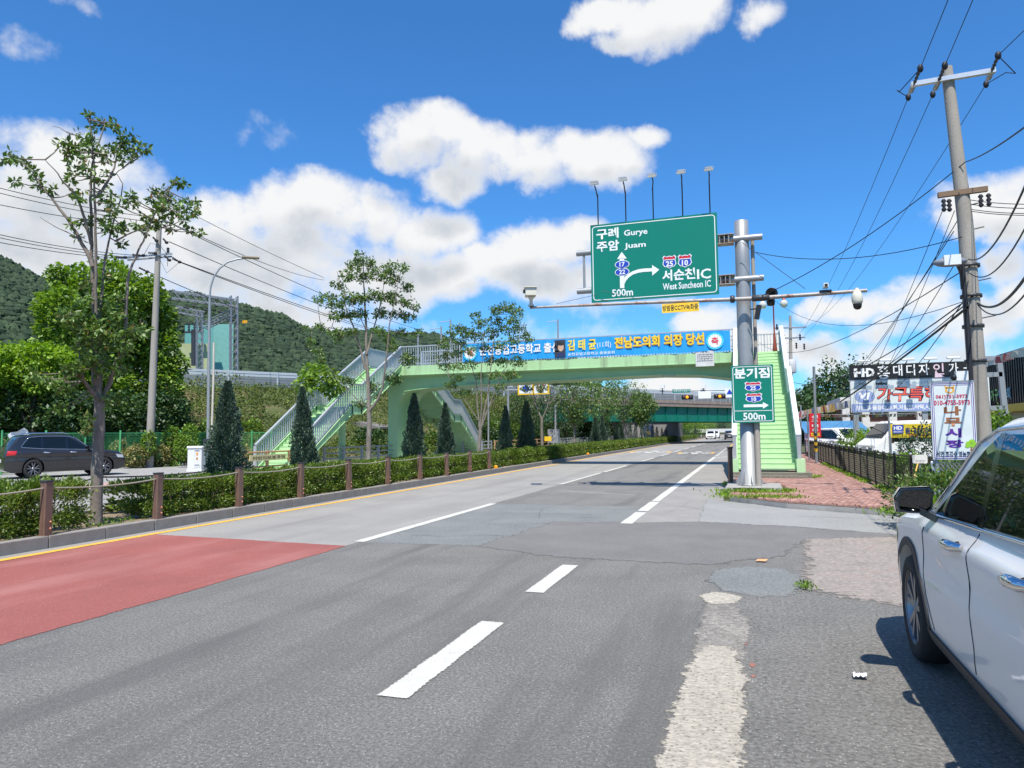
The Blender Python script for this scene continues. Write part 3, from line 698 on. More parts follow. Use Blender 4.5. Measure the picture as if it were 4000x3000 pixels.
def disc(mb, cx, cz, rx, rz, y, n=20): mb.add([(cx+rx*math.cos(2*math.pi*i/n), y, cz+rz*math.sin(2*math.pi*i/n)) for i in range(n)], [tuple(range(n))])
m_ = MB(); disc(m_, fx, zb0+.53, .15, .2, yf-.003); m_.build('portrait_face', SK, cloth)
m_ = MB(); disc(m_, fx, zb0+.70, .16, .09, yf-.005); m_.build('portrait_hair', BLK, cloth)
m_ = MB(); m_.add([(fx-.25,yf-.005,zb0+.05),(fx+.25,yf-.005,zb0+.05),(fx+.12,yf-.005,zb0+.27),(fx-.12,yf-.005,zb0+.27)], [(0,1,2,3)]); m_.build('portrait_suit', NAVY, cloth)
for cx in (bx0+.42, bx1-.68):
    m_ = MB(); disc(m_, cx, zb0+.47, .40, .40, yf, 28); m_.build('emblem_ring', BL2, cloth)
    m_ = MB()
    n = 32
    m_.add([(cx+(.335 if i % 2 else .29)*math.cos(2*math.pi*i/n), yf-.004, zb0+.47+(.335 if i % 2 else .29)*math.sin(2*math.pi*i/n)) for i in range(n)], [tuple(range(n))]); m_.build('emblem_disc', WHT, cloth)
    lettering('축', REDP, cloth, (cx, yf-.006, zb0+.29), L_, U_, height=.36, align='C', bold=.03, lift=.002)
# white warning plate hung on the edge beam
npl = thing('notice_plate', aty(1523,780,YB-.03), 'small white notice plate with black print on the footbridge beam', 'notice plate')
p0, p1 = aty(1503,792,YB-.03), aty(1542,757,YB-.03)
MB().box(p0.x,p1.x,YB-.03,YB-.012,p0.z,p1.z).build('plate', pm('plate_white', (.62,.62,.6), .4), npl)
for k, (t, mt) in enumerate((('( 알 림 )', BLK), ('이곳에 현수막을 불법', BLK), ('으로 설치하면 통보 없', BLK), ('이 바로 철거됩니다', BLK), ('순천국토관리사무소장', NAVY))):
    w = (p1.x-p0.x)*(.5 if k == 0 else .85)
    lettering(t, mt, npl, ((p0.x+p1.x)/2, YB-.034, p1.z-.09-k*.097-(.02 if k else 0)), L_, U_, height=.062, width=w, align='C', bold=.02, lift=0)
# globe lamp standing on the deck
gl = thing('globe_lamp', (1.2, 34.6, 5.15), 'copper red post lamp with two white globes above the stair head', 'lamp post')
COPPER = pm('copper_red_paint', (.33,.07,.04), .4, metal=.3, var=.1); GLOBE = pm('globe_glass', (.55,.55,.5), .15, var=.1, vs=20)
MB().lathe((1.2,34.6,5.15),[(.0,0),(.11,0),(.10,.25),(.07,.5),(.055,.8),(.035,1.0),(.03,2.75),(.045,2.78),(.02,2.9),(0,2.95)],14).build('post', COPPER, gl)
MB().tube([(.72,34.6,7.8),(.78,34.6,7.86),(1.2,34.6,7.8),(1.62,34.6,7.86),(1.68,34.6,7.8)],.02,8).build('cross_arm', COPPER, gl)
for x in (.74,1.66):
    g_ = MB().lathe((x,34.6,7.45),[(0,-.19),(.08,-.17),(.15,-.1),(.175,0),(.15,.1),(.09,.16),(.07,.18)],14).build('globe', GLOBE, gl)
    MB().lathe((x,34.6,7.6),[(.085,0),(.08,.07),(.03,.12),(.02,.2)],10).build('globe_cap', COPPER, g_)
# ================================================================ ROAD SIGN ON CANTILEVER POLE
STEEL = pm('galvanised_steel', (.33,.34,.345), .45, metal=.35, var=.08, vs=3, bump=.05, bs=40, dirt=(.26,.26,.26,.5), dirt_s=2)
STEEL_D = pm('grey_pole_paint', (.30,.32,.34), .45, metal=.4, var=.1, vs=3)
DARKST = pm('dark_steel', (.06,.06,.065), .5, metal=.4, var=.15)
RUSTY = pm('rusty_steel', (.36,.34,.32), .6, metal=.3, var=.1, dirt=(.25,.09,.03,.95), dirt_s=4, dirt_t=.5)
CONCP = pm('concrete_pole', (.33,.30,.26), .85, var=.1, vs=3, bump=.3, bs=50, fine=.12, dirt=(.23,.205,.175,.6), dirt_s=1.6, dirt_t=.54, stretch=(1,1,.35))
SIGNG = pm('sign_green_sheeting', (.0,.185,.125), .35, var=.03, spec=.5); SIGNW = pm('sign_white_sheeting', (.78,.8,.8), .4, var=.02)
SIGNB = pm('sign_blue_sheeting', (.015,.05,.42), .4, var=.02); SIGNR = pm('sign_red_sheeting', (.55,.02,.03), .4, var=.02)
BACKAL = pm('aluminium_back', (.5,.5,.5), .4, metal=.6)
WHITEP = pm('white_enamel', (.72,.72,.70), .35, var=.05); CREAM = pm('cream_plastic', (.65,.62,.52), .4, var=.05); BLKP = pm('black_plastic', (.015,.015,.017), .3)
PXc, PYc = -.05, 19.8
def c6(a, b): return ((2000+a/2.212)/S22, (600+b/2.212)/S22)
def c7(a, b): return ((2700+a/2.2114)/S22, (1200+b/2.2114)/S22)
def c8(a, b): return ((3000+a/2.212)/S22, (600+b/2.212)/S22)
def c8b(a, b): return ((3000+a/2.212)/S22, (1200+b/2.212)/S22)
def flat(pts, mat, parent, name, y):
    m = MB(); m.add([(p[0], y, p[1]) for p in pts], [tuple(range(len(pts)))]); o = m.build(name, mat, parent)
    if o.data.polygons[0].normal.y > 0: o.data.flip_normals()
    return o
def rrect(x0, x1, z0, z1, r, n=5):
    out = []
    for cx, cz, a in ((x1-r,z1-r,0),(x0+r,z1-r,90),(x0+r,z0+r,180),(x1-r,z0+r,270)):
        for i in range(n+1): t = R(a+90*i/n); out.append((cx+r*math.cos(t), cz+r*math.sin(t)))
    return out
def ring(x0, x1, z0, z1, r, w, mat, parent, name, y):
    o = rrect(x0,x1,z0,z1,r); i = rrect(x0+w,x1-w,z0+w,z1-w,max(r-w,.005)); n = len(o); m = MB()
    m.add([(p[0],y,p[1]) for p in o+i], [(k,n+k,n+(k+1)%n,(k+1)%n) for k in range(n)]); ob = m.build(name, mat, parent)
    if ob.data.polygons[0].normal.y > 0: ob.data.flip_normals()
    return ob
def shield(cx, cz, w, h, num, parent, y):
    half = [(0,.46),(.22,.40),(.36,.5),(.5,.36),(.43,.12),(.5,-.16),(.36,-.36),(.16,-.42),(0,-.5)]
    def sh(k, ytop=9): 
        r_ = [(cx+a*w*k, cz+b*h*k) for a, b in half]; l_ = [(cx-a*w*k, cz+b*h*k) for a, b in half[::-1]]
        return r_ + l_[1:-1]
    o = flat(sh(1.0), SIGNW, parent, 'route_shield', y)
    flat(sh(.88), SIGNB, o, 'shield_blue', y-.003)
    top = [p for p in sh(.88)]
    zc = cz+h*.17
    redp = [(cx-.36*w,zc),(cx+.36*w,zc),(cx+.42*w,cz+.33*h),(cx+.32*w,cz+.42*h),(cx+.2*w,cz+.34*h),(cx,cz+.40*h),(cx-.2*w,cz+.34*h),(cx-.32*w,cz+.42*h),(cx-.42*w,cz+.33*h)]
    flat(redp, SIGNR, o, 'shield_red', y-.005)
    flat([(cx-.38*w,zc-.012*1.2),(cx+.38*w,zc-.012*1.2),(cx+.37*w,zc+.004),(cx-.37*w,zc+.004)], SIGNW, o, 'shield_line', y-.007)
    lettering(num, SIGNW, o, (cx, y-.007, cz-h*.36), L_, U_, height=h*.42, align='C', bold=.03, lift=0)
sg = thing('sign_pole', (PXc, PYc, .22), 'thick grey steel pole carrying the large green direction sign and camera arm', 'sign pole')
MB().lathe((PXc,PYc,0),[(.0,.22),(.30,.22),(.30,.25),(.215,.25),(.20,3.0),(.185,6.2),(.18,7.28),(.10,7.31),(0,7.31)],24).build('pole', STEEL, sg)
gus = MB()
for k in range(8):
    t = k*math.pi/4+.2; c, s_ = math.cos(t), math.sin(t)
    gus.prism([(PXc+c*.2-s_*.008,PYc+s_*.2+c*.008,.25),(PXc+c*.34-s_*.008,PYc+s_*.34+c*.008,.25),(PXc+c*.34-s_*.008,PYc+s_*.34+c*.008,.32),(PXc+c*.205-s_*.008,PYc+s_*.205+c*.008,.6)],(s_*.016,-c*.016,0))
gus.build('base_gussets', STEEL_D, sg, kind='stuff')
YS = 19.5
TL, BR = aty(1275,487,YS), aty(1552,635,YS); bx_0, bx_1, bz_0, bz_1 = TL.x, BR.x+.02, BR.z, TL.z
za1, za2 = aty(1575,520,PYc).z, aty(1577,607,PYc).z
for z in (za1, za2):
    a = MB().tube([(bx_0-.45,PYc-.12,z),(PXc+.52,PYc-.12+.0,z)], .085, 14).build('support_arm', STEEL, sg)
    m = MB(); m.box(PXc-.62,PXc-.2,PYc-.28,PYc+.05,z-.13,z-.11); m.box(PXc-.62,PXc-.2,PYc-.28,PYc+.05,z+.11,z+.13)
    for x in (-.58,-.45,-.34): m.box(PXc+x,PXc+x+.02,PYc-.26,PYc+.02,z-.11,z+.11)
    m.build('arm_flange', RUSTY, a)
    m = MB()
    for x in (-.5,-.4): m.lathe((PXc+x,PYc-.12,z),[(.10,-.015),(.11,-.015),(.11,.015),(.10,.015)],14,axis='X')
    m.build('clamp', DARKST, a)
MB().tube([(bx_0-.24,PYc-.12,za2),(bx_0-.24,PYc-.12,za1)], .035, 10).build('tie_bar', STEEL, sg)
board = thing('direction_sign', ((bx_0+bx_1)/2, YS, bz_0), 'large green overhead direction sign with curved white arrow and route shields', 'road sign')
MB().box(bx_0,bx_1,YS,YS+.05,bz_0,bz_1).build('panel', SIGNG, board)
m = MB()
for z in (za1, za2): m.box(bx_0+.2,bx_1-.2,YS+.052,YS+.12,z-.05,z+.05)
m.build('back_rail', BACKAL, board)
yt = YS-.004
ring(bx_0+.05,bx_1-.05,bz_0+.05,bz_1-.05,.09,.022,SIGNW,board,'border',yt)
def txt6(s, x0, y1, x1, y0, **k):
    a = aty(*c6(x0,y1),YS); b = aty(*c6(x1,y0),YS)
    a2 = aty(*c6(x1,y1),YS); zb = (a.z+a2.z)/2 if k.pop('lvl',False) else a.z
    return lettering(s, k.pop('mat',SIGNW), board, (a.x,yt,a.z), L_, U_, height=b.z-a.z-(a2.z-a.z), width=b.x-a.x, lift=0, **k)
def t6(s, x0, x1, ybot, ytop, bold=.03, mat=None):   # corners: bottom-left (x0,ybot), top-left (x0,ytop)
    a = aty(*c6(x0,ybot),YS); b = aty(*c6(x0,ytop),YS); c = aty(*c6(x1,ybot),YS)
    return lettering(s, mat or SIGNW, board, (a.x,yt,a.z), L_, U_, height=b.z-a.z, width=c.x-a.x, lift=0, bold=bold)
t6('구례',730,922,745,655); t6('Gurye',968,1172,728,662,.02); t6('주암',732,927,852,762); t6('Juam',972,1157,834,775,.02)
t6('500m',865,1047,1238,1175,.02); t6('서순천',1300,1585,1104,1008); t6('IC',1600,1720,1086,1000,.02); t6('West Suncheon IC',1304,1720,1180,1122,.015)
Q = lambda a, b: (lambda p: (p.x, p.z))(aty(*c6(a,b),YS))
flat([Q(908,912),Q(992,906),Q(948,850)], SIGNW, board, 'arrow', yt)
flat([Q(934,1163),Q(971,1161),Q(969,905),Q(930,908)], SIGNW, board, 'arrow', yt)
cu = [(971,1128),(985,1098),(1010,1070),(1045,1045),(1090,1030),(1140,1022),(1213,1018)]; cl = [(1213,990),(1140,993),(1085,1002),(1040,1018),(1005,1040),(980,1060),(971,1072)]
ncv = len(cu); m = MB(); m.add([(*[Q(*p)[0]],yt-.001,Q(*p)[1]) for p in cu+cl[::-1]], [(i,i+1,ncv+i+1,ncv+i) for i in range(ncv-1)]); o = m.build('arrow', SIGNW, board)
if o.data.polygons[0].normal.y > 0: o.data.flip_normals()
flat([Q(1212,1055),Q(1273,1003),Q(1210,963)], SIGNW, board, 'arrow', yt)
for cy, num in ((957,'17'),(1023,'22')):
    cx, cz = Q(952,cy); cx2, _ = Q(1015,cy); rx = cx2-cx; rz = .115
    e = lambda k: [(cx+rx*k*math.cos(2*math.pi*i/28), cz+rz*k*math.sin(2*math.pi*i/28)) for i in range(28)]
    o = flat(e(1.0), SIGNW, board, 'route_oval', yt-.003); flat([(cx+(rx-.018)*math.cos(2*math.pi*i/28), cz+(rz-.018)*math.sin(2*math.pi*i/28)) for i in range(28)], SIGNB, o, 'oval_blue', yt-.006)
    lettering(num, SIGNW, o, (cx,yt-.009,cz-.065), L_, U_, height=.13, align='C', bold=.025, lift=0)
for a, num in ((1360,'25'),(1494,'10')):
    cx, cz = Q(a, 935 if num == '25' else 926); w = Q(1420,935)[0]-Q(1300,935)[0]; shield(cx, cz, w, w*.98, num, board, yt)
# five floodlights above the board
for k, (a, b, ha, hb) in enumerate(((745,612,710,262),(985,592,957,228),(1222,572,1210,196),(1476,546,1460,166),(1712,520,1700,140))):
    p = aty(*c6(a,b),YS+.06); q = aty(*c6(ha,hb),YS-.42); fl = thing('sign_floodlight', (p.x,p.y,bz_1), ['leftmost','second','middle','fourth','rightmost'][k]+' of the five floodlights on thin stems above the green sign', 'floodlight', 'floodlights above the direction sign')
    MB().tube([(p.x,p.y,bz_1-.15),(p.x,p.y,bz_1+.9),(p.x,p.y-.06,q.z-.22),(q.x,q.y+.2,q.z-.08),(q.x,q.y+.06,q.z-.03)],.017,8).build('stem', DARKST, fl)
    h = MB(); h.obox((q.x,q.y,q.z),.22,.20,.045,rx=.25); h.build('lamp_head', pm('lamp_white', (.62,.6,.55), .35), fl)
    m = MB(); m.tube([(q.x-.12,q.y,q.z),(q.x-.12,q.y,q.z+.07),(q.x+.12,q.y,q.z+.07),(q.x+.12,q.y,q.z)],.009,6); m.obox((q.x,q.y+.02,q.z+.055),.17,.1,.05); m.build('bracket', STEEL, fl)
# camera arm through the pole
arm = MB().tube([(-5.9,PYc-.42,5.25),(-3,PYc-.42,5.18),(PXc,PYc-.42,5.09),(1.6,PYc-.42,5.09),(2.87,PYc-.42,5.10)],[.035,.045,.055,.05,.045],12).build('camera_arm', RUSTY, sg)
m = MB(); m.lathe((PXc-.28,PYc-.42,5.105),[(.06,-.06),(.1,-.05),(.1,.05),(.06,.06)],12,axis='X'); m.build('arm_collar', DARKST, arm); MB().lathe((PXc+.42,PYc-.42,5.09),[(.06,-.22),(.085,-.2),(.085,.2),(.06,.22)],12,axis='X').build('arm_collar', DARKST, arm)
m = MB(); m.tube([(-2.7,PYc-.42,5.26),(bx_0+.3,PYc-.42,bz_0+.3)],.006,5); m.tube([(-5.1,PYc-.42,5.31),(bx_0+.2,PYc-.42,bz_0+.2)],.006,5); m.tube([(PXc,PYc-.42,6.6),(1.45,PYc-.42,5.25)],.008,5); m.build('stay_wire', DARKST, arm)
# secondary slim pole strapped to the back
MB().tube([(PXc+.22,PYc-.17,.22),(PXc+.225,PYc-.15,2.2),(PXc+.26,PYc+.06,3.9),(PXc+.27,PYc+.1,6.9)],[.075,.075,.05,.05],12).build('conduit', CONCP, sg)
cc = thing('camera_box', (-5.85,PYc-.42,5.28), 'cream boxed surveillance camera on the left tip of the arm', 'camera')
m = MB(); m.obox((-5.85,PYc-.52,5.66),.3,.42,.2,rz=.35); m.obox((-5.85,PYc-.52,5.785),.36,.5,.025,rz=.35); m.build('housing', CREAM, cc)
m = MB(); m.obox((-5.93,PYc-.745,5.66),.14,.04,.1,rz=.35); m.build('lens', BLKP, cc)
m = MB(); m.lathe((-5.85,PYc-.47,5.28),[(.09,0),(.09,.04),(.05,.06),(.05,.2),(.08,.22),(.08,.27)],12); m.build('bracket', CREAM, cc)
dc = thing('dome_camera', (2.64,PYc-.42,5.1), 'white dome camera hanging at the right tip of the arm', 'camera')
MB().lathe((2.64,PYc-.42,4.73),[(.07,.02),(.11,.05),(.13,.12),(.13,.25),(.09,.36),(.05,.38),(.05,.45)],16).build('housing', CREAM, dc)
MB().lathe((2.64,PYc-.42,4.73),[(0,-.1),(.05,-.09),(.09,-.05),(.105,.03),(.105,.06)],16).build('dome', BLKP, dc)
bc = thing('bullet_camera', (1.92,PYc-.42,5.22), 'small white bullet camera standing on the arm beside the dome camera', 'camera')
m = MB(); m.obox((1.92,PYc-.52,5.27),.11,.26,.1); m.build('housing', WHITEP, bc); MB().obox((1.92,PYc-.655,5.26),.07,.02,.07).build('lens', BLKP, bc)
MB().box(1.78,2.06,PYc-.49,PYc-.35,5.135,5.175).build('foot', BLKP, bc)
ls = thing('loudspeaker', (.55,PYc-.42,5.2), 'black horn loudspeaker on the arm right of the sign pole', 'loudspeaker')
p = aty(*c8(30,1215),PYc-.2)
MB().lathe((p.x,PYc-.12,p.z),[(.0,.05),(.05,.04),(.06,-.05),(.13,-.12),(.155,-.2),(.14,-.2),(.05,-.06),(0,-.05)],20,axis='Y').build('horn', BLKP, ls)
MB().lathe((p.x-.02,PYc-.1,p.z-.18),[(.0,-.12),(.09,-.1),(.11,0),(.09,.1),(0,.12)],14).build('driver', BLKP, ls)
sp_ = aty(*c6(2125,1370),PYc-.52); il = thing('infrared_lamp', sp_, 'black slanted lamp panel on the sign pole under the loudspeaker', 'lamp')
MB().obox(sp_,.13,.04,.38,ry=.2).build('panel', BLKP, il); MB().tube([(PXc+.15,PYc-.42,sp_.z+.1),(sp_.x,sp_.y+.03,sp_.z+.1)],.02,8).build('bracket', DARKST, il)
cp = thing('cctv_plate', aty(*c6(1456,1345),PYc-.45), 'small yellow plate with black lettering hanging under the camera arm', 'sign plate')
a = aty(*c6(1297,1380),PYc-.45); b = aty(*c6(1615,1302),PYc-.45)
MB().box(a.x,b.x,PYc-.46,PYc-.445,a.z,a.z+.245).build('plate', pm('plate_yellow', (.9,.56,.03), .45, dirt=(.65,.42,.08,.4), dirt_s=7, dirt_t=.62), cp)
lettering('방범용CCTV녹화중', BLK, cp, (a.x+.02,PYc-.464,a.z+.05), L_, U_, height=.16, width=b.x-a.x-.04, bold=.012, lift=0)
m = MB()
for x in (a.x+.25,b.x-.22): m.tube([(x,PYc-.45,a.z+.24),(x,PYc-.45,5.13)],.012,6)
m.build('hanger', RUSTY, cp, kind='stuff')
# lower green sign
a = aty(*c7(362,1000),YS-.02); b = aty(*c7(706,492),YS-.02); x0, x1, z0, z1 = a.x-.01, b.x, a.z, b.z; y2 = YS-.02
js = thing('junction_sign', ((x0+x1)/2,y2,z0), 'upright green junction sign with two shields and white arrow reading 500m', 'road sign')
MB().box(x0,x1,y2,y2+.03,z0,z1).build('panel', SIGNG, js)
m = MB(); m.box(x0+.1,x1-.1,y2+.032,PYc-.1,z0+.35,z0+.4); m.box(x0+.1,x1-.1,y2+.032,PYc-.1,z1-.4,z1-.35); m.build('bracket', STEEL_D, js)
ring(x0+.035,x1-.035,z0+.035,z1-.035,.06,.016,SIGNW,js,'border',y2-.004)
sx = lambda a: x0+(a-355)/(706-355)*(x1-x0); sz = lambda b: z1-(b-494)/(1000-494)*(z1-z0)
flat([(x0+.04,sz(898)),(x1-.04,sz(898)),(x1-.04,sz(893)),(x0+.04,sz(893))], SIGNW, js, 'divider', y2-.004)
lettering('분기점', SIGNW, js, (sx(380),y2-.004,sz(612)), L_, U_, height=sz(520)-sz(612), width=sx(674)-sx(380), bold=.035, lift=0)
lettering('500m', SIGNW, js, (sx(445),y2-.004,sz(976)), L_, U_, height=sz(912)-sz(976), width=sx(630)-sx(445), bold=.02, lift=0)
shield(sx(535),sz(684),.42,sz(640)-sz(728),'25',js,y2-.004); shield(sx(539),sz(782),.42,sz(738)-sz(824),'10',js,y2-.004)
flat([(sx(452),sz(864)),(sx(612),sz(864)),(sx(612),sz(880)),(sx(660),sz(850)),(sx(612),sz(822)),(sx(612),sz(840)),(sx(452),sz(840))], SIGNW, js, 'arrow', y2-.004)
# short brown bollard at the kerb by the pole
bo = thing('kerb_post', (-.56,21.2,.15), 'dark brown square kerb post left of the grey sign pole', 'bollard')
bevel(MB().box(-.625,-.495,21.1,21.27,.12,1.15).build('post', pm('brown_steel', (.075,.045,.03), .5, var=.2), bo), .01)
bevel(MB().box(-.645,-.475,21.08,21.29,1.15,1.2).build('cap', DARKST, bo), .015)

# ================================================================ UTILITY POLES
CABLE = pm('black_cable', (.012,.012,.016), .6, var=0)
PORC = pm('grey_insulator', (.42,.42,.42), .3); 
def insul(mb, a, b, r=.055, n=5):
    a = Vector(a); b = Vector(b); pts, rs = [], []
    for i in range(2*n+1): pts.append(a.lerp(b, i/(2*n))); rs.append(r if i % 2 else r*.45)
    mb.tube(pts, rs, 8)
UP = gp(2125, 1040, .1); 
d_ = ray(2118, 980); UPY = 15.8; UP = EYE + d_*(UPY/d_.y); UX = UP.x
up = thing('utility_pole', (UX,UPY,0), 'tall leaning concrete power pole at the right edge with two crossarms', 'utility pole')
def upx(u, v, dy=0): return aty(u, v, UPY+dy)
top = upx(2045,146); mid = upx(2085,480); low = upx(2122,960)
MB().tube([(low.x+.04,UPY,0),low,mid,top],[.19,.175,.135,.10],16).build('pole', CONCP, up)
lo2 = upx(2105,930); hi2 = upx(2078,560)
MB().tube([(lo2.x+.02,UPY-.25,0),upx(2103,930,-.25),upx(2090,700,-.25),upx(2079,560,-.25)],[.05,.05,.045,.03],8).build('cable_riser', CABLE, up)
a1, a2 = upx(1968,183,-.12), upx(2150,152,-.12)
MB().bar(a1, a2, .09, .09).build('crossarm', pm('galv_bright', (.6,.61,.62), .35, metal=.5), up)
b1, b2 = upx(2026,422,-.1), upx(2133,408,-.1)
MB().bar(b1, b2, .09, .10).build('crossarm', pm('old_timber', (.2,.13,.08), .8, var=.2), up)
ins = MB(); blk = MB(); cab = MB()
def wire(pts, r=.010, mb=None): (mb or cab).tube(pts, r*.75, 5, cap=False)
for (u, v, du, dv, k) in ((1975,180,1,0,0),(2028,174,1,0,1),(2143,152,1,0,2)):
    p = upx(u, v, -.15)
    q = upx(u-13, v+30, .9); insul(ins, p, p.lerp(q,.6)); blk.ball(q, .055, 8, 6, (1,1,1.5))      # toward the far poles
    s_ = upx(u+13, v-32, -1.1); insul(blk, p, s_, .035, 4); blk.ball(s_, .055, 8, 6, (1,1,1.5))
    far = aty([1700,1713,1735][k], [742,738,708][k], 60); wire(sagline(q, far, [1.1,1.2,1.0][k], 18))
    near = aty([2056,2110,2260][k], [-20,-20,20][k], [12.3,12.5,13.2][k]); far2 = near + (near-s_).normalized()*22; far2.z = near.z-.2; wire([s_, near, far2], .010)
    if k != 1: wire([s_, s_+Vector((-.3 if k == 0 else .35,.3,-.25)), q+Vector((-.25 if k == 0 else .3,-.2,.1)), q], .012)
ins.build('insulators', PORC, up, kind='stuff'); 
for (u, v) in ((2038,430),(2050,430),(2118,420),(2135,418)): p = upx(u, v, -.15); insul(blk, p, p-Vector((0,0,.25)), .05, 3)
for (u0, v0) in ((2036,455),(2062,455)):
    p = upx(u0, v0, .3); wire(sagline(p, aty(u0-250,v0+470,55), 1.2, 16)); 
blk.build('cable_ends', CABLE, up, kind='stuff')
# service cables: each end surveyed in the photograph
def seg(u0, v0, y0, u1, v1, y1, sag, r): wire(sagline(aty(u0,v0,y0), aty(u1,v1,y1), sag, 16), r)
seg(2085,350,15.6, 1620,650,19.6, .25,.014)   # to the sign pole (dark diagonal)
seg(2085,350,15.4, 2230,262,8.0, .05,.014)
seg(2095,575,15.6, 1640,740,60, 1.2,.016); seg(2078,512,15.6, 1632,545,19.9, .3,.012)
seg(2100,640,15.6, 1690,815,52, 1.0,.02); seg(2100,645,15.5, 1760,840,58, .8,.012)
seg(2112,655,15.5, 2240,560,9.0, .25,.026); seg(2112,658,15.5, 2250,585,8.0, .3,.014)
seg(2090,664,15.4, 1815,868,30, .06,.035); seg(2090,655,15.4, 1822,852,31, .1,.014)
seg(2092,560,15.4, 2240,340,7.5, .3,.016); seg(2095,590,15.6, 2250,420,8, .35,.014)
seg(2060,500,15.8, 1740,880,58, 1.0,.012); seg(2072,470,15.8, 1760,860,60, 1.2,.012); seg(2080,540,15.8, 1810,860,60, 1.2,.012); seg(2088,640,15.8, 1830,850,60, 1.5,.014)
seg(2085,650,15.7, 1672,648,34.5, .8,.010)
for v in (432,441,452,456): seg(2096,v,15.8, 2300,v+6,13, .05,.010)
cab.build('cables', CABLE, up, kind='stuff')
m = MB()
for v in (575,640,705,780): p = upx(2093+ (v-575)*.07, v); m.lathe((p.x,UPY,p.z),[(.18,-.03),(.19,-.03),(.19,.03),(.18,.03)],14)
for v, s_ in ((448,1),(500,1),(560,-1),(610,1),(690,1)): p = upx(2075+(v-448)*.13, v); m.tube([p,p+Vector((.35*s_,0,.06))],.012,5)
m.build('pole_bands', DARKST, up, kind='stuff')
sl_ = thing('street_light', upx(2075,575,-.3), 'small grey street light head on the leaning power pole', 'street light')
q = upx(2052,566,-.5)
MB().ball(q, .22, 12, 8, (1.35,.55,.42)).build('lamp_head', pm('lamp_grey', (.2,.22,.25), .4), sl_)
MB().tube([upx(2068,572,-.4), upx(2076,590,-.2), upx(2079,625,-.15)], .03, 8).build('bracket', DARKST, sl_)
MB().obox(q+Vector((.02,-.02,.02)),.28,.2,.19).build('lens', pm('lamp_lens', (.7,.72,.75), .2), sl_)
wc = thing('small_camera', upx(2080,800,-.2), 'small white security camera on the right power pole', 'camera')
q = upx(2077,812,-.3); MB().obox(q,.2,.12,.18).build('housing', WHITEP, wc); MB().ball(q+Vector((-.14,-.03,-.03)),.06,10,6).build('lens', BLKP, wc)
# farther power pole behind the stairs
F0 = aty(1712, 900, 62)
fp_ = thing('utility_pole', (F0.x,62,0), 'distant power pole with transformer right of the green stairs', 'utility pole')
t_ = aty(1707,682,62); MB().tube([(F0.x,62,0),(F0.x-.05,62,4),t_],[.2,.17,.1],12).build('pole', CONCP, fp_)
for v, u0, u1 in ((709,1674,1742),(731,1683,1740)): MB().bar(aty(u0,v,61.9),aty(u1,v-2,61.9),.11,.11).build('crossarm', STEEL_D, fp_)
m = MB()
for u, v in ((1693,722),(1728,722),(1720,740),(1737,742),(1678,700)): p = aty(u,v,61.8); insul(m,p,p-Vector((0,0,.5)),.09,3)
m.build('insulators', CABLE, fp_, kind='stuff')
p = aty(1712,790,61.7); MB().lathe(p-Vector((.1,0,.6)),[(.0,0),(.35,0),(.38,.1),(.38,1.0),(.3,1.1),(0,1.12)],14).build('transformer', pm('transformer_grey', (.45,.46,.46), .5), fp_)
# slim striped pole and two thin poles beside the pavement
for (u, v0, v1, y, r_, lab) in ((1764,792,1000,None,.07,'slim grey pole with yellow and black striped foot in the pavement'),(1730,915,990,None,.05,'thin dark pole behind the pavement fence beside the stairs')):
    b_ = gp(u, v1, .15) if v1 == 1000 else aty(u, v1, 46)
    sp = thing('slim_pole', (b_.x,b_.y,.15), lab, 'pole')
    t2 = aty(u-6 if v1 == 1000 else u, v0-(40 if v1 != 1000 else 0), b_.y); MB().tube([(b_.x,b_.y,.1),(t2.x,t2.y,t2.z)],[r_,r_*.85],10).build('shaft', STEEL_D, sp)
    if v1 == 1000:
        YB_ = [pm('stripe_yellow', (.7,.42,.02), .5), BLK]
        for k in range(6):
            z = .75+k*.14; m = MB(); n = 10
            vs = [(b_.x+(r_+.006)*math.cos(2*math.pi*i/n), b_.y+(r_+.006)*math.sin(2*math.pi*i/n), z+.1*math.sin(2*math.pi*i/n)+h) for h in (0,.14) for i in range(n)]
            m.add(vs, [(i,(i+1)%n,n+(i+1)%n,n+i) for i in range(n)]); m.build('stripe', YB_[k % 2], sp)
# ================================================================ VEGETATION
import numpy as np
npr = np.random.default_rng(11)
BARK = pm('grey_bark', (.20,.17,.14), .9, var=.3, vs=9, bump=.8, bs=40, stretch=(1,1,.4), dirt=(.33,.31,.27,.7), dirt_s=5, dirt_t=.52)
BARK_D = pm('dark_bark', (.10,.08,.06), .9, var=.3, vs=9, bump=.8, bs=40, stretch=(1,1,.4))
LF_MED = leafmat('leaf_mid_green', (.05,.105,.02), (.16,.26,.055), .4, .22, (.22,.13,.04))
LF_MED2 = leafmat('leaf_fresh_green', (.07,.14,.018), (.22,.34,.045), .45, .3)
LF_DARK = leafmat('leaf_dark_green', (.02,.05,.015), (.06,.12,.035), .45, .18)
LF_BRIGHT = leafmat('leaf_bright_green', (.10,.20,.015), (.28,.42,.04), .45, .35)
LF_HEDGE = leafmat('leaf_hedge', (.05,.10,.015), (.19,.27,.035), .35, .25, (.2,.16,.03))
LF_CON = leafmat('conifer_blue_green', (.035,.07,.045), (.11,.17,.115), .6, .05)
LF_DRY = leafmat('dry_grass', (.12,.13,.04), (.30,.26,.11), .7, .2)
LF_EMB = leafmat('embankment_leaf', (.055,.10,.02), (.19,.25,.055), .6, .25, (.24,.17,.07))
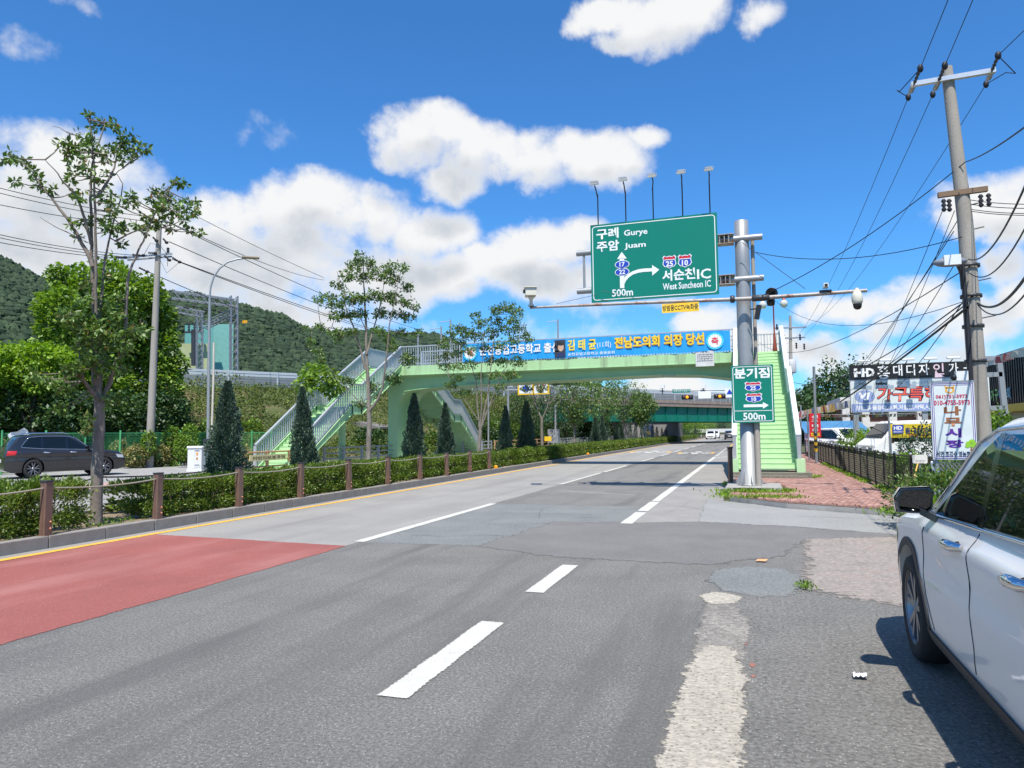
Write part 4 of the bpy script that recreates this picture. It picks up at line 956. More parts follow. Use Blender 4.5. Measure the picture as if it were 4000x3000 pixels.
def leaf_mesh(name, P, D, size, asp, mat, up=None):
    """one folded four-corner leaf per point; P positions, D leaf directions"""
    P = np.asarray(P, dtype=np.float32); D = np.asarray(D, dtype=np.float32); n = len(P)
    D /= np.linalg.norm(D, axis=1, keepdims=True)+1e-9
    ref = npr.normal(size=(n, 3)).astype(np.float32)
    if up is not None: ref = ref*.35 + np.array(up, dtype=np.float32)
    S_ = np.cross(D, ref); S_ /= np.linalg.norm(S_, axis=1, keepdims=True)+1e-9
    Nn = np.cross(S_, D); s = np.asarray(size, dtype=np.float32).reshape(-1, 1)*np.ones((n, 1), dtype=np.float32)
    V = np.empty((n, 4, 3), dtype=np.float32)
    V[:, 0] = P; V[:, 1] = P + D*s*.5 + S_*s*asp*.5 + Nn*s*.07; V[:, 2] = P + D*s - Nn*s*.08; V[:, 3] = P + D*s*.5 - S_*s*asp*.5 + Nn*s*.07
    me = bpy.data.meshes.new(name); me.vertices.add(n*4); me.vertices.foreach_set('co', V.ravel())
    idx = np.arange(n, dtype=np.int32)[:, None]*4
    tri = np.concatenate([idx, idx+1, idx+2, idx, idx+2, idx+3], axis=1).ravel().astype(np.int32)
    me.loops.add(n*6); me.loops.foreach_set('vertex_index', tri)
    me.polygons.add(n*2); me.polygons.foreach_set('loop_start', np.arange(0, n*6, 3, dtype=np.int32)); me.polygons.foreach_set('loop_total', np.full(n*2, 3, dtype=np.int32))
    me.materials.append(mat); me.update(); me.validate(); return me
def in_ball(n, shell=.0):
    v = npr.normal(size=(n, 3)); v /= np.linalg.norm(v, axis=1, keepdims=True); r = npr.random(n)**(1/3)
    r = shell + (1-shell)*r; return v*r[:, None]
def link_leaves(name, P, D, size, asp, mat, parent, up=None):
    off = OFF.get(parent.name, Vector((0, 0, 0))); P = np.asarray(P) - np.array(off)[None, :]
    return link(name, leaf_mesh(name, P, D, size, asp, mat, up), parent)
def tufts(centres, per, spread, size):
    """whorls of leaves at twig ends: positions and directions"""
    P, D, Sz = [], [], []
    for c in centres:
        k = max(3, int(npr.normal(per, per*.25)))
        d = npr.normal(size=(k, 3)); d[:, 2] -= .35; d /= np.linalg.norm(d, axis=1, keepdims=True)
        P.append(np.asarray(c)[None, :] + d*spread*npr.random((k, 1))); D.append(d + npr.normal(size=(k, 3))*.25); Sz.append(npr.uniform(.7, 1.25, k)*size)
    return np.concatenate(P), np.concatenate(D), np.concatenate(Sz)
def px_tree(name, label, base, conv, stems, clusters, leaf=.11, density=1.0, mat=None, twig=True, bark=None, r0=.1, group='slender street trees in the median'):
    """tree surveyed from the photograph: stems as polylines, foliage as clusters at the same distance"""
    t = thing(name, base, label, 'tree', group)
    wood = MB(); nodes = []
    for si, (pts, ra, rb, dd) in enumerate(stems):
        w = []
        for i, p in enumerate(pts):
            f = i/max(1, len(pts)-1); q = atp(*conv(*p), base, dd[0]+(dd[1]-dd[0])*f); w.append(q)
        # smooth
        fine = []
        for a, b in zip(w, w[1:]):
            for k in range(3): fine.append(a.lerp(b, k/3) + Vector((rnd.uniform(-1,1),rnd.uniform(-1,1),0))*.012*(k > 0))
        fine.append(w[-1]); n = len(fine)
        wood.tube(fine, [ra+(rb-ra)*(i/(n-1))**.8 for i in range(n)], 8); nodes += fine[2:]
    C = []; tw = MB()
    for (a, b, ra_, rb_) in clusters:
        c = atp(*conv(a, b), base, rnd.uniform(-.5, .5)); e = atp(*conv(a+ra_, b), base); f = atp(*conv(a, b+rb_), base)
        rx = (e - atp(*conv(a, b), base)).length; rz = (f - atp(*conv(a, b), base)).length; ry = (rx+rz)*.6
        near = min(nodes, key=lambda q: (q-c).length) if nodes else c
        tw.tube([near, near.lerp(c, .5)+Vector((0, 0, -.05*(near-c).length)), c], [.014, .01, .005], 5)
        n = max(4, int(density*4.2*(rx*rz)/(leaf*leaf)))
        pts = in_ball(n)*np.array([rx, ry, rz])[None, :] + np.array(c)[None, :]
        for q in pts[::5]:
            tw.tube([c, c.lerp(Vector(q), .6)+Vector((0, 0, .02)), Vector(q)], [.006, .004, .002], 4, cap=False)
        C += list(pts)
    wood.build('trunk', bark or BARK, t); tw.build('twigs', bark or BARK, t, kind='stuff')
    P, D, Sz = tufts(C, 6.5, leaf*.45, leaf)
    link_leaves('crown', P, D, Sz, .48, mat or LF_MED, t)
    return t
def cv(x0, y0, s): return lambda a, b: ((x0+a/s)/S22, (y0+b/s)/S22)
k1 = cv(0, 400, 2.212); idt = lambda a, b: (a, b); k4 = cv(1000, 1150, 2.212); k5 = cv(1700, 1250, 1.8433)
o2 = 1659  # crop 2 continues crop 1 downwards
T1 = (-10.94, 9.63, .12)
T1stems = [
 ([(835,3640),(838,3300),(850,2900),(858,2700),(852,2545)], .10, .085, (0,0)),
 ([(852,2580),(815,2400),(820,2200),(812,1950),(808,1650),(800,1400),(790,1150),(785,900),(785,700),(800,520),(860,330),(905,200),(910,140)], .052, .008, (0,.1)),
 ([(855,2580),(850,2350),(840,2050),(828,1700),(828,1400),(822,1000),(815,800),(818,600),(800,350),(780,200),(770,130)], .042, .007, (.05,-.3)),
 ([(860,2580),(875,2300),(868,2000),(870,1750),(885,1560),(905,1400),(930,1250),(985,1010),(1045,830),(1060,700),(1010,620)], .040, .006, (.1,.35)),
 ([(862,2600),(950,2420),(970,2330),(1030,2200),(1080,1950),(1095,1700),(1100,1560),(1130,1440),(1190,1290),(1255,1150),(1350,940),(1420,800),(1500,690)], .048, .006, (.1,-.2)),
 ([(802,1420),(760,1310),(690,1180),(600,1030),(540,950),(470,860),(380,750),(310,660),(280,600),(190,520),(80,450)], .04, .006, (0,.3)),
 ([(790,1230),(735,1010),(690,880),(630,770),(540,680),(470,580),(390,495)], .03, .005, (0,-.4)),
 ([(830,820),(900,730),(960,640),(995,520),(1040,330),(1080,230)], .032, .006, (.1,.4)),
 ([(700,1200),(600,1130),(470,1070),(345,990)], .015, .004, (0,.2)),
 ([(990,1200),(1080,1150),(1180,1110),(1280,1080),(1400,1080)], .02, .006, (.2,-.1)),
 ([(960,640),(1060,570),(1130,525)], .012, .003, (.1,.4)),
 ([(690,290),(600,270),(520,220),(445,205)], .012, .003, (.1,.3)),
 ([(850,2570),(780,2480),(720,2400),(690,2250)], .05, .02, (0,-.3)),
]
T1c = [(70,465,60,45),(150,500,75,45),(235,535,45,45),(285,600,35,40),(330,670,45,45),(345,730,30,30),(430,755,38,28),(150,690,50,28),
 (540,360,55,45),(600,400,75,50),(660,430,60,45),(770,130,45,50),(800,200,35,40),(700,290,50,30),(760,330,60,50),(800,400,70,60),(720,480,60,45),(600,620,50,45),(640,680,40,25),(740,560,45,50),(590,520,35,40),(690,540,45,45),
 (870,185,35,30),(985,170,45,30),(1010,230,45,35),(1130,290,50,40),(1080,370,65,45),(1150,420,60,45),(1230,380,55,30),(1270,405,30,20),(1000,440,60,45),(940,400,40,50),(930,480,50,40),(1140,480,45,25),(1040,500,40,30),(930,610,40,35),(880,690,40,40),(800,640,40,40),(770,770,45,40),(960,790,60,20),(620,790,60,22),(700,830,25,25),(880,850,50,30),(970,860,30,20),
 (1140,810,65,40),(1100,860,50,40),(1000,930,60,40),(950,970,40,30),(900,1050,70,40),(960,1100,70,60),(1060,1060,55,50),(700,1040,45,25),(770,1030,40,35),(1180,880,45,35),(620,1040,25,20),(690,1160,30,30),
 (1540,670,55,35),(1580,700,40,25),(1400,770,75,35),(1330,810,70,50),(1470,830,70,45),(1380,890,90,50),(1500,920,80,50),(1590,890,60,35),(1680,860,45,25),(1660,960,55,40),(1420,990,80,40),(1270,990,60,40),(1250,1080,50,50),(1330,1040,60,40),(1590,1010,50,35),(1490,1080,50,28),(1640,1090,50,28),(1720,1120,40,25),(1180,1050,40,25),(1060,1220,35,22),
 (600,1820,90,60),(680,1900,110,90),(800,1990,110,80),(900,1950,120,80),(1000,1870,90,70),(1140,1990,90,45),(1200,1980,60,40),(760,2220,110,60),(640,2300,110,50),(480,2400,110,40),(330,2390,80,30),(560,2480,100,50),(880,2300,80,60),(1030,2290,60,50),(860,2100,90,60),(700,2080,90,50),(1060,2130,60,50),(980,2040,80,60),(740,2740,35,45),(735,2830,20,35),(950,2560,60,50),(540,1480+1180,30,30)]
T1c += [(a+rnd.uniform(-25,25), b+rnd.uniform(-40,25), ra, rb) for a, b, ra, rb in T1c if b > 1700] + [(700,1700,80,60),(880,1760,90,60),(1010,1700,60,60),(760,1560,60,50),(930,1500,50,50)]
px_tree('street_tree', 'tall sparse multi stemmed tree with bare lower trunk nearest in the median', T1, k1, T1stems, T1c, leaf=.105, density=1.9)
T2 = (-11.7, 21.2, .12)
px_tree('street_tree', 'open crowned pale trunked tree in front of the footbridge stairs', T2, k4,
 [([(962,1650),(968,1450),(980,1150),(975,960),(965,700),(955,480),(950,250),(940,60),(930,-150),(925,-330)], .115, .012, (0,.1)),
  ([(985,1000),(1040,930),(1090,820),(1115,650),(1140,420),(1155,250),(1200,60),(1230,-120)], .055, .008, (0,-.4)),
  ([(945,650),(900,470),(850,300),(780,120),(730,-60),(700,-200)], .045, .007, (0,.4)),
  ([(955,520),(1000,350),(1060,150),(1100,-50),(1130,-250)], .035, .006, (0,.6)),
  ([(950,300),(900,200),(850,120)], .02, .005, (0,-.5)), ([(970,780),(900,700),(800,660),(690,690),(560,570)], .018, .004, (0,.3)),
  ([(985,980),(900,940),(830,860),(700,720),(650,660)], .02, .005, (0,-.3)), ([(880,400),(700,300),(560,280),(440,290)], .015, .004, (0,.2))],
 [(900,-330,70,45),(980,-260,80,50),(850,-250,70,50),(790,-170,70,50),(930,-160,90,60),(1050,-170,80,60),(1150,-230,70,50),(1260,-240,60,40),(1190,-120,80,50),(720,-90,70,45),(620,20,80,30),(530,50,60,25),(690,80,90,40),(800,20,80,60),(900,40,80,60),(1040,10,90,60),(1180,30,80,60),(1310,-60,60,40),(1300,60,70,40),(1380,110,50,30),(680,180,80,40),(780,170,80,50),(900,170,70,50),(1080,160,80,50),(1220,170,80,40),(1330,190,60,40),(560,280,70,30),(440,290,50,20),(700,330,80,40),(830,320,60,40),(1050,320,60,40),(1150,380,60,60),(1260,330,70,30),(1380,330,70,30),(480,410,50,35),(540,480,50,40),(570,560,45,40),(720,400,40,30),(1180,460,50,30),(1320,560,80,60),(1180,720,70,60),(1000,800,50,50),(800,740,60,40),(900,940,60,40),(1050,890,30,30)], leaf=.105, density=1.7)
T3 = (-12.0, 31.0, .12)
px_tree('street_tree', 'many stemmed young tree right of the green bridge pier', T3, k5,
 [([(312,965),(318,880),(322,790)], .11, .09, (0,0)),
  ([(322,800),(305,640),(300,450),(250,300),(225,170)], .05, .008, (0,.4)),
  ([(322,800),(335,600),(330,400),(345,200),(350,50)], .045, .008, (0,-.3)),
  ([(325,790),(375,560),(395,380),(415,200),(435,60),(455,-40)], .05, .008, (0,.2)),
  ([(330,780),(400,590),(470,420),(540,280),(600,160)], .04, .007, (0,-.4)),
  ([(310,720),(230,600),(150,500),(110,430)], .025, .005, (0,.3)), ([(350,690),(430,560),(520,470),(560,400)], .02, .005, (0,.4))],
 [(450,-70,60,40),(520,-90,70,40),(590,-60,60,40),(560,0,70,40),(430,0,60,40),(330,20,60,40),(290,-30,50,30),(220,80,60,40),(160,60,50,30),(110,110,60,35),(60,170,50,35),(180,150,60,40),(290,110,60,40),(400,90,60,50),(500,70,60,40),(600,60,60,35),(660,110,50,30),(570,140,60,40),(250,220,60,40),(140,240,60,30),(60,260,50,30),(350,190,50,40),(470,180,60,40),(680,140,40,25),(150,330,60,30),(250,320,50,30),(60,330,50,25),(400,290,50,35),(490,300,50,40),(590,300,60,40),(530,390,60,35),(430,400,50,30),(150,420,60,30),(330,400,40,30),(110,470,50,30),(200,520,50,25),(470,490,50,30),(570,400,40,30)], leaf=.12, density=1.3)
T4 = (-11.6, 42.0, .12)
px_tree('street_tree', 'forked street tree in front of the yellow framed sign', T4, k5,
 [([(770,925),(768,820),(768,710)], .1, .08, (0,0)), ([(768,720),(735,640),(715,560),(690,460)], .055, .01, (0,.3)), ([(770,715),(810,620),(835,500),(850,380),(880,260)], .05, .008, (0,-.3)), ([(735,640),(700,560),(650,470)], .03, .006, (0,.5)), ([(810,620),(860,560),(930,470)], .025, .006, (0,.2))],
 [(860,190,60,35),(930,230,60,35),(980,260,50,30),(800,240,60,40),(720,300,70,40),(640,330,60,35),(860,290,80,45),(950,310,60,35),(780,340,80,45),(690,380,70,40),(600,400,60,30),(900,370,70,40),(970,390,40,25),(820,420,80,40),(720,440,70,40),(640,430,60,30),(560,450,40,25),(880,440,60,30),(770,490,50,30),(660,490,50,25),(960,440,40,25)], leaf=.14, density=1.4, mat=LF_MED)

def make_tree(name, base, h, cr, label, mat, leaf=.16, n=2200, trunk_h=.3, bark=None, cat='tree', group=None, shape=1.0, r0=.12, clump=26):
    """broad-leaved tree: tapered trunk, limbs, leaf clumps spread through an uneven crown"""
    t = thing(name, base, label, cat, group); b = Vector(base); w = MB(); C = []
    top = b + Vector((rnd.uniform(-.04,.04)*h, rnd.uniform(-.04,.04)*h, h*.82))
    trunk = [b, b.lerp(top,.3)+Vector((rnd.uniform(-.1,.1),0,0)), b.lerp(top,.6), top]; w.tube(trunk, [r0, r0*.8, r0*.5, r0*.12], 8)
    z0 = h*trunk_h
    for k in range(clump):
        f = (k+.5)/clump; z = z0 + (h-z0)*(f*.92); prof = math.sin(math.pi*min(1, .18+.82*(1-f)**shape))
        a = k*2.39996 + rnd.uniform(-.4,.4); rad = cr*prof*rnd.uniform(.35,.95)
        c = b + Vector((math.cos(a)*rad, math.sin(a)*rad, z)); s = trunk[1].lerp(top, max(0, f-.25)); C.append((c, cr*rnd.uniform(.24,.42)))
        w.tube([s, s.lerp(c,.5)+Vector((0,0,.04*h*rnd.random())), c], [r0*.32, r0*.2, r0*.06], 5)
    w.build('trunk', bark or BARK_D, t); per = n//clump; P = []
    for c, rr in C: P.append(in_ball(per, .35)*np.array([rr,rr,rr*.75])[None,:]*npr.uniform(.7,1.35,(per,1)) + np.array(c)[None,:])
    P = np.concatenate(P); D = npr.normal(size=P.shape); D[:,2] -= .5
    link_leaves('crown', P, D, npr.uniform(.7,1.3,len(P))*leaf, .6, mat, t, up=(0,0,1))
    return t
# conifers along the median (prototype meshes, placed individually)
def conifer_mesh(seed, n):
    r = np.random.default_rng(seed); f = r.random(n)**1.55; a = r.random(n)*2*np.pi
    lump = 1+.2*np.sin(a*3+f*15+seed)+.15*np.sin(a*5-f*27+seed*2)+.08*np.sin(a*9+f*40)
    rad = .172*(1-f)**.72*(r.random(n)**.28)*lump + .004; z = .02+f*.98
    rad *= np.clip((z+.02)/.08, .55, 1)
    P = np.stack([np.cos(a)*rad, np.sin(a)*rad, z], 1); D = np.stack([np.cos(a)*.7, np.sin(a)*.7, np.full(n,.9)], 1)+r.normal(size=(n,3))*.3
    return leaf_mesh('conifer_crown', P, D, r.uniform(.5,1.2,n)*(.027 if n > 9000 else .036), .5, LF_CON)
CONM = [conifer_mesh(3, 17000), conifer_mesh(8, 17000), conifer_mesh(5, 2600)]
CTR = MB().lathe((0,0,0),[(.016,0),(.012,.5),(.001,.97)],6).mesh('conifer_trunk', BARK_D)
def k5b(a): return (1700+a/1.8433)/S22
cons = [(489,826,.95),(658,838,.9),(894,852,1),(962,872,1),(1090,878,.95),(1137,868,.9)] + [(k5b(a), (1250+b/1.8433)/S22, .95) for a, b in ((1155,700),(1205,690),(1308,750),(1342,752),(1405,752),(1438,745),(1490,735),(1528,735),(1567,755),(1594,770),(1630,778),(1662,790),(1692,792),(1726,782),(1757,792),(1790,782),(1824,790),(1875,762),(1902,795),(1925,798),(1943,800),(1958,802),(1972,805),(1985,806),(1997,808),(2008,810))]
ordn = ['nearest','second','third','fourth','fifth','sixth','seventh','eighth','ninth','tenth','eleventh','twelfth','thirteenth','fourteenth','fifteenth','sixteenth','seventeenth','eighteenth','nineteenth','twentieth']+['twenty-'+w for w in ('first','second','third','fourth','fifth','sixth','seventh','eighth','ninth')]+['thirtieth','thirty-first','thirty-second','thirty-third']
for i, (u, v, wd) in enumerate(cons):
    p = atx(u, v, -11.55); h = max(1.2, p.z-.12)
    lab = '%s dark conical evergreen in the median row counting from the camera' % ordn[i]
    t = thing('conifer', (-11.55, p.y, .12), lab, 'conifer', 'conical evergreens along the median'); t.scale = (h*wd*rnd.uniform(.88,1.15), h*wd*rnd.uniform(.88,1.15), h); t.rotation_mode = 'XYZ'; t.rotation_euler = (rnd.uniform(-.03,.03),rnd.uniform(-.03,.03),rnd.uniform(0,6)); OFF[t.name] = Vector((0,0,0))
    link('crown', CONM[2 if i > 9 else i % 2], t); link('trunk', CTR, t)
# hedge: clipped azalea shrubs in runs
def shrub_mesh(seed, n, w=1.0, l=1.15, h=.62, box=.5, leaf=.055, mat=None):
    r = np.random.default_rng(seed); v = r.normal(size=(n,3)); v /= np.linalg.norm(v,axis=1,keepdims=True)
    v = np.sign(v)*np.abs(v)**box; v /= np.max(np.abs(v),axis=1,keepdims=True)**.55
    rr = .55+.45*r.random((n,1))**.35; lump = 1+.13*np.sin(v[:,0:1]*5+seed)*np.cos(v[:,1:2]*6)+.08*r.normal(size=(n,1))
    P = v*rr*lump*np.array([w/2,l/2,h*.5])[None,:]; P[:,2] += h*.5+.06; P[:,2] = np.maximum(P[:,2], .05+.3*r.random(n)**2*h)
    D = v*.7+r.normal(size=(n,3))*.6; D[:,2] += .5
    return leaf_mesh('shrub_foliage', P, D, r.uniform(.6,1.3,n)*leaf, .42, mat or LF_HEDGE)
SHM = [shrub_mesh(s, 8500, leaf=.062) for s in (1,2,3)] + [shrub_mesh(s, 2600, leaf=.1) for s in (4,5)]
stm = MB()
for k in range(16):
    a = rnd.uniform(0,6.28); q = Vector((math.cos(a)*rnd.uniform(.2,.42), math.sin(a)*rnd.uniform(.2,.5), rnd.uniform(.35,.6)))
    s0 = Vector((q.x*.3,q.y*.3,0)); stm.tube([s0, s0.lerp(q,.5)+Vector((rnd.uniform(-.05,.05),rnd.uniform(-.05,.05),0)), q],[.011,.008,.003],4,cap=False)
STM = stm.mesh('shrub_stems', BARK_D)
def hedge(name, label, y0, y1, x=-10.78, h=1.0, step=1.0, far=False, xw=1.0, ragged=0, cat='hedge', z=.115):
    t = thing(name, (x, (y0+y1)/2, z), label, cat, 'clipped hedges along the median'); n = max(1, round((y1-y0)/step))
    for i in range(n):
        y = y0+(i+.5)*(y1-y0)/n - (y0+y1)/2
        o = link('shrub', SHM[rnd.choice((3,4))] if far else SHM[rnd.choice((0,1,2))], t)
        o.location = (rnd.uniform(-.05,.05), y, rnd.uniform(-.03,.02)); o.scale = (xw*rnd.uniform(.92,1.08), step*rnd.uniform(.95,1.1), h*rnd.uniform(1-.06-ragged,1.06)); o.rotation_euler = (0,0,rnd.choice((0,math.pi)))
        if not far: st_ = link('stems', STM, o)
    return t
hedge('hedge','bushy green hedge at the left edge in front of the dark parked car', 4.2, 8.9, h=1.12, ragged=.08)
hedge('hedge','clipped hedge between the nearest tall tree and the second tree', 10.6, 20.4, h=1.05)
hedge('hedge','clipped hedge between the second tree and the bridge pier tree', 21.9, 30.3, h=1.0)
hedge('hedge','clipped hedge beyond the last rope post near the orange marker', 31.6, 46, h=1.08, xw=1.05)
hedge('hedge','low trimmed hedge in the median under the footbridge shadow', 47, 62, far=True, h=1.1, step=1.2, xw=1.2)
hedge('hedge','distant trimmed hedge row in the median towards the overpass', 63.5, 150, far=True, h=1.15, step=2.4, xw=1.25)
# back row of the planting, seen through the gaps
hedge('hedge','rear hedge row behind the rope posts on the side road edge', 11.2, 36, x=-11.95, h=.92, step=1.2, far=True)
# dense trees behind the green mesh fence on the left
def mass(name, label, blobs, dist, leaf, n, mat, trunk=None, cat='tree', group=None, dens=1.0, flatten=.8):
    """dense tree or shrub: ellipsoid lobes surveyed at one distance; leaves mostly near the lobe surfaces"""
    d = ray(blobs[0][0], 930); d.z = 0; d.normalize(); base = EYE + d*dist; base.z = .1
    t = thing(name, base, label, cat, group); P = []; N_ = []; A = sum(b[2]*b[3] for b in blobs); w = MB()
    for (u, v, ru, rv) in blobs:
        dd = rnd.uniform(-1.6,1.6); c = atp(u, v, base, dd); rx = (atp(u+ru, v, base, dd)-c).length; rz = (atp(u, v+rv, base, dd)-c).length
        k = int(n*ru*rv/A); q = in_ball(k, .62); q *= (1+.18*np.sin(q[:,0:1]*7+u)*np.cos(q[:,2:3]*8+v))*npr.uniform(.85,1.12,(k,1)); N_.append(q); P.append(q*np.array([rx,rx*.8,rz])[None,:]+np.array(c)[None,:])
        if trunk: 
            s = base+Vector((0,0,max(.3,c.z*.35))); w.tube([s, s.lerp(c,.6), c],[.12,.07,.02],5)
    if trunk: w.tube([base, base+Vector((.1,0,trunk))],[.25,.16],8); w.build('trunk', BARK_D, t)
    P = np.concatenate(P); N_ = np.concatenate(N_); D = N_*.6+npr.normal(size=P.shape)*.7; D[:,2] -= .3
    link_leaves('crown' if trunk else 'foliage', P, D, npr.uniform(.65,1.3,len(P))*leaf, .7, mat, t, up=(0,0,1))
    return t
mass('plane_tree','big dense green plane tree behind the mesh fence on the left',
 [(215,760,110,110),(130,690,60,70),(190,640,80,60),(260,640,70,60),(310,690,60,80),(345,760,45,70),(150,610,40,30),(240,590,40,35),(330,640,30,40),(360,700,25,40),(100,660,30,30),(300,830,80,80),(200,860,110,70),(360,830,35,50),(385,790,25,25),(120,590,25,18),(270,605,20,25)], 49, .30, 22000, LF_MED2, trunk=3)
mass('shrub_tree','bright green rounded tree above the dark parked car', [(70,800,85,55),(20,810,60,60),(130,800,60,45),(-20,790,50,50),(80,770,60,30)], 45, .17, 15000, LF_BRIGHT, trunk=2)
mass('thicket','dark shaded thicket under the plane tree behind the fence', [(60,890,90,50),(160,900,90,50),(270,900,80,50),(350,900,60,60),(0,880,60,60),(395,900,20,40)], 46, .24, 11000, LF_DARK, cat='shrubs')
mass('fig_shrub','broad leaved bright shrub behind the lower stair railing', [(690,815,35,22),(720,830,30,25),(660,830,25,18),(675,800,25,15)], 34, .22, 900, LF_MED2, cat='shrub')
# weeds in the lot around the utility pole
mass('weed_patch','tall pale weeds against the mesh fence by the utility pole', [(260,975,25,25),(290,985,30,22),(345,985,25,25),(380,970,30,30),(410,985,20,20),(235,990,15,15),(520,985,30,20),(300,1000,50,6)], 41.5, .13, 6000, LF_DRY, cat='weeds')
mass('weed_patch','green bushes in front of the mesh fence left of the white cabinet', [(320,960,18,26),(370,950,20,30),(395,965,20,25),(350,1005,40,10),(410,945,20,30),(300,1003,25,6)], 40.5, .12, 4500, LF_MED2, cat='weeds')
# ================================================================ MEDIAN POSTS AND ROPES
BROWNP = pm('brown_post_steel', (.165,.10,.075), .5, var=.2, vs=6, dirt=(.22,.14,.10,.5), dirt_s=8)
ROPE = pm('grey_rope', (.3,.27,.22), .9, var=.25, vs=60); COPB = pm('copper_bolt', (.42,.19,.11), .45, metal=.5)
pm_post = MB()
pm_post.box(-.055,.0,-.06,.06,0,.80); pm_post.box(.006,.055,-.06,.06,0,.80); pm_post.box(-.045,.045,-.05,.05,0,.795)
POSTM = pm_post.mesh('post', BROWNP)
CAPM = MB().box(-.062,.062,-.068,.068,.80,.825).mesh('post_cap', DARKST)
bm_ = MB(); bm_.ball((0,0,0),.022,8,6); BOLTM = bm_.mesh('bolt', COPB)
FOOTM = MB().box(-.08,.08,-.09,.09,0,.012).mesh('foot_plate', BROWNP)
posts = [5.88+2.135*k for k in range(11)]
words = ['first','second','third','fourth','fifth','sixth','seventh','eighth','ninth','tenth','eleventh','twelfth']
for k, y in enumerate(posts):
    if k == 0: continue
    t = thing('rope_post', (-10.1,y,.185), '%s brown rope post from the left along the median kerb' % words[k-1], 'post', 'brown rope posts on the median kerb', rz=rnd.uniform(-.08,.08)); OFF[t.name] = Vector((0,0,0))
    t.rotation_euler = (rnd.uniform(-.015,.015), rnd.uniform(-.015,.015), rnd.uniform(-.08,.08))
    link('post', POSTM, t); link('post_cap', CAPM, t); link('foot_plate', FOOTM, t)
    for z in (.10,.2): o = link('bolt', BOLTM, t); o.location = (.06,.03,z)
for k, (a, b) in enumerate(zip(posts, posts[1:])):
    m = MB(); pts = sagline((-10.1,a,.90),(-10.1,b,.90),.05,14)
    m.tube(pts, .013, 6, cap=False)
    o = m.build('rope', ROPE, None, loc=(-10.1,(a+b)/2,.86))
    tag(o, ('rope running from the left edge to the first brown post' if k == 0 else 'grey rope strung between the %s and %s brown posts' % (words[k-1], words[k])), 'rope', 'ropes between the median posts')
for k, y in enumerate((10.9,14.9,18.4)):
    t = thing('rope_post', (-12.35,y,.13), ['rear brown post seen behind the nearest tall tree trunk','rear brown post behind the hedge near the white cabinet','rear brown post behind the hedge near the second tree'][k], 'post', 'rear posts of the median'); OFF[t.name] = Vector((0,0,0))
    link('post', POSTM, t); link('post_cap', CAPM, t)
m = MB(); m.tube(sagline((-12.35,7,.86),(-12.35,10.9,.86),.18,10)+sagline((-12.35,10.9,.86),(-12.35,14.9,.86),.06,10)[1:], .016, 6); tag(m.build('rope', pm('dark_rope', (.06,.05,.045), .9), None, loc=(-12.35,10,.8)), 'dark slack rope behind the hedge at the tall tree', 'rope')
# round amber reflectors on the kerb
AMB = pm('amber_reflector', (.85,.32,.01), .3)
for k, (u, v) in enumerate(((1067+4,1010),(1270,979))):
    p = atx(u, v, -10.08)
    t = thing('kerb_reflector', (-10.08,p.y,.15), ['round amber kerb reflector beyond the last rope post','distant round amber reflector on the median kerb'][k], 'reflector')
    MB().lathe((-10.08,p.y,.24),[(0,-.025),(.075,-.02),(.09,0),(.075,.02),(0,.025)],16,axis='Y').build('disc', AMB, t); MB().box(-10.1,-10.06,p.y+.03,p.y+.05,.14,.24).build('stem', DARKST, t)

# ================================================================ LEFT SIDE: LOT, FENCE, POLE, LAMP, CABINET
FENG = pm('fence_green', (.10,.42,.16), .45, var=.08)
XF = -30.2
fen = thing('mesh_fence', (XF,28,.1), 'green welded mesh fence along the back of the gravel lot', 'fence')
pan = MB()
for i in range(30): pan.box(-.004,.004,i*.067,i*.067+.008,.08,1.75)
for z in (.1,.5,.9,1.3,1.62,1.72): pan.box(-.006,.006,0,2.0,z,z+.012)
for i in range(30): pan.box(-.05,.004,i*.067,i*.067+.008,1.75,1.78)
PANM = pan.mesh('mesh_panel', FENG)
fy = 21.8; k = 0
while fy < 74:
    o = link('mesh_panel', PANM, fen); o.location = (0, fy-28, 0); o['kind'] = 'stuff'
    MB().tube([(XF+.05,fy,.05),(XF+.05,fy,2.0)],.045,8).build('fence_post', FENG, fen); fy += 2.0
gt = thing('gate', (XF,15,.1), 'green steel frame gate behind the dark parked car', 'gate')
m = MB(); 
for a, b in ((10.6,16.0),(16.2,21.4)):
    for z in (.3,1.15,1.95): m.tube([(XF,a,z),(XF,b,z)],.035,8)
    for y in (a,(a+b)/2,b): m.tube([(XF,y,.15),(XF,y,1.95)],.035,8)
m.build('frame', FENG, gt)
m = MB()
for i in range(150): m.box(XF-.004,XF+.004,10.6+i*.072,10.6+i*.072+.008,.3,1.95)
m.build('infill_mesh', FENG, gt, kind='stuff')
MB().tube([(XF,21.6,0),(XF,21.6,2.55)],.1,12).build('gate_post', FENG, gt)
MB().tube([(XF,21.55,2.45),(XF,16.2,2.0)],.02,6).build('stay', FENG, gt)
bag = thing('plastic_bag', (XF+.2,22.6,1.4), 'torn white plastic sheet caught on the green fence', 'plastic sheet')
m = MB(); n = 9
gr = [[(XF+.15+.12*math.sin(i*1.3+j*.7), 22.0+i*.2, 1.25+j*.11+.14*math.sin(i*.9)+(.25 if 2 < i < 5 and j > 3 else 0)) for i in range(n)] for j in range(6)]
for j in range(5):
    for i in range(n-1): m.add([gr[j][i],gr[j][i+1],gr[j+1][i+1],gr[j+1][i]],[(0,1,2,3)],True)
m.build('sheet', pm('white_plastic', (.75,.75,.76), .4, var=.1, vs=8), bag)
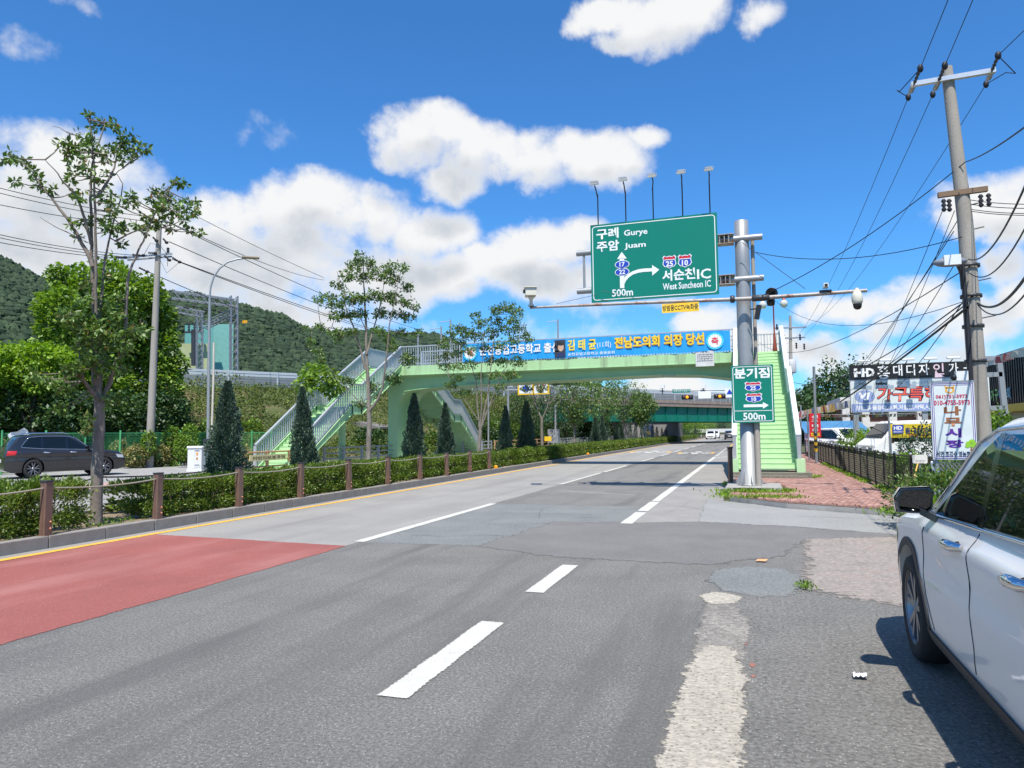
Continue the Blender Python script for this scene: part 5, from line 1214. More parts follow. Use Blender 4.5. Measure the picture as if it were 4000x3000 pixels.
# utility pole on the left
LPb = gp(322, 1010, .1); LPt = atp(344, 488, LPb)
lp = thing('utility_pole', LPb, 'weathered concrete power pole standing in the gravel lot', 'utility pole')
MB().tube([LPb, LPb.lerp(LPt,.5), LPt],[.2,.165,.12],16).build('pole', CONCP, lp)
def lq(u, v, dd=0): return atp(u, v, LPb, dd)
for a, b, nm in (((270,556),(372,548),.0),((275,562),(372,554),.25),((318,482),(362,478),.0)): MB().bar(lq(*a,nm-.15),lq(*b,nm-.15),.07,.08).build('crossarm', STEEL_D, lp)
ins = MB(); wr = MB()
for (u, v, u2, v2) in ((250,556,270,556),(285,550,310,552),(320,546,335,547),(355,552,366,562),(372,556,388,566),(300,578,318,587),(352,515,360,524),(330,512,338,520)):
    insul(ins, lq(u,v,-.2), lq(u2,v2,-.2), .06, 4); ins.ball(lq(u2,v2,-.2), .08, 8, 6, (1.4,1,1))
insul(ins, lq(363,535,-.1), lq(363,548,-.1), .09, 4)
ins.build('insulators', CABLE, lp, kind='stuff')
def lw(u0, v0, d0, u1, v1, d1, sag, r=.02):
    wr.tube(sagline(atp(u0,v0,LPb,d0), atp(u1,v1,LPb,d1), sag, 16), r, 5, cap=False)
for v0, v1 in ((402,470),(413,480),(440,490),(504,552),(511,557),(522,560)): lw(-40,v0-6,-6, 300 if v1 > 500 else 335,v1,-.1,.15,.016)
for (u0,v0,u1,v1) in ((345,470,700,605),(362,480,905,712),(365,522,900,725),(390,566,1010,765),(372,560,930,745),(320,587,700,720)): lw(u0,v0,-.1,u1,v1,45,.5,.022)
for (u0,v0,u1,v1) in ((0,660,300,672),(0,668,300,680),(0,690,290,700),(430,470,700,600)): lw(u0,v0,10,u1,v1,20,.1,.018)
wr.tube([lq(310,552,-.2),lq(325,525,-.3),lq(345,530,-.2),lq(360,548,-.2),lq(362,575,-.2)],.012,5); wr.tube([lq(345,560,-.2),lq(360,590,-.2),lq(388,566,-.2)],.012,5)
wr.build('cables', CABLE, lp, kind='stuff')
MB().lathe((LPb.x,LPb.y,1.0),[(.21,-.02),(.215,-.02),(.215,.02),(.21,.02)],14).build('band', STEEL, lp)
# lamp column
LB = gp(449, 1010, .1); lampo = thing('street_lamp', LB, 'tall grey street lamp with curved arm and flat LED head', 'street lamp')
def lm(u, v, dd=0): return atp(u, v, LB, dd)
MB().tube([LB, lm(451,790), lm(453,645)],[.085,.075,.06],12).build('column', STEEL, lampo)
arc_ = [(453,645),(455,620),(462,598),(474,580),(492,566),(512,560),(528,558)]
MB().tube([lm(*q) for q in arc_], .045, 10).build('arm', STEEL_D, lampo)
h0, h1 = lm(522,557), lm(560,556); m = MB(); m.obox((h0+h1)/2, (h1-h0).length, .35, .09, ry=-.03, rz=math.atan2((h1-h0).y,(h1-h0).x)); bevel(m.build('lamp_head', pm('led_head', (.33,.27,.2), .5), lampo), .02)
b0 = lm(455,1005); MB().tube([b0, lm(461,820), lm(462,740)],.055,10).build('sleeve', pm('pale_sleeve', (.55,.5,.42), .6), lampo)
MB().obox(lm(446,960,-.15),.25,.2,.55).build('meter_box', DARKST, lampo)
# white cabinet
CB = gp(424, 1018, .1); cb = thing('utility_cabinet', CB, 'white rounded top utility cabinet beside the lamp column', 'cabinet')
w_, d_2, h_ = .62, .45, 1.12
rz_ = .35
def cbm(): return Matrix.Translation(CB) @ Matrix.Rotation(rz_, 4, 'Z')
def lbox(x0,x1,y0,y1,z0,z1):
    m = MB(); m.box(x0,x1,y0,y1,z0,z1); M_ = cbm(); m.v = [tuple(M_ @ Vector(p)) for p in m.v]; return m
bevel(lbox(-w_/2,w_/2,-d_2/2,d_2/2,.12,1.0).build('body', WHITEP, cb), .02)
bevel(lbox(-w_/2-.04,w_/2+.04,-d_2/2-.04,d_2/2+.04,1.0,1.12).build('lid', WHITEP, cb), .05, 4)
lbox(-w_/2-.02,w_/2+.02,-d_2/2-.02,d_2/2+.02,0,.12).build('plinth', WHITEP, cb)
lbox(-.02,w_/2-.05,-d_2/2-.012,-d_2/2-.001,.2,.95).build('door', pm('cabinet_door', (.66,.66,.65), .4), cb)
lbox(.08,.16,-d_2/2-.02,-d_2/2-.013,.72,.84).build('warning_label', pm('label_orange', (.75,.3,.02), .5), cb)
lbox(.08,.16,-d_2/2-.02,-d_2/2-.013,.52,.62).build('warning_label', pm('label_dark_orange', (.5,.2,.02), .5), cb)
for z in (.27,.9): lbox(.02,.22,-d_2/2-.018,-d_2/2-.013,z,z+.03).build('vent', DARKST, cb)
# railings along the footpath
WOODR = pm('wood_brown_rail', (.42,.25,.12), .6, var=.15, vs=8)
def guard(name, label, y0, y1, mat, zs, x=-18.45, step=1.9):
    t = thing(name, (x,(y0+y1)/2,.15), label, 'guard rail', 'guard rails along the footpath')
    for z in zs: MB().tube([(x,y0,z),(x,y1,z)],.035,8).build('rail', mat, t)
    n = max(1, round((y1-y0)/step))
    for i in range(n+1): bevel(MB().box(x-.05,x+.05,y0+(y1-y0)*i/n-.05,y0+(y1-y0)*i/n+.05,.12,max(zs)+.05).build('rail_post', mat, t), .01)
    return t
yA, yB_ = atx(525,990,-18.45).y, atx(592,990,-18.45).y
wr_ = guard('guard_rail','brown wooden guard rail with yellow board at the foot of the stairs', yA, yB_+1.0, WOODR, (.42,.7,1.0))
m = MB(); m.box(-18.40,-18.37,yA+.3,yA+2.6,.66,.9); yb_ = m.build('board', pm('pale_yellow_board', (.7,.6,.3), .5), wr_)
lettering('어린이보호구역', BLK, yb_, (-18.365,yA+.45,.71), (0,1,0), U_, height=.13, width=2.0, bold=.02, lift=.004)
guard('guard_rail','grey steel guard rail in front of the bridge pier', atx(700,990,-18.45).y, atx(850,985,-18.45).y, STEEL, (.3,.55,.8,1.05))
guard('guard_rail','grey steel guard rail beyond the far stair flight', atx(1000,975,-18.45).y, atx(1030,975,-18.45).y+3, STEEL, (.3,.55,.8,1.05))
guard('guard_rail','brown guard rail beyond the far stairs behind the conifers', 51, 66, WOODR, (.45,.75,1.05))
guard('guard_rail','distant pale grey guard rail below the dark trees', 68, 100, STEEL, (.3,.55,.8,1.05))
# low red shed and woodpile under the bridge
RBRICK = pm('red_brick_wall', (.42,.13,.07), .9, var=.3, vs=3, bump=.5, bs=20, dirt=(.5,.33,.22,.6), dirt_s=2, dirt_t=.55)
SH0 = atp(880, 975, (-27,50,0)); SHX = -29.5
sh = thing('brick_shed', (SHX,56,0), 'low red brick shed with sagging tin roof seen under the footbridge', 'shed')
ya_, yc_ = atx(815,960,-28).y, atx(985,960,-28).y
MB().box(-31,-28,ya_,yc_,0,2.1).build('wall', RBRICK, sh)
MB().prism([(-31.4,ya_-.4,2.1),(-27.6,ya_-.4,2.1),(-27.6,ya_-.4,2.25),(-29.5,ya_-.4,2.7),(-31.4,ya_-.4,2.25)],(0,yc_-ya_+.8,0)).build('roof', pm('tin_roof_grey', (.2,.18,.17), .7, var=.2), sh)
MB().box(-27.99,-27.95,ya_+1.2,ya_+2.2,.1,1.75).build('door', pm('grey_door', (.25,.27,.3), .6), sh)
wp = MB(); wy0, wy1 = atx(850,900,-32).y, atx(960,900,-32).y
for k in range(420):
    y = rnd.uniform(wy0-5, wy1+4); z = 1.7+rnd.random()*2.6; c = Vector((-32-rnd.random()*2.5-z*.3, y, z)); d = Vector((rnd.uniform(-.4,.4),rnd.uniform(-1,1),rnd.uniform(-.5,.5))).normalized()*rnd.uniform(.5,1.4)
    wp.tube([c-d,c+d*.1+Vector((0,0,.05)),c+d],[.035,.03,.012],4,cap=False)
tag(wp.build('brush_pile', pm('dead_wood', (.20,.15,.11), .9, var=.3), None, loc=(-33,55,1.7)), 'heap of dry cut branches on the bank behind the red shed', 'brush pile', kind='stuff')

# ================================================================ RAILWAY EMBANKMENT, BARRIER, OVERPASS
E_ = Vector((.5445,.8388,0)); N_E = Vector((.8388,-.5445,0)); B0 = Vector((-44,40,0))
def RB(s, d=0.0, z=0.0): p = B0 + E_*s + N_E*d; return Vector((p.x,p.y,z))
S_END = 40.0
def dsc(s): return max(.12, min(1.0, (24.5-.5445*s)/.8388/12))
EMBM = pm('embankment_ground', (.06,.075,.022), .95, var=.4, vs=.5, bump=1.2, bs=6, dirt=(.17,.125,.07,.8), dirt_s=.35, dirt_t=.5)
em = MB(); prof = [(-14,5.55),(-3,5.55),(.9,5.5),(2.5,4.9),(4.5,3.7),(6.5,2.4),(8.5,1.1),(10.5,.2),(12,-.05)]; ns = 46; rows = []
for i in range(ns+1):
    s = -70 + (S_END+70)*i/ns
    rows.append([RB(s, d*(dsc(s) if d > 0 else 1)+.4*noise.noise(Vector((s*.2,d*.3,0)))*dsc(s), z+(.35*noise.noise(Vector((s*.35,d*.5,3))) if 1 < d < 11 else 0)) for d, z in prof])
for i in range(ns):
    for j in range(len(prof)-1): em.add([rows[i][j],rows[i+1][j],rows[i+1][j+1],rows[i][j+1]],[(0,3,2,1)],True)
ramp_end = RB(S_END+9, 0)
for j in range(len(prof)-1): em.add([rows[ns][j],rows[ns][j+1],Vector((*rows[ns][j+1][:2],-.1)),Vector((*rows[ns][j][:2],-.1))],[(0,1,2,3)])
struct('embankment', em, EMBM)
# undergrowth covering the slope
nU = 100000; s_ = npr.uniform(-62, S_END, nU); d_u = npr.uniform(.6, 11.5, nU); zz = np.interp(d_u, [p[0] for p in prof], [p[1] for p in prof])
clump = np.sin(s_*.55+np.sin(d_u*.9))*np.cos(d_u*.8+s_*.23); keep = clump > -.85; s_, d_u, zz, clump = s_[keep], d_u[keep], zz[keep], clump[keep]
d_u = d_u*np.clip((24.5-.5445*s_)/.8388/12, .12, 1.0)
hgt = npr.random(len(s_))**1.3*(.5+.9*np.clip(clump,0,1))
P = np.stack([B0.x+E_.x*s_+N_E.x*d_u, B0.y+E_.y*s_+N_E.y*d_u, zz+hgt], 1); D = npr.normal(size=P.shape); D[:,2] += .6; D += np.array([.5,-.5,.2])
gcov = thing('undergrowth', RB(0,5,0)); gcov['kind'] = 'stuff'; gcov['label'] = 'rough green and brown undergrowth covering the railway embankment'; gcov['category'] = 'undergrowth'
link_leaves('foliage', P, D, npr.uniform(.6,1.4,len(P))*.17, .6, LF_EMB, gcov, up=(0,0,1))
for k, (s, d, r_, nn, mt) in enumerate(((-2,7.5,2.4,2600,LF_MED),(4,8.5,2.2,2400,LF_MED2),(9,9,2.0,2000,LF_MED),(-9,8,2.0,2000,LF_MED2),(16,9,1.8,1500,LF_DARK),(26,8,2.2,2000,LF_DARK),(31,6.5,2.2,2200,LF_MED),(36,4,2.2,2200,LF_DARK),(-4,5.0,2.0,2200,LF_MED2),(2,5.5,2.2,2400,LF_MED),(7,6,1.9,2000,LF_MED2),(22,9.5,1.6,1800,LF_MED),(28,8.5,1.5,1800,LF_DARK),(38,2.5,2.2,2200,LF_MED))):
    p = RB(s, d, .2 if d > 8 else 1.0); t = thing('bank_bush', p, ['broad dark bush low on the embankment behind the lamp column','fresh green bush low on the embankment right of the lamp','bush low on the embankment behind the first conifer','bush low on the embankment beside the plane tree','dark bush behind the second conifer','dark bush on the bank under the footbridge','bush on the bank right of the far stairs','dark bush on the bank near the abutment','fresh green bush high on the embankment left of the lamp','bush high on the embankment below the barrier','bush high on the bank behind the lower stairs','round bush at the bank foot behind the guard rail','dark bush at the bank foot near the overpass','large bush hiding the overpass abutment'][k], 'bush', 'bushes on the embankment')
    Q_ = in_ball(nn, .5); Q_[:,2] = np.abs(Q_[:,2]); Q_ *= (1+.25*np.sin(Q_[:,0:1]*6+k)*np.cos(Q_[:,1:2]*7)); Pq = Q_*np.array([r_,r_,r_*.95])+np.array(p); Dq = Q_+npr.normal(size=Q_.shape)*.6
    link_leaves('foliage', Pq, Dq, npr.uniform(.6,1.3,nn)*.26, .6, mt, t, up=(0,0,1)); MB().tube([p, p+Vector((0,0,r_*.6))],[.1,.03],5).build('stem', BARK_D, t)
# noise barrier in panels
BAR_L = pm('barrier_light', (.60,.62,.64), .4, metal=.3, var=.05); BAR_D = pm('barrier_grey', (.26,.28,.30), .5, metal=.3, var=.08)
bar = thing('noise_barrier', RB(0,0,5.5), 'long silver grey noise barrier along the railway embankment', 'noise barrier')
PL = 4.0; a_e = math.atan2(E_.y,E_.x)
pl1 = MB(); 
for j in range(4): pl1.box(.05,PL-.05,-.05-.012*(j%2),.05,.02+j*.2,.2+j*.2)
pl2 = MB(); pl2.box(.05,PL-.05,-.06,.06,.84,1.05); pl2.box(.05,PL-.05,-.08,.08,1.08,1.28)
PM1 = pl1.mesh('barrier_panel', BAR_D); PM2 = pl2.mesh('barrier_cap', BAR_L); PPM = MB().box(-.06,.06,-.1,.1,-.3,1.3).mesh('barrier_post', BAR_L)
s = -60.0
while s < 112:
    z0 = 5.65 if s < 30 else 5.65 - min(1,(s-30)/30)*.0
    p = RB(s,0,z0) - OFF[bar.name]
    for me, nm in ((PM1,'barrier_panel'),(PM2,'barrier_cap'),(PPM,'barrier_post')):
        o = link(nm, me, bar); o.location = p; o.rotation_euler = (0,0,a_e)
    s += PL
# overpass
TEAL = pm('overpass_teal_paint', (.0,.16,.11), .5, var=.12, vs=.5, dirt=(.02,.09,.07,.6), dirt_s=.6); PARA = pm('stained_parapet', (.27,.22,.18), .85, var=.2, dirt=(.13,.1,.08,.7), dirt_s=1.5)
ov = thing('railway_overpass', RB(70,0,0), 'teal green steel girder railway overpass crossing the far road', 'overpass')
def eb(s0, s1, d0, d1, z0, z1):
    m = MB(); q = [RB(s0,d0,z0),RB(s1,d0,z0),RB(s1,d1,z0),RB(s0,d1,z0)]; m.prism(q,(0,0,z1-z0)); return m
eb(S_END-1,112,-.2,.15,2.95,4.80).build('girder', TEAL, ov); eb(S_END-1,112,-9,-8.6,2.95,4.80).build('girder', TEAL, ov)
fl_ = eb(S_END-1,112,-.35,.3,2.9,2.949); fl_.build('flange', TEAL, ov)
m = MB()
for k in range(28):
    q = RB(S_END+k*2.2,.17,0); m.prism([RB(S_END+k*2.2,.151,2.96),RB(S_END+k*2.2+.06,.151,2.96),RB(S_END+k*2.2+.06,.28,2.96),RB(S_END+k*2.2,.28,2.96)],(0,0,1.82))
m.build('stiffeners', TEAL, ov, kind='stuff')
eb(S_END-2,112,-9,.55,4.82,5.25).build('deck', PARA, ov); eb(S_END-2,112,.3,.6,5.25,5.64).build('parapet', PARA, ov)
eb(S_END-4,S_END-.5,-10,1.0,0,4.9).build('abutment', pm('abutment_concrete', (.33,.28,.22), .9, var=.2), ov); eb(92,94,-9,.4,0,2.9).build('pier', CONC, ov)
m = MB()
for k in range(45): q = RB(S_END-2+k*1.4,.62,0); m.box(q.x-.03,q.x+.03,q.y-.03,q.y+.03,5.2,6.4)
m.tube([RB(S_END-2,.62,6.4),RB(112,.62,6.4)],.03,5); m.tube([RB(S_END-2,.62,6.0),RB(112,.62,6.0)],.02,5); m.build('walkway_rail', STEEL, ov, kind='stuff')
lim = RB(78.5,.2,3.35); m = MB(); m.lathe(lim,[(0,.0),(.3,.0),(.3,.04),(0,.04)],16,axis='Y'); m.v = [(x,y-.35,z) for x,y,z in m.v]; m.build('height_sign', SIGNW, ov)
# catenary portal behind the barrier
CAT = pm('catenary_grey', (.28,.29,.31), .5, metal=.4, var=.08)
GB = RB(3,-6,0); cat = thing('catenary_portal', GB, 'grey lattice railway catenary portal above the noise barrier', 'catenary mast')
def gq(u, v, dd=0): return atp(u, v, GB, dd)
def lattice(p0, p1, w, name, seg=None):
    m = MB(); p0 = Vector(p0); p1 = Vector(p1); d = (p1-p0); L = d.length; d.normalize(); x = d.cross(Vector((0,0,1)) if abs(d.z) < .9 else Vector((.6,.8,0))).normalized(); y = d.cross(x); n = seg or max(3, int(L/(w*1.1)))
    cs = [(x*i+y*j)*w/2 for i, j in ((-1,-1),(1,-1),(1,1),(-1,1))]
    for c in cs: m.bar(p0+c, p1+c, w*.16)
    for k in range(n):
        a, b = p0+d*(L*k/n), p0+d*(L*(k+1)/n)
        for i in range(4): m.bar(a+cs[i], b+cs[(i+1)%4], w*.08)
    return m.build(name, CAT, cat)
lattice(gq(505,800), gq(505,640), .55, 'mast'); lattice(gq(431,800,10), gq(431,672,10), .5, 'mast')
lattice(gq(372,637), gq(505,655), .6, 'portal_beam'); lattice(gq(380,668,10), gq(440,680,10), .55, 'portal_beam'); lattice(gq(440,705,4), gq(502,676), .5, 'portal_beam')
m = MB()
for u, v in ((395,662),(415,660),(440,668),(470,672),(500,690)): insul(m, gq(u,v,2), gq(u+14,v+4,2), .12, 5)
m.build('insulators', DARKST, cat, kind='stuff')
m = MB()
for v0, v1 in ((690,735),(720,748),(742,758),(765,768)): m.tube(sagline(gq(510,v0), gq(905,v1,25), .4, 14), .022, 5, cap=False)
m.build('wires', DARKST, cat, kind='stuff')
MB().obox(gq(529,695),.5,.05,.25).build('warning_plate', pm('plate_orange', (.75,.35,.02), .5), cat)
# screened substation behind the railway
SB = RB(2,-22,0); ss = thing('substation', SB, 'pale yellow green walled substation with teal screen beyond the railway', 'building')
def sq(u, v, dd=0): return atp(u, v, SB, dd)
def wallq(u0, u1, v0, v1, dd, mat, nm, th=.3):
    a, b = sq(u0,v1,dd), sq(u1,v1,dd); zt, zt2 = sq(u0,v0,dd).z, sq(u1,v0,dd).z; n_ = Vector((-(b-a).y,(b-a).x,0)).normalized()*th
    m = MB(); m.prism([(a.x,a.y,0),(b.x,b.y,0),(b.x,b.y,zt2),(a.x,a.y,zt)], n_); return m.build(nm, mat, ss)
wallq(368,448,742,800,0,pm('pale_yellow_green_wall', (.45,.5,.27), .7, var=.1),'wall'); 
wallq(398,460,702,800,4,pm('teal_screen', (.14,.38,.34), .6, var=.12),'screen'); wallq(460,503,700,800,6,pm('teal_screen_light', (.2,.46,.40), .6, var=.12),'screen')
m = MB()
for u in (408,420,432): insul(m, sq(u,715,-1), sq(u,695,-1), .14, 4)
m.bar(sq(398,718,-1), sq(440,716,-1), .2); m.bar(sq(420,790,-1), sq(420,712,-1), .45); m.build('bushings', DARKST, ss, kind='stuff')
# a few more catenary masts down the line
for k, (u, v0, v1) in enumerate(((903,712,760),(953,705,770),(973,690,760),(1205,690,740))):
    p = atp(u, v1, RB(30+k*6,-5,0)); t = thing('catenary_mast', (p.x,p.y,5.5), ['slim grey railway mast above the left stair top','slim railway mast with insulator arm left of the banner','second railway mast just left of the banner','small railway mast behind the middle of the banner'][k], 'catenary mast')
    tp = atp(u, v0, p); MB().tube([(p.x,p.y,5.5),tp],[.13,.1],8).build('shaft', STEEL, t); MB().tube([tp-Vector((0,0,.2)),tp+Vector((-1.2,-.4,-.3))],.04,6).build('bracket', STEEL, t)

# ================================================================ HILLS
HILL = pm('wooded_hill', (.022,.045,.016), .95, var=.35, vs=.03, bump=0)
FOREST = leafmat('forest_canopy', (.013,.032,.014), (.040,.068,.030), .9, .0)
def hill(name, ridge, D, base_d, seed, back=.35):
    m = MB(); cols = []; us = [ridge[0][0] + (ridge[-1][0]-ridge[0][0])*i/60 for i in range(61)]
    for u in us:
        v = np.interp(u, [r[0] for r in ridge], [r[1] for r in ridge]); d = ray(u, 930); d.z = 0; d.normalize()
        dv = ray(u, float(v)); el = dv.z/math.hypot(dv.x, dv.y); H = EYE.z + el*D; col = []
        for j in range(13):
            f = j/10; r_ = base_d + (D-base_d)*f; z = H*math.sin(min(f,1)*math.pi/2)**1.15 if f <= 1 else H*(1-(f-1)*1.2)
            z += H*.05*noise.noise(Vector((d.x*12+seed, d.y*12+f*5, seed))); p = Vector((d.x*r_, d.y*r_, max(z-1,-2))); col.append(p)
        cols.append(col)
    for a, b in zip(cols, cols[1:]):
        for j in range(12): m.add([a[j],b[j],b[j+1],a[j+1]],[(0,1,2,3)],True)
    struct(name, m, HILL); return cols
def forest(name, cols, n, size, label):
    ico = bmesh.new(); bmesh.ops.create_icosphere(ico, subdivisions=1, radius=1.0); iv = np.array([v.co for v in ico.verts]); ifc = np.array([[v.index for v in f.verts] for f in ico.faces]); ico.free()
    C = np.empty((n,4))
    for k in range(n):
        i = rnd.randrange(len(cols)-1); j = rnd.uniform(0,10.6); j0 = int(j); f = j-j0; t = rnd.random()
        p = (cols[i][j0].lerp(cols[i][j0+1],f)).lerp(cols[i+1][j0].lerp(cols[i+1][j0+1],f),t); C[k] = (p.x,p.y,p.z,size*rnd.uniform(.55,1.35))
    V = iv[None]*npr.uniform(.62,1.3,(n,len(iv),1))*C[:,None,3:4]*np.array([1,1,1.25])+C[:,None,:3]+np.array([0,0,.5])*C[:,None,3:4]
    F_ = (ifc[None]+(np.arange(n)*len(iv))[:,None,None]).reshape(-1,3)
    me = bpy.data.meshes.new(name); me.from_pydata(V.reshape(-1,3).tolist(), [], F_.tolist()); me.materials.append(FOREST)
    tag(link(name, me), label, 'forest', kind='stuff')
c1_ = hill('hill', [(-160,540),(0,583),(60,608),(110,634),(200,660),(300,720),(420,800)], 330, 150, 1)
c2_ = hill('hill', [(120,654),(250,654),(330,669),(373,665),(420,662),(464,673),(512,682),(547,694),(582,702),(608,704),(643,719),(669,730),(740,742),(800,736),(878,744),(951,747),(976,759),(1050,784),(1200,814),(1500,919)], 620, 230, 4)
c3_ = hill('hill', [(1500,915),(1530,905),(1560,898),(1600,895),(1700,890),(1850,900),(2300,905)], 700, 400, 9)
forest('forest', c1_, 17000, 1.2, 'dense wooded slope of the nearer hill at the left edge')
forest('forest', c2_, 26000, 1.9, 'dense dark green forest covering the long hill behind the railway')
forest('forest', c3_, 1500, 5.5, 'distant low wooded rise at the end of the road')
# ================================================================ RIGHT SIDE: FENCE, SIGNS, BUILDINGS
FENB = pm('bronze_fence', (.055,.045,.035), .5, metal=.4, var=.15)
rf = thing('pavement_fence', (3.2,30,.1), 'dark bronze railing with mesh infill along the brick pavement', 'fence')
fx_ = lambda y: float(np.interp(y, [15,16.6,19.2,25,31,60], [3.6,3.45,3.22,3.16,3.12,3.2]))
fpts = []; y = 16.5
while y < 47: fpts.append(y); y += 1.25
for y in fpts:
    x = fx_(y); bevel(MB().box(x-.03,x+.03,y-.03,y+.03,.1,1.08).build('fence_post', FENB, rf), .006); MB().ball((x,y,1.10),.03,8,6).build('finial', WHITEP, rf)
for a, b in zip(fpts, fpts[1:]):
    xa, xb = fx_(a), fx_(b); m = MB()
    for z in (1.04,.22): MB().bar((xa,a,z),(xb,b,z),.035,.035).build('rail', FENB, rf)
    m = MB(); n = 11
    for i in range(-6, n):      # woven diamond infill
        for sgn in (1, -1):
            t0, t1 = i/n, (i+6)/n; z0, z1 = (.25,1.0) if sgn > 0 else (1.0,.25)
            c0, c1 = max(t0,0), min(t1,1)
            if c1-c0 < .02: continue
            f0, f1 = (c0-t0)/(t1-t0), (c1-t0)/(t1-t0)
            m.bar((xa+(xb-xa)*c0,a+(b-a)*c0,z0+(z1-z0)*f0),(xa+(xb-xa)*c1,a+(b-a)*c1,z0+(z1-z0)*f1),.008,.008)
    m.build('mesh_infill', FENB, rf, kind='stuff')
# return panel of bright diamond mesh at the near end
rp = thing('mesh_gate', (3.6,16,.1), 'grey diamond mesh panel at the near end of the pavement fence', 'gate')
A_, B_ = Vector((3.5,16.35,0)), Vector((4.5,15.2,0))
m = MB()
for z in (1.05,.15): m.bar(A_+Vector((0,0,z)),B_+Vector((0,0,z)),.04)
for q in (A_,B_): m.bar(q+Vector((0,0,.1)),q+Vector((0,0,1.08)),.05)
m.build('frame', STEEL_D, rp); m = MB()
for i in range(-8, 16):
    for sgn in (1,-1):
        t0, t1 = i/16, (i+8)/16; z0, z1 = (.2,1.0) if sgn > 0 else (1.0,.2); c0, c1 = max(t0,0), min(t1,1)
        if c1-c0 < .02: continue
        f0, f1 = (c0-t0)/(t1-t0), (c1-t0)/(t1-t0); m.bar(A_.lerp(B_,c0)+Vector((0,0,z0+(z1-z0)*f0)),A_.lerp(B_,c1)+Vector((0,0,z0+(z1-z0)*f1)),.014)
m.build('mesh', STEEL, rp, kind='stuff')
# placard on a stick with a broom handle
pc = aty(*c8b(1312,1312),15.9); pl = thing('placard', (pc.x,15.9,.1), 'small white placard with rounded corners on a stick by the fence end', 'placard')
a, b = aty(*c8b(1250,1350),15.9), aty(*c8b(1376,1276),15.9)
m = MB(); m.prism([(x,15.9,z) for x, z in rrect(a.x,b.x,a.z,b.z,.03)],(0,.012,0)); o = m.build('board', pm('placard_white', (.72,.7,.64), .5), pl); fix_normals(o.data)
for k, w in enumerate((.62,.5,.5)): lettering(['쓰레기 무단투기 금지','이곳은 조경수 판매장','순천시 서면'][k], BLK, pl, ((a.x+b.x)/2,15.895,b.z-.13-k*.05), L_, U_, height=.03, width=(b.x-a.x)*w, align='C', lift=0)
MB().tube([(pc.x,15.93,.1),(pc.x,15.93,b.z-.02)],.02,8).build('stick', STEEL, pl)
br = thing('broom', (pc.x-.1,15.8,.13), 'yellow handled broom leaning on the placard stick', 'broom')
q0, q1 = aty(*c8b(1262,1520),15.75), aty(*c8b(1294,1350),15.85)
MB().tube([q0+Vector((.02,0,.15)),q1],.014,8).build('handle', pm('broom_yellow', (.75,.45,.08), .5), br)
m = MB(); m.add([(q0.x-.07,q0.y-.03,.14),(q0.x+.1,q0.y-.03,.14),(q0.x+.1,q0.y+.03,.14),(q0.x-.07,q0.y+.03,.14),(q0.x,q0.y-.015,q0.z+.16),(q0.x+.05,q0.y-.015,q0.z+.16),(q0.x+.05,q0.y+.015,q0.z+.16),(q0.x,q0.y+.015,q0.z+.16)],[(0,3,2,1),(4,5,6,7),(0,1,5,4),(1,2,6,5),(2,3,7,6),(3,0,4,7)]); m.build('bristles', pm('straw', (.6,.48,.25), .9), br)
ch = MB(); cpts = [aty(*c8b(x,y_),14.6) for x, y_ in ((1415,1345),(1428,1400),(1445,1480),(1462,1560),(1490,1650))]
for i, (p, q) in enumerate(zip(cpts, cpts[1:])):
    for k in range(5): c = p.lerp(q,k/5); ch.ball(c,.026,6,4,(1,.6,1.3))
tag(ch.build('tinsel_chain', pm('silver_chain', (.6,.62,.65), .3, metal=.6), None, loc=cpts[0]), 'silver plastic chain hanging from the tree market sign corner', 'chain')
# tree market sign
YT = 14.6
TL_, BR_ = aty(*c8b(1397,655),YT), aty(*c8b(1800,1312),YT); tx0 = TL_.x; tx1 = aty(*c8b(1778,648),YT).x; tz1 = TL_.z; tz0 = aty(*c8b(1425,1315),YT).z
ts = thing('market_sign', ((tx0+tx1)/2,YT,.06), 'white tree market sign with purple and brown lettering and purple border', 'sign')
PLATE = pm('sign_pale_sheet', (.62,.67,.66), .5, var=.08, vs=3); MB().box(tx0,tx1,YT,YT+.04,tz0,tz1).build('sheet', PLATE, ts)
PUR = pm('print_purple', (.10,.02,.28), .6); BRN = pm('print_brown', (.28,.10,.035), .6); MAG = pm('print_crimson', (.5,.02,.10), .6); ORE = pm('print_amber', (.75,.38,.04), .6)
ring(tx0+.015,tx1-.015,tz0+.015,tz1-.015,.006,.012,PUR,ts,'border',YT-.003); ring(tx0+.045,tx1-.045,tz0+.045,tz1-.045,.006,.008,PUR,ts,'border',YT-.003)
mx_ = lambda a: tx0+(a-1397)/(1778-1397)*(tx1-tx0); mz_ = lambda b: tz1-(b-652)/(1313-652)*(tz1-tz0); yT = YT-.004
def tt(s, a0, a1, b1, b0, mat, bold=.03): lettering(s, mat, ts, (mx_(a0),yT,mz_(b1)), L_, U_, height=mz_(b0)-mz_(b1), width=mx_(a1)-mx_(a0), bold=bold, lift=0)
tt('061)751-5973',1443,1718,798,757,MAG); tt('010-4755-5973',1424,1736,848,805,MAG)
tt('나',1508,1658,935,857,BRN,.045); tt('무',1508,1656,1030,955,BRN,.045); tt('시',1508,1650,1125,1046,PUR,.045); tt('장',1510,1662,1215,1146,PUR,.045); tt('서면 조경수 영농조합',1424,1750,1292,1242,NAVY,.03)
m = MB(); n = 20; cx, cz = mx_(1568), mz_(718)
m.add([(cx+rr*math.cos(2*math.pi*i/n),yT,cz+.8*rr*math.sin(2*math.pi*i/n)) for rr in (.075,.045) for i in range(n)], [(i,n+i,n+(i+1)%n,(i+1)%n) for i in range(n)])
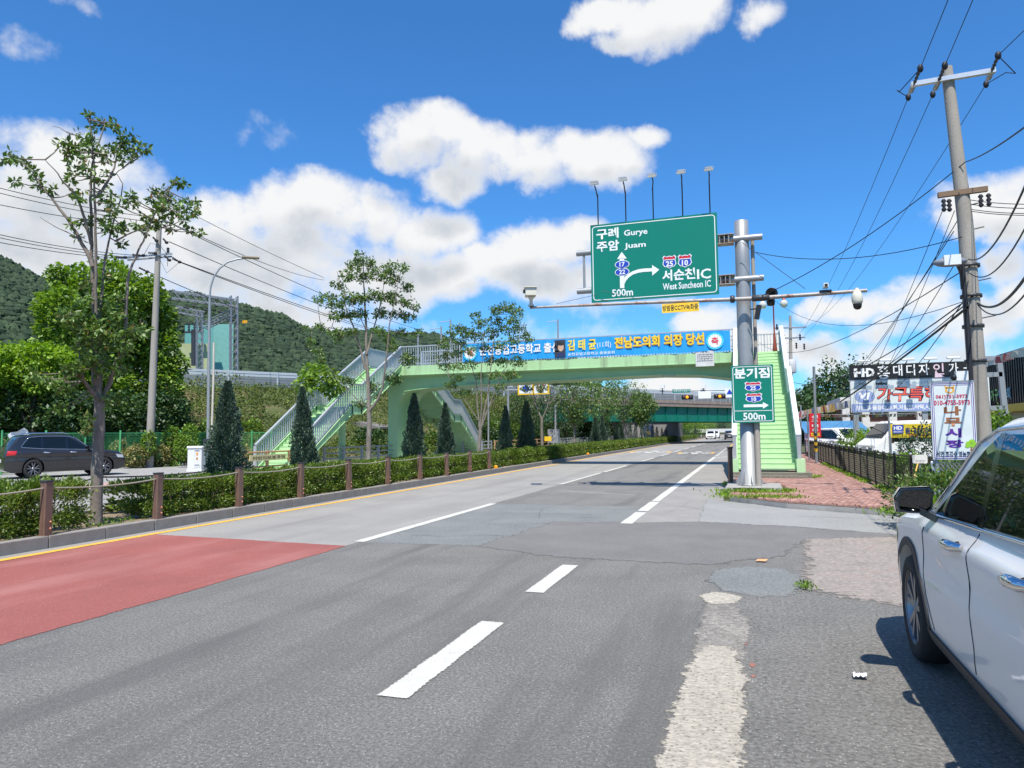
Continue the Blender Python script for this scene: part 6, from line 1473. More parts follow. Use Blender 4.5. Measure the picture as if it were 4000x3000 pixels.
m.add([(cx-.085,yT,cz+.085),(cx-.02,yT,cz+.05),(cx-.06,yT,cz+.02)],[(0,1,2)]); m.add([(cx+.085,yT,cz+.085),(cx+.06,yT,cz+.02),(cx+.02,yT,cz+.05)],[(0,1,2)]); m.build('emblem', ORE, ts, kind='stuff')
TG = pm('print_leaf_green', (.25,.5,.03), .6)
for a_, b_, r_ in ((1735,1160,.05),(1705,1175,.045),(1752,1180,.045),(1728,1190,.05),(1695,1200,.04),(1755,1205,.04)):
    m = MB(); disc(m, mx_(a_), mz_(b_), r_, r_*.75, yT-.002-.0005*r_, 14); o = m.build('printed_tree', TG, ts)
m = MB(); m.add([(mx_(1716),yT,mz_(1240)),(mx_(1736),yT,mz_(1240)),(mx_(1731),yT,mz_(1205)),(mx_(1722),yT,mz_(1205))],[(0,1,2,3)]); m.build('printed_trunk', BRN, ts)
for x in (tx0+.06,tx1-.06): MB().tube([(x,YT+.07,0),(x,YT+.07,tz1+.03)],.035,8).build('leg', STEEL_D, ts)
MB().bar((tx0-.02,YT+.02,tz1+.015),(tx1+.02,YT+.02,tz1+.015),.05,.03).build('top_rail', STEEL_D, ts)
# furniture store billboard
YH = 33.0
hx0 = aty(*c8b(703,503),YH).x; hx1 = aty(*c8b(1900,450),YH).x; hz1 = aty(*c8b(703,503),YH).z; hzm = aty(*c8b(712,635),YH).z; hz0 = aty(*c8b(727,910),YH).z
hb = thing('billboard', ((hx0+hx1)/2,YH,0), 'big black and white furniture store billboard behind the fence', 'billboard')
MB().box(hx0,hx1,YH,YH+.25,hzm+.03,hz1).build('black_panel', pm('billboard_black', (.012,.011,.011), .45, var=.1), hb)
MB().box(hx0,hx1,YH,YH+.25,hz0,hzm-.03).build('pale_panel', pm('billboard_pale', (.62,.66,.64), .5, var=.05), hb)
MB().box(hx0-.06,hx1+.06,YH+.01,YH+.24,hzm-.03,hzm+.03).build('divider', STEEL_D, hb)
hx = lambda a: hx0+(a-703)/(1765-703)*(aty(*c8b(1765,455),YH).x-hx0)
def hzt(b): return hz1-(b-503)/(635-503)*(hz1-hzm)
yH = YH-.006
def ht(s, a0, a1, z0, z1, mat, bold=.03, dy=0, shear=0): return lettering(s, mat, hb, (hx(a0),yH-dy,z0), L_, U_, height=z1-z0, width=hx(a1)-hx(a0), bold=bold, lift=0, shear=shear)
Hh = hz1-hzm; PINKL = pm('print_pale_pink', (.7,.52,.6), .6)
ht('H',742,835,hzm+Hh*.22,hzm+Hh*.78,WHT,.06); ht('D',850,925,hzm+Hh*.22,hzm+Hh*.78,WHT,.05); flat([(hx(738),hzm+Hh*.46),(hx(850),hzm+Hh*.46),(hx(850),hzm+Hh*.56),(hx(738),hzm+Hh*.56)], WHT, hb, 'emblem', yH-.002)
for s_c, a0, a1 in (('홍',950,1060),('대',1090,1170),('디',1205,1280),('자',1310,1400),('인',1435,1525),('가',1565,1645),('구',1690,1775)): ht(s_c, a0, a1, hzm+Hh*(.05 if s_c == '홍' else .22), hzm+Hh*.93, PINKL if s_c == '인' else WHT, .012)
flat([(hx(1445),hzm+Hh*.04),(hx(1530),hzm+Hh*.06),(hx(1450),hzm+Hh*.42)], PINKL, hb, 'emblem', yH-.004)
Hp = (hzm-.03)-hz0; GRY = pm('print_grey', (.2,.22,.22), .6); PALEB = pm('print_pale_blue', (.36,.47,.55), .6); BLB = pm('print_steel_blue', (.25,.32,.55), .6); REDO = pm('print_vermilion', (.75,.10,.05), .6)
zp = lambda f: hz0+Hp*f
ht('KBS',782,848,zp(.86),zp(.95),GRY,.0); ht('mbc',930,1035,zp(.86),zp(.96),BLK,.06); ht('SBS',1112,1166,zp(.87),zp(.95),GRY,.0); ht('방송사가 인정한 그 장소!',1195,1760,zp(.84),zp(.96),PALEB,.02)
m = MB(); disc(m, hx(830), zp(.50), (hx(920)-hx(740))/2, Hp*.205, yH, 28); m.build('oval', BLB, hb); ht('VJ',775,880,zp(.37),zp(.63),WHT,.05,.003,.2)
ht('가구특허',934,1480,zp(.32),zp(.80),NAVY,.045,.002,.12); ht('가구특허',938,1476,zp(.335),zp(.79),REDO,.012,.006,.12)
flat([(hx0+.02,hz0+.02),(hx1-.02,hz0+.02),(hx1-.02,zp(.265)),(hx0+.02,zp(.265))], BLB, hb, 'band', yH); ht('장농,흙·돌침대,소파,거실장,식탁,사무용가구',745,1560,zp(.05),zp(.22),WHT,.03,.003)
for a_ in (745,1350,1830): MB().box(hx(a_)-.1,hx(a_)+.1,YH+.05,YH+.2,0,hz0).build('leg', STEEL, hb)
for k in range(6):
    x = hx0+.5+k*(hx1-hx0-1)/5; o = MB().obox((x,YH-.45,hz1+.12),.45,.22,.06,rx=.3).build('floodlight', WHITEP, hb); MB().tube([(x,YH+.1,hz1-.02),(x,YH-.4,hz1+.1)],.02,6).build('bracket', DARKST, o)
    m = MB(); m.tube([(x+.15,YH-.3,hzm-.3),(x+.15,YH,hzm-.2)],.02,6); m.obox((x+.15,YH-.35,hzm-.34),.22,.12,.16); m.build('lower_lamp', pm('lamp_blue_grey', (.3,.36,.42), .5), hb)
# open scaffold frame right of the billboard
scf = thing('open_scaffold', (hx1+1,31,0), 'bare galvanised sign frame right of the leaning power pole', 'frame')
for (u0,v0,u1,v1) in ((1870,445,2005,440),(1995,440,2050,920),(1880,585,2020,580),(1900,872,2045,870),(2020,890,2060,1020)): MB().bar(aty(*c8b(u0,v0),29),aty(*c8b(u1,v1),29),.16).build('bar', STEEL, scf)
# yellow banner
a, b = aty(*c8b(1062,1128),24), aty(*c8b(1560,1005),24)
yb2 = thing('banner', ((a.x+b.x)/2,24,a.z), 'yellow furniture banner with blue logo square behind the shrubs', 'banner')
m = MB(); n = 16
for i in range(n):
    x0, x1 = a.x+(b.x-a.x)*i/n, a.x+(b.x-a.x)*(i+1)/n; f = lambda x: 24+.03*math.sin(x*4)
    m.add([(x0,f(x0),a.z),(x1,f(x1),a.z),(x1,f(x1),b.z),(x0,f(x0),b.z)],[(0,1,2,3)],True)
m.build('cloth', pm('banner_yellow', (.8,.6,.02), .6, var=.06), yb2); bw_, bh_ = b.x-a.x, b.z-a.z; yy = 23.95
flat([(a.x+bw_*.03,a.z+bh_*.32),(a.x+bw_*.22,a.z+bh_*.32),(a.x+bw_*.22,a.z+bh_*.95),(a.x+bw_*.03,a.z+bh_*.95)], pm('print_royal_blue', (.02,.05,.4), .6), yb2, 'logo_square', yy)
lettering('HD', WHT, yb2, (a.x+bw_*.05,yy-.003,a.z+bh_*.58), L_, U_, height=bh_*.28, width=bw_*.15, bold=.05, lift=0); lettering('홍대디자인가구', WHT, yb2, (a.x+bw_*.045,yy-.003,a.z+bh_*.37), L_, U_, height=bh_*.14, width=bw_*.16, bold=.02, lift=0)
lettering('디자인가구의 명가', BLK, yb2, (a.x+bw_*.25,yy,a.z+bh_*.82), L_, U_, height=bh_*.13, width=bw_*.32, bold=.01, lift=0, shear=.2)
lettering('홍대디자인가구', NAVY, yb2, (a.x+bw_*.245,yy,a.z+bh_*.30), L_, U_, height=bh_*.44, width=bw_*.72, bold=.03, lift=0)
lettering('원목침대/의자', BLK, yb2, (a.x+bw_*.03,yy,a.z+bh_*.05), L_, U_, height=bh_*.18, width=bw_*.22, bold=.01, lift=0); lettering('장롱 쇼파 식탁', REDP, yb2, (a.x+bw_*.3,yy,a.z+bh_*.08), L_, U_, height=bh_*.16, width=bw_*.34, bold=.03, lift=0)
for x in (a.x-.03,b.x+.03): MB().tube([(x,24.02,0),(x,24.02,b.z+.1)],.03,6).build('pole', STEEL_D, yb2)
# red vertical banner on a pole
a, b = aty(*c8b(360,1125),38), aty(*c8b(452,918),38); rb = thing('banner', (a.x,38,0), 'red vertical banner with white and yellow letters beyond the stairs', 'banner')
MB().box(a.x,b.x,38,38.03,a.z,b.z).build('cloth', pm('banner_red', (.6,.012,.03), .6, var=.1), rb); hh = b.z-a.z
for k, c in enumerate('신구미중'): lettering(c, WHT, rb, ((a.x+b.x)/2,37.99,b.z-hh*(.2+.19*k)), L_, U_, height=hh*.13, width=(b.x-a.x)*.55, align='C', bold=.03, lift=0)
lettering('입고', YEL, rb, ((a.x+b.x)/2,37.99,a.z+.06), L_, U_, height=hh*.15, width=(b.x-a.x)*.8, align='C', bold=.04, lift=0)
MB().tube([(a.x-.06,38.02,0),(a.x-.06,38.02,b.z+.2)],.035,6).build('pole', STEEL_D, rb)
# bunting
FLAGC = [pm('flag_%d' % i, c, .6) for i, c in enumerate(((.7,.7,.7),(.5,.12,.14),(.2,.25,.45),(.7,.5,.2),(.7,.7,.68),(.72,.72,.74),(.65,.4,.42)))]
def bunting(label, pts, n, s, y0, y1):
    t = thing('bunting', aty(*c8b(*pts[0]),y0), label, 'bunting', 'flag strings'); L = [aty(*c8b(a_,b_), y0+(y1-y0)*i/(len(pts)-1)) for i, (a_, b_) in enumerate(pts)]
    MB().tube(L, .012, 4).build('cord', WHITEP, t); tot = len(L)-1
    for k in range(n):
        f = (k+.5)/n*tot; i = min(int(f), tot-1); p = L[i].lerp(L[i+1], f-i); tw = rnd.uniform(-.5,.5); w = s*.75
        m = MB(); dx, dy = math.cos(tw)*w, math.sin(tw)*w; dz = -s*rnd.uniform(.75,1.0)
        m.add([p-Vector((dx,dy,0))*.5, p+Vector((dx,dy,0))*.5, p+Vector((dx*.5+rnd.uniform(-.08,.08),dy*.5+.1,dz)), p+Vector((-dx*.5+rnd.uniform(-.08,.08),-dy*.5+.1,dz))],[(0,1,2,3)]); m.build('flag', rnd.choice(FLAGC), t)
bunting('string of small national flags rising towards the billboard', [(272,905),(420,868),(560,838),(722,805)], 26, .38, 44, 36)
bunting('low string of pennants across the yard under the billboard', [(300,925),(560,928),(900,925),(1400,912)], 44, .16, 42, 34)
bunting('string of flags along the roof edge of the black store', [(1868,458),(1980,430),(2080,395),(2212,352)], 9, .26, 30, 26)
# white two storey building
WBY = 58; wb = thing('white_building', (20,WBY,0), 'white two storey building with dark brick panels behind the billboard', 'building')
def wx(a): return aty(*c8b(a,1000),WBY).x
def wz(b): return aty(*c8b(1000,b),WBY).z
WHB = pm('white_render', (.68,.66,.62), .8, var=.06, dirt=(.5,.48,.44,.5), dirt_s=.6); BRB = pm('brown_tile', (.10,.045,.03), .7, var=.2, vs=5, bump=.5, bs=8); GLD = glassmat('window_dark', (.02,.022,.025), .08)
x0, x1, zr = wx(630), wx(1830), wz(770)
MB().box(x0+.6,x1,WBY+.6,WBY+9,0,zr-.6).build('wall', BRB, wb)
MB().box(x0,x1+.3,WBY,WBY+9.5,zr-.6,zr).build('roof', WHB, wb)
for a_ in (680,850,1085,1330,1560,1780): MB().box(wx(a_)-.25,wx(a_)+.25,WBY+.02,WBY+.7,0,zr-.6).build('column', WHB, wb)
for b0, b1 in ((990,1000),(1055,1030)): pass
MB().box(x0+.2,x1,WBY+.1,WBY+.72,wz(1030),wz(990)).build('spandrel', WHB, wb)
for a0, a1 in ((750,820),(920,1010),(1120,1300),(1360,1520)):
    o = MB().box(wx(a0),wx(a1),WBY+.5,WBY+.58,.3,wz(1042)).build('window', WHB, wb); MB().box(wx(a0)+.12,wx(a1)-.12,WBY+.46,WBY+.5,.4,wz(1048)).build('pane', GLD, o)
    o = MB().box(wx(a0),wx(a1),WBY+.5,WBY+.58,wz(930),wz(860)).build('window', WHB, wb); MB().box(wx(a0)+.12,wx(a1)-.12,WBY+.46,WBY+.5,wz(925),wz(866)).build('pane', GLD, o)
# blue roofed shed
bs_ = thing('blue_roof_shed', (wx(600),50,0), 'low lilac walled shed with blue corrugated roof behind the white pickup', 'shed')
sx0, sx1 = aty(*c8b(318,1080),48).x, aty(*c8b(905,1080),48).x; sz1 = aty(*c8b(600,1090),48).z
MB().box(sx0+.3,sx1-.4,48.3,53,0,sz1).build('wall', pm('lilac_wall', (.42,.38,.5), .8, var=.08), bs_)
m = MB(); n = 60
for i in range(n):
    xa, xb = sx0+(sx1-sx0)*i/n, sx0+(sx1-sx0)*(i+1)/n; za, zb2 = (.05 if i % 2 else 0), (0 if i % 2 else .05)
    m.add([(xa,47.7,sz1+za),(xb,47.7,sz1+zb2),(xb,53.4,sz1+.8+zb2),(xa,53.4,sz1+.8+za)],[(0,1,2,3)])
m.build('roof', pm('blue_tin', (.10,.30,.5), .45, metal=.2, var=.1), bs_)
MB().box(sx0+4,sx0+5.2,48.22,48.3,.1,1.9).build('door', pm('grey_shutter', (.4,.41,.42), .6), bs_)
# black clad store at the right edge
XB_ = 16.0; bk = thing('black_store', (20,55,0), 'black metal clad furniture store with yellow band at the right edge', 'building')
def bz(b, a=2100): return atx(*c8b(a,b),XB_).z
zroof = bz(378); MB().box(XB_,XB_+18,40,66,bz(840),zroof).build('cladding', pm('black_cladding', (.012,.013,.015), .45, var=.1), bk)
m = MB(); y = 40.2
while y < 66: m.box(XB_-.07,XB_-.001,y,y+.16,bz(838),zroof-.05); y += .42
m.build('ribs', pm('black_cladding', (.012,.013,.015), .45), bk, kind='stuff')
MB().box(XB_-.35,XB_+18,39.8,66.2,bz(905),bz(840)).build('yellow_band', pm('fascia_yellow', (.75,.45,.02), .5, var=.05), bk)
MB().box(XB_+.05,XB_+17.9,40.1,65.9,bz(960),bz(905)).build('beige_band', pm('fascia_beige', (.5,.42,.3), .7, var=.06), bk)
MB().box(XB_+.1,XB_+17.9,40.2,65.8,0,bz(960)).build('shop_front', GLD, bk)
for k in range(6): o = MB().box(XB_+.03,XB_+.099,41+k*4,44.4+k*4,.3,bz(968)).build('window_poster', pm(['poster_violet','poster_navy','poster_wine'][k % 3], [(.12,.05,.2),(.03,.06,.25),(.2,.04,.08)][k % 3], .5, var=.3), bk)
LT = [pm('letters_cyan', (.12,.4,.55), .5), pm('letters_green', (.2,.55,.12), .5)]
ya2, yb3 = atx(*c8b(2118,740),XB_).y, atx(*c8b(1880,740),XB_).y; n = 7; dy_ = (yb3-ya2)/n
for i, c in enumerate('대형가구박람회'[::1]): lettering(c, LT[1] if c in '가구' else LT[0], bk, (XB_-.12, yb3-dy_*(i+.05), bz(795)), (0,-1,0), U_, height=bz(690)-bz(795), width=dy_*.8, bold=.03, lift=.01)
# trees and shrubs on the right
for k, (u, vt, y, cr, lab) in enumerate(((1755,835,88,3.2,'dark evergreen tree behind the striped pole'),(1790,805,90,3.6,'dark evergreen left of the tallest crown behind the red banner'),(1822,775,92,4.2,'tallest dark evergreen left of the billboard'),(1860,780,94,3.8,'dark evergreen rising behind the billboard left end'),(1725,850,86,3.0,'dark tree just right of the green stair parapet'),(1775,850,78,3.4,'lower dark tree behind the red banner'))):
    p = aty(u, vt, y); make_tree('evergreen_tree', (p.x,y,0), max(5,p.z), cr, lab, LF_DARK, leaf=.42, n=2600, trunk_h=.12, group='dark evergreens behind the yard', shape=.8, clump=30)
def bush(label, x, y, r_, h, n, mt, leaf=.1, name='shrub', z=.06):
    t = thing(name, (x,y,z), label, 'shrub', 'shrubs behind the pavement fence'); Q_ = in_ball(n,.45); Q_ *= (1+.22*np.sin(Q_[:,0:1]*6+x)*np.cos(Q_[:,1:2]*7+y)); P_ = Q_*np.array([r_[0],r_[1],h*.55])+np.array([x,y,z+h*.5]); P_[:,2] = np.maximum(P_[:,2], z+.02)
    D_ = Q_+npr.normal(size=Q_.shape)*.7; D_[:,2] += .4; link_leaves('foliage', P_, D_, npr.uniform(.6,1.3,n)*leaf, .55, mt, t, up=(0,0,1)); m = MB()
    for k in range(5): a_ = k*1.3; m.tube([(x+.1*math.cos(a_),y+.1*math.sin(a_),z),(x+r_[0]*.5*math.cos(a_),y+r_[1]*.5*math.sin(a_),z+h*.6)],[.02,.008],4)
    m.build('stems', BARK_D, t)
bush('leafy ivy clad shrub right behind the near fence panels', 4.35,18.4,(.5,1.5),.8,2600,LF_MED); bush('tangled green shrub behind the middle fence panels', 4.1,22.0,(.55,2.0),.85,2400,LF_MED2); bush('dull green shrub behind the farther fence panels', 4.0,26.5,(.5,2.4),.75,2000,LF_MED)
bush('bright yellow green shrub above the fence top', 4.9,32.0,(1.0,1.6),1.5,3600,LF_BRIGHT,.12); bush('dark blue green juniper under the yellow banner', 4.95,24.0,(.8,.9),1.6,3600,LF_CON,.09); bush('olive shrub below the tree market sign', *aty(*c8b(1560,1450),13.4)[:2],(.9,.7),.86,3600,LF_MED,.08)
bush('ferny bright green plant at the foot of the tree market sign', *aty(*c8b(1540,1560),11.8)[:2],(.5,.5),.5,1500,LF_BRIGHT,.09); bush('pointed green shrub in front of the black store', *aty(*c8b(1985,1020),26)[:2],(.6,.6),2.0,1800,LF_MED2,.14)
bush('rough shrub by the white truck behind the fence', 4.7,37.0,(.8,1.2),1.5,1500,LF_MED2,.12)
# weed tufts along kerbs
def tuft(label, x, y, z, r_, n, mt=LF_BRIGHT, h=.1, leaf=.09):
    t = thing('weed_tuft', (x,y,z), label, 'weeds', 'weed tufts on the ground'); P_ = npr.normal(size=(n,3))*np.array([r_[0],r_[1],0])*.5+np.array([x,y,z]); P_[:,2] += npr.random(n)*h*.5; D_ = npr.normal(size=(n,3))*.6; D_[:,2] = np.abs(D_[:,2])+.5; link_leaves('leaves', P_, D_, npr.uniform(.5,1.3,n)*leaf, .3, mt, t)
for lab, x, y, z, r_, n in (('weeds along the concrete pad edge below the grey sign pole',.0,18.5,.12,(.9,.35),520),('weed tuft left of the pad at the kerb start',-.62,18.75,.02,(.25,.6),200),('grass strip in front of the concrete pad',.3,17.2,.1,(.9,.3),420),('weed tuft at the pad right corner',.82,18.9,.12,(.25,.3),140),('small weed tuft by the stair plinth',1.95,24.4,.14,(.2,.2),90),('weed tuft beside the kerb post',-.72,22.4,.01,(.12,.5),120),('weeds at the pavement corner by the car mirror',2.6,14.6,.1,(.5,.5),260)): tuft(lab, x, y, z, r_, n)
p = gp(1738,1272); tuft('small weed clump in the crack between concrete patches', p.x, p.y, .015, (.09,.16), 110, LF_MED2, .05, .05)
for k in range(7): y = 17.5+k*2.6; tuft('%s grass tuft under the pavement fence from the camera' % words[k], fx_(y)-.12, y+rnd.uniform(-.4,.4), .14, (.14,.9), 260)
for k, y in enumerate((9.3,9.9,10.2)): tuft(['short grass left of the tall tree trunk','short grass at the tall tree foot','short grass right of the tall tree foot'][k], -10.7-.2*k, y, .115, (.4,.4), 70, LF_MED2, .06, .07)
# litter
lt = MB(); p = gp(1858,1467); n = 7
g_ = [[Vector((p.x+(i-3)*.014, p.y+(j-2)*.018, .008+.022*abs(math.sin(i*1.7+j*2.3))+rnd.uniform(0,.012))) for i in range(n)] for j in range(5)]
for j in range(4):
    for i in range(n-1): lt.add([g_[j][i],g_[j][i+1],g_[j+1][i+1],g_[j+1][i]],[(0,1,2,3)])
tag(lt.build('paper_litter', pm('white_tissue', (.8,.8,.8), .8, var=.03), None, loc=(p.x,p.y,.01)), 'crumpled white tissue on the asphalt beside the white car', 'litter')
p = gp(1643,1214); m = MB(); m.add([(p.x-.06,p.y-.04,.02),(p.x+.06,p.y-.05,.02),(p.x+.09,p.y+.04,.035),(p.x-.03,p.y+.05,.03)],[(0,1,2,3)]); tag(m.build('wrapper_litter', pm('orange_wrapper', (.7,.35,.15), .5), None, loc=(p.x,p.y,.02)), 'small orange wrapper lying on the brown asphalt patch', 'litter')
# far street furniture ------------------------------------------------------
def pole_thing(label, u, v0, v1, y, r_=.07, cat='street lamp', name='street_lamp', arm=None, group=None):
    b = aty(u, v1, y); t = thing(name, (b.x,y,.1), label, cat, group); tp = aty(u+ (0), v0, y); MB().tube([(b.x,y,0),tp],[r_,r_*.7],10).build('column', STEEL, t)
    if arm: MB().tube([aty(a_,b_,y) for a_, b_ in arm], r_*.5, 8).build('arm', STEEL, t)
    return t, tp
k5p = lambda a, b: ((1700+a/1.8433)/S22, (1250+b/1.8433)/S22)
pole_thing('plain grey lamp column left of the third street tree', k5p(383,0)[0], 730, 975, 52)
t, _ = pole_thing('grey column carrying the yellow framed school zone sign', k5p(525,0)[0], 790, 960, 58, .12, 'sign pole', 'sign_column', [k5p(510,505), k5p(600,505)])
a, b = aty(*k5p(595,540),57.8), aty(*k5p(820,440),57.8); sz_ = thing('school_zone_sign', ((a.x+b.x)/2,57.8,a.z), 'yellow framed school zone sign with blue and red symbols behind the trees', 'road sign')
MB().box(a.x,b.x,57.8,57.88,a.z,b.z).build('frame', pm('sign_yellow', (.78,.48,.02), .4), sz_); w = b.x-a.x; h = b.z-a.z
for k in range(2): flat([(a.x+w*(.05+.48*k),a.z+h*.1),(a.x+w*(.46+.48*k),a.z+h*.1),(a.x+w*(.46+.48*k),a.z+h*.92),(a.x+w*(.05+.48*k),a.z+h*.92)], SIGNW, sz_, 'face', 57.79)
flat([(a.x+w*.12,a.z+h*.3),(a.x+w*.42,a.z+h*.3),(a.x+w*.27,a.z+h*.92)], SIGNB, sz_, 'triangle', 57.785)
m = MB(); n = 24; cx, cz = a.x+w*.74, a.z+h*.6
m.add([(cx+rr*math.cos(2*math.pi*i/n),57.785,cz+rr*math.sin(2*math.pi*i/n)) for rr in (h*.3,h*.22) for i in range(n)], [(i,n+i,n+(i+1)%n,(i+1)%n) for i in range(n)]); m.build('red_ring', SIGNR, sz_)
lettering('30', BLK, sz_, (cx,57.785,cz-h*.12), L_, U_, height=h*.22, align='C', bold=.04, lift=0); lettering('해제', BLK, sz_, (a.x+w*.2,57.785,a.z+h*.13), L_, U_, height=h*.12, lift=0); lettering('해제', BLK, sz_, (a.x+w*.68,57.785,a.z+h*.13), L_, U_, height=h*.12, lift=0)
t, _ = pole_thing('lamp column with curved arm behind the conifers', k5p(865,0)[0], 785, 955, 66, .1, arm=[k5p(865,640), k5p(880,600), k5p(920,575), k5p(980,568)])
MB().obox(aty(*k5p(853,835),65.7),1.0,.6,1.3).build('control_box', pm('control_grey', (.25,.26,.27), .6), t)
# traffic signal gantry before the overpass
sgx = aty(*k5p(2160,520),84); sgn_ = thing('signal_gantry', (sgx.x+.3,84,0), 'traffic signal mast with long arm and detector cameras before the overpass', 'traffic signal')
MB().tube([(sgx.x+.4,84,0),(sgx.x+.4,84,aty(*k5p(2160,480),84).z)],[.16,.12],10).build('mast', STEEL, sgn_)
MB().tube([aty(*k5p(2165,503),84),aty(*k5p(1615,512),84)],[.09,.05],8).build('arm', STEEL, sgn_); MB().tube([aty(*k5p(2165,540),84),aty(*k5p(1780,545),84)],[.06,.04],8).build('arm', STEEL, sgn_)
for a_, b_ in ((1815,556),(2050,550)):
    q = aty(*k5p(a_,b_),83.8); o = bevel(MB().obox(q,1.3,.35,.55).build('signal_head', BLKP, sgn_), .08)
    for k, c in enumerate((-.38,0,.38)):
        MB().lathe((q.x+c,q.y-.18,q.z),[(.17,0),(.17,-.06),(.0,-.03)],12,axis='Y').build('lens', pm('amber_signal', (.9,.3,.0), .4, emit=(1,.35,.0,.7)) if k == 1 + (a_ > 2000)*0 else pm('signal_off', (.03,.02,.02), .3), o)
for a_, b_ in ((1635,480),(1930,480)):
    q = aty(*k5p(a_,b_),83.8); o = MB().obox(q,.5,.6,.4).build('detector_camera', WHITEP, sgn_); MB().tube([q,q-Vector((0,0,.9))],.06,8).build('stem', DARKST, o)
a, b = aty(*k5p(1708,525),83.7), aty(*k5p(1837,503),83.7); o = MB().box(a.x,b.x,83.7,83.75,a.z,b.z+.12).build('name_plate', SIGNG, sgn_); lettering('교통정보수집장치', SIGNW, o, (a.x+.1,83.69,a.z+.12), L_, U_, height=.4, width=b.x-a.x-.2, lift=0, bold=.01)
q = aty(*k5p(1940,538),83.7); MB().obox(q,1.4,.05,.85).build('white_plate', SIGNW, sgn_)
q = aty(*k5p(2120,525),83.7); o = MB().obox(q,1.0,.05,1.0).build('crossing_plate', SIGNW, sgn_); flat([(q.x-.35,q.z-.15),(q.x+.35,q.z-.15),(q.x,q.z+.45)], SIGNB, o, 'triangle', 83.66)
# second bridge far down the road and shop signs under the overpass
fb2 = thing('far_bridge', (-2,178,0), 'pale beam bridge across the road in the far distance', 'bridge')
z0, z1 = aty(1570,934,178).z, aty(1570,926,178).z; MB().box(-14,14,178,186,z0,z1).build('beam', pm('pale_beam', (.6,.6,.57), .7), fb2)
for x in (-13,-10,.6,6): MB().box(x,x+.7,178.5,180,0,z0).build('pier', CONC, fb2)
fs_ = thing('roadside_shop', (-20,108,0), 'dark shopfront with lit blue sign panel under the overpass', 'building'); xa, xb = aty(*k5p(1390,0),108).x, aty(*k5p(1580,0),108).x
MB().box(xa-3,xb+3,108,116,0,4.2).build('wall', pm('shop_wall', (.25,.24,.23), .7, var=.2), fs_); MB().box(xa-3.2,xb+3.2,107.7,108,3.3,3.55).build('red_fascia', REDP, fs_)
o = MB().box(xa+2,xb-.5,107.6,107.69,.8,2.6).build('sign_panel', NAVY, fs_); lettering('GRAND OPEN', YEL, o, (xa+2.4,107.58,1.2), L_, U_, height=.5, width=xb-xa-3.4, bold=.02, lift=0); lettering('가구 전자', WHT, o, (xa+2.6,107.58,1.9), L_, U_, height=.35, width=xb-xa-4.2, bold=.02, lift=0)
yp_ = aty(*k5p(812,855),48); ys_ = thing('yellow_sign', (yp_.x,48,0), 'small yellow plate on a thin post behind the median hedge', 'sign plate'); MB().obox(yp_,.5,.03,.32).build('plate', pm('plate_yellow2', (.8,.5,.02), .5), ys_); MB().tube([(yp_.x,48.03,0),(yp_.x,48.03,yp_.z)],.03,6).build('post', STEEL_D, ys_)
# deciduous trees beyond the bridge, left of the road
for k, (u, vt, y, cr, x, lab) in enumerate(((1240,800,58,1.9,None,'airy street tree left of the lamp with curved arm'),(1300,812,64,2.1,None,'full street tree above the seventh conifer'),(1345,815,70,2.2,None,'rounded street tree in front of the girder left end'),(1385,845,78,2.0,None,'slim street tree before the teal girder'),(1440,880,88,2.6,None,'low rounded street tree under the teal girder'),(1470,885,98,2.6,None,'farthest rounded street tree before the overpass'),(1520,905,126,3.4,None,'street tree beyond the overpass left of the far cars'),(1500,905,118,3.2,None,'street tree just beyond the overpass'),(1180,850,70,2.4,None,'dark bushy tree behind the yellow framed sign'),(1120,870,66,2.2,None,'dark bushy tree beyond the far stair flight'),(1270,860,80,2.6,None,'dark bushy tree behind the control box'),(1140,845,0,2.4,-19.6,'leafy tree on the footpath side right of the far stairs'),(1185,850,0,2.3,-19.6,'leafy tree on the footpath side behind the lamp column'),(1222,852,0,2.5,-19.6,'leafy tree on the footpath side behind the control box lamp'),(1258,850,0,2.5,-19.6,'leafy tree on the footpath side above the pale guard rail'),(1292,852,0,2.7,-19.6,'leafy tree on the footpath side left of the abutment'),(1325,856,0,2.8,-19.6,'leafy tree on the footpath side in front of the girder'),(1352,862,0,2.8,-19.6,'leafy tree on the footpath side nearest the overpass'))):
    p = atx(u, vt, x or (-12.4 if k < 8 else -23)); x = p.x; y = p.y; make_tree('street_tree', (x,y,.1), p.z, cr, lab, (LF_MED2 if k in (4,5,6,7) else LF_MED) if k < 8 else LF_DARK, leaf=.2 if y < 75 else .28, n=2400, trunk_h=.38 if k < 4 else .18, bark=BARK, group='street trees beyond the footbridge', r0=.1)
# ================================================================ VEHICLES
TYRE = pm('tyre_rubber', (.018,.018,.019), .8, var=.1, bump=.2, bs=80); ALLOY = pm('alloy_rim', (.27,.27,.285), .35, metal=.85, var=.04); WHEEL_SHADE = pm('wheel_shade', (.008,.008,.008), .9)
CHROME = pm('chrome', (.75,.76,.78), .08, metal=1.0, var=0); GLOSSB = pm('gloss_black', (.008,.008,.009), .12, spec=.6, coat=.5, var=0); CLAD = pm('black_cladding_plastic', (.03,.03,.032), .6, var=.05)
CGLASS = glassmat('car_glass', (.006,.008,.008), .015); TAILR = pm('tail_lamp', (.45,.01,.015), .12, coat=.5, var=0); HEADL = pm('head_lamp', (.55,.57,.6), .08, coat=.6, var=0); GAP = pm('panel_gap', (.02,.02,.02), .8, var=0); MIRG = pm('mirror_glass', (.10,.105,.115), .02, metal=1.0, var=0)
def interp(tab, x):
    if x <= tab[0][0]: return tab[0][1]
    for (a, p), (b, q) in zip(tab, tab[1:]):
        if x <= b: t = (x-a)/(b-a); return p+(q-p)*t
    return tab[-1][1]
def smooth_interp(tab, x, w=.06): return (interp(tab, x-w)+2*interp(tab, x)+interp(tab, x+w))/4
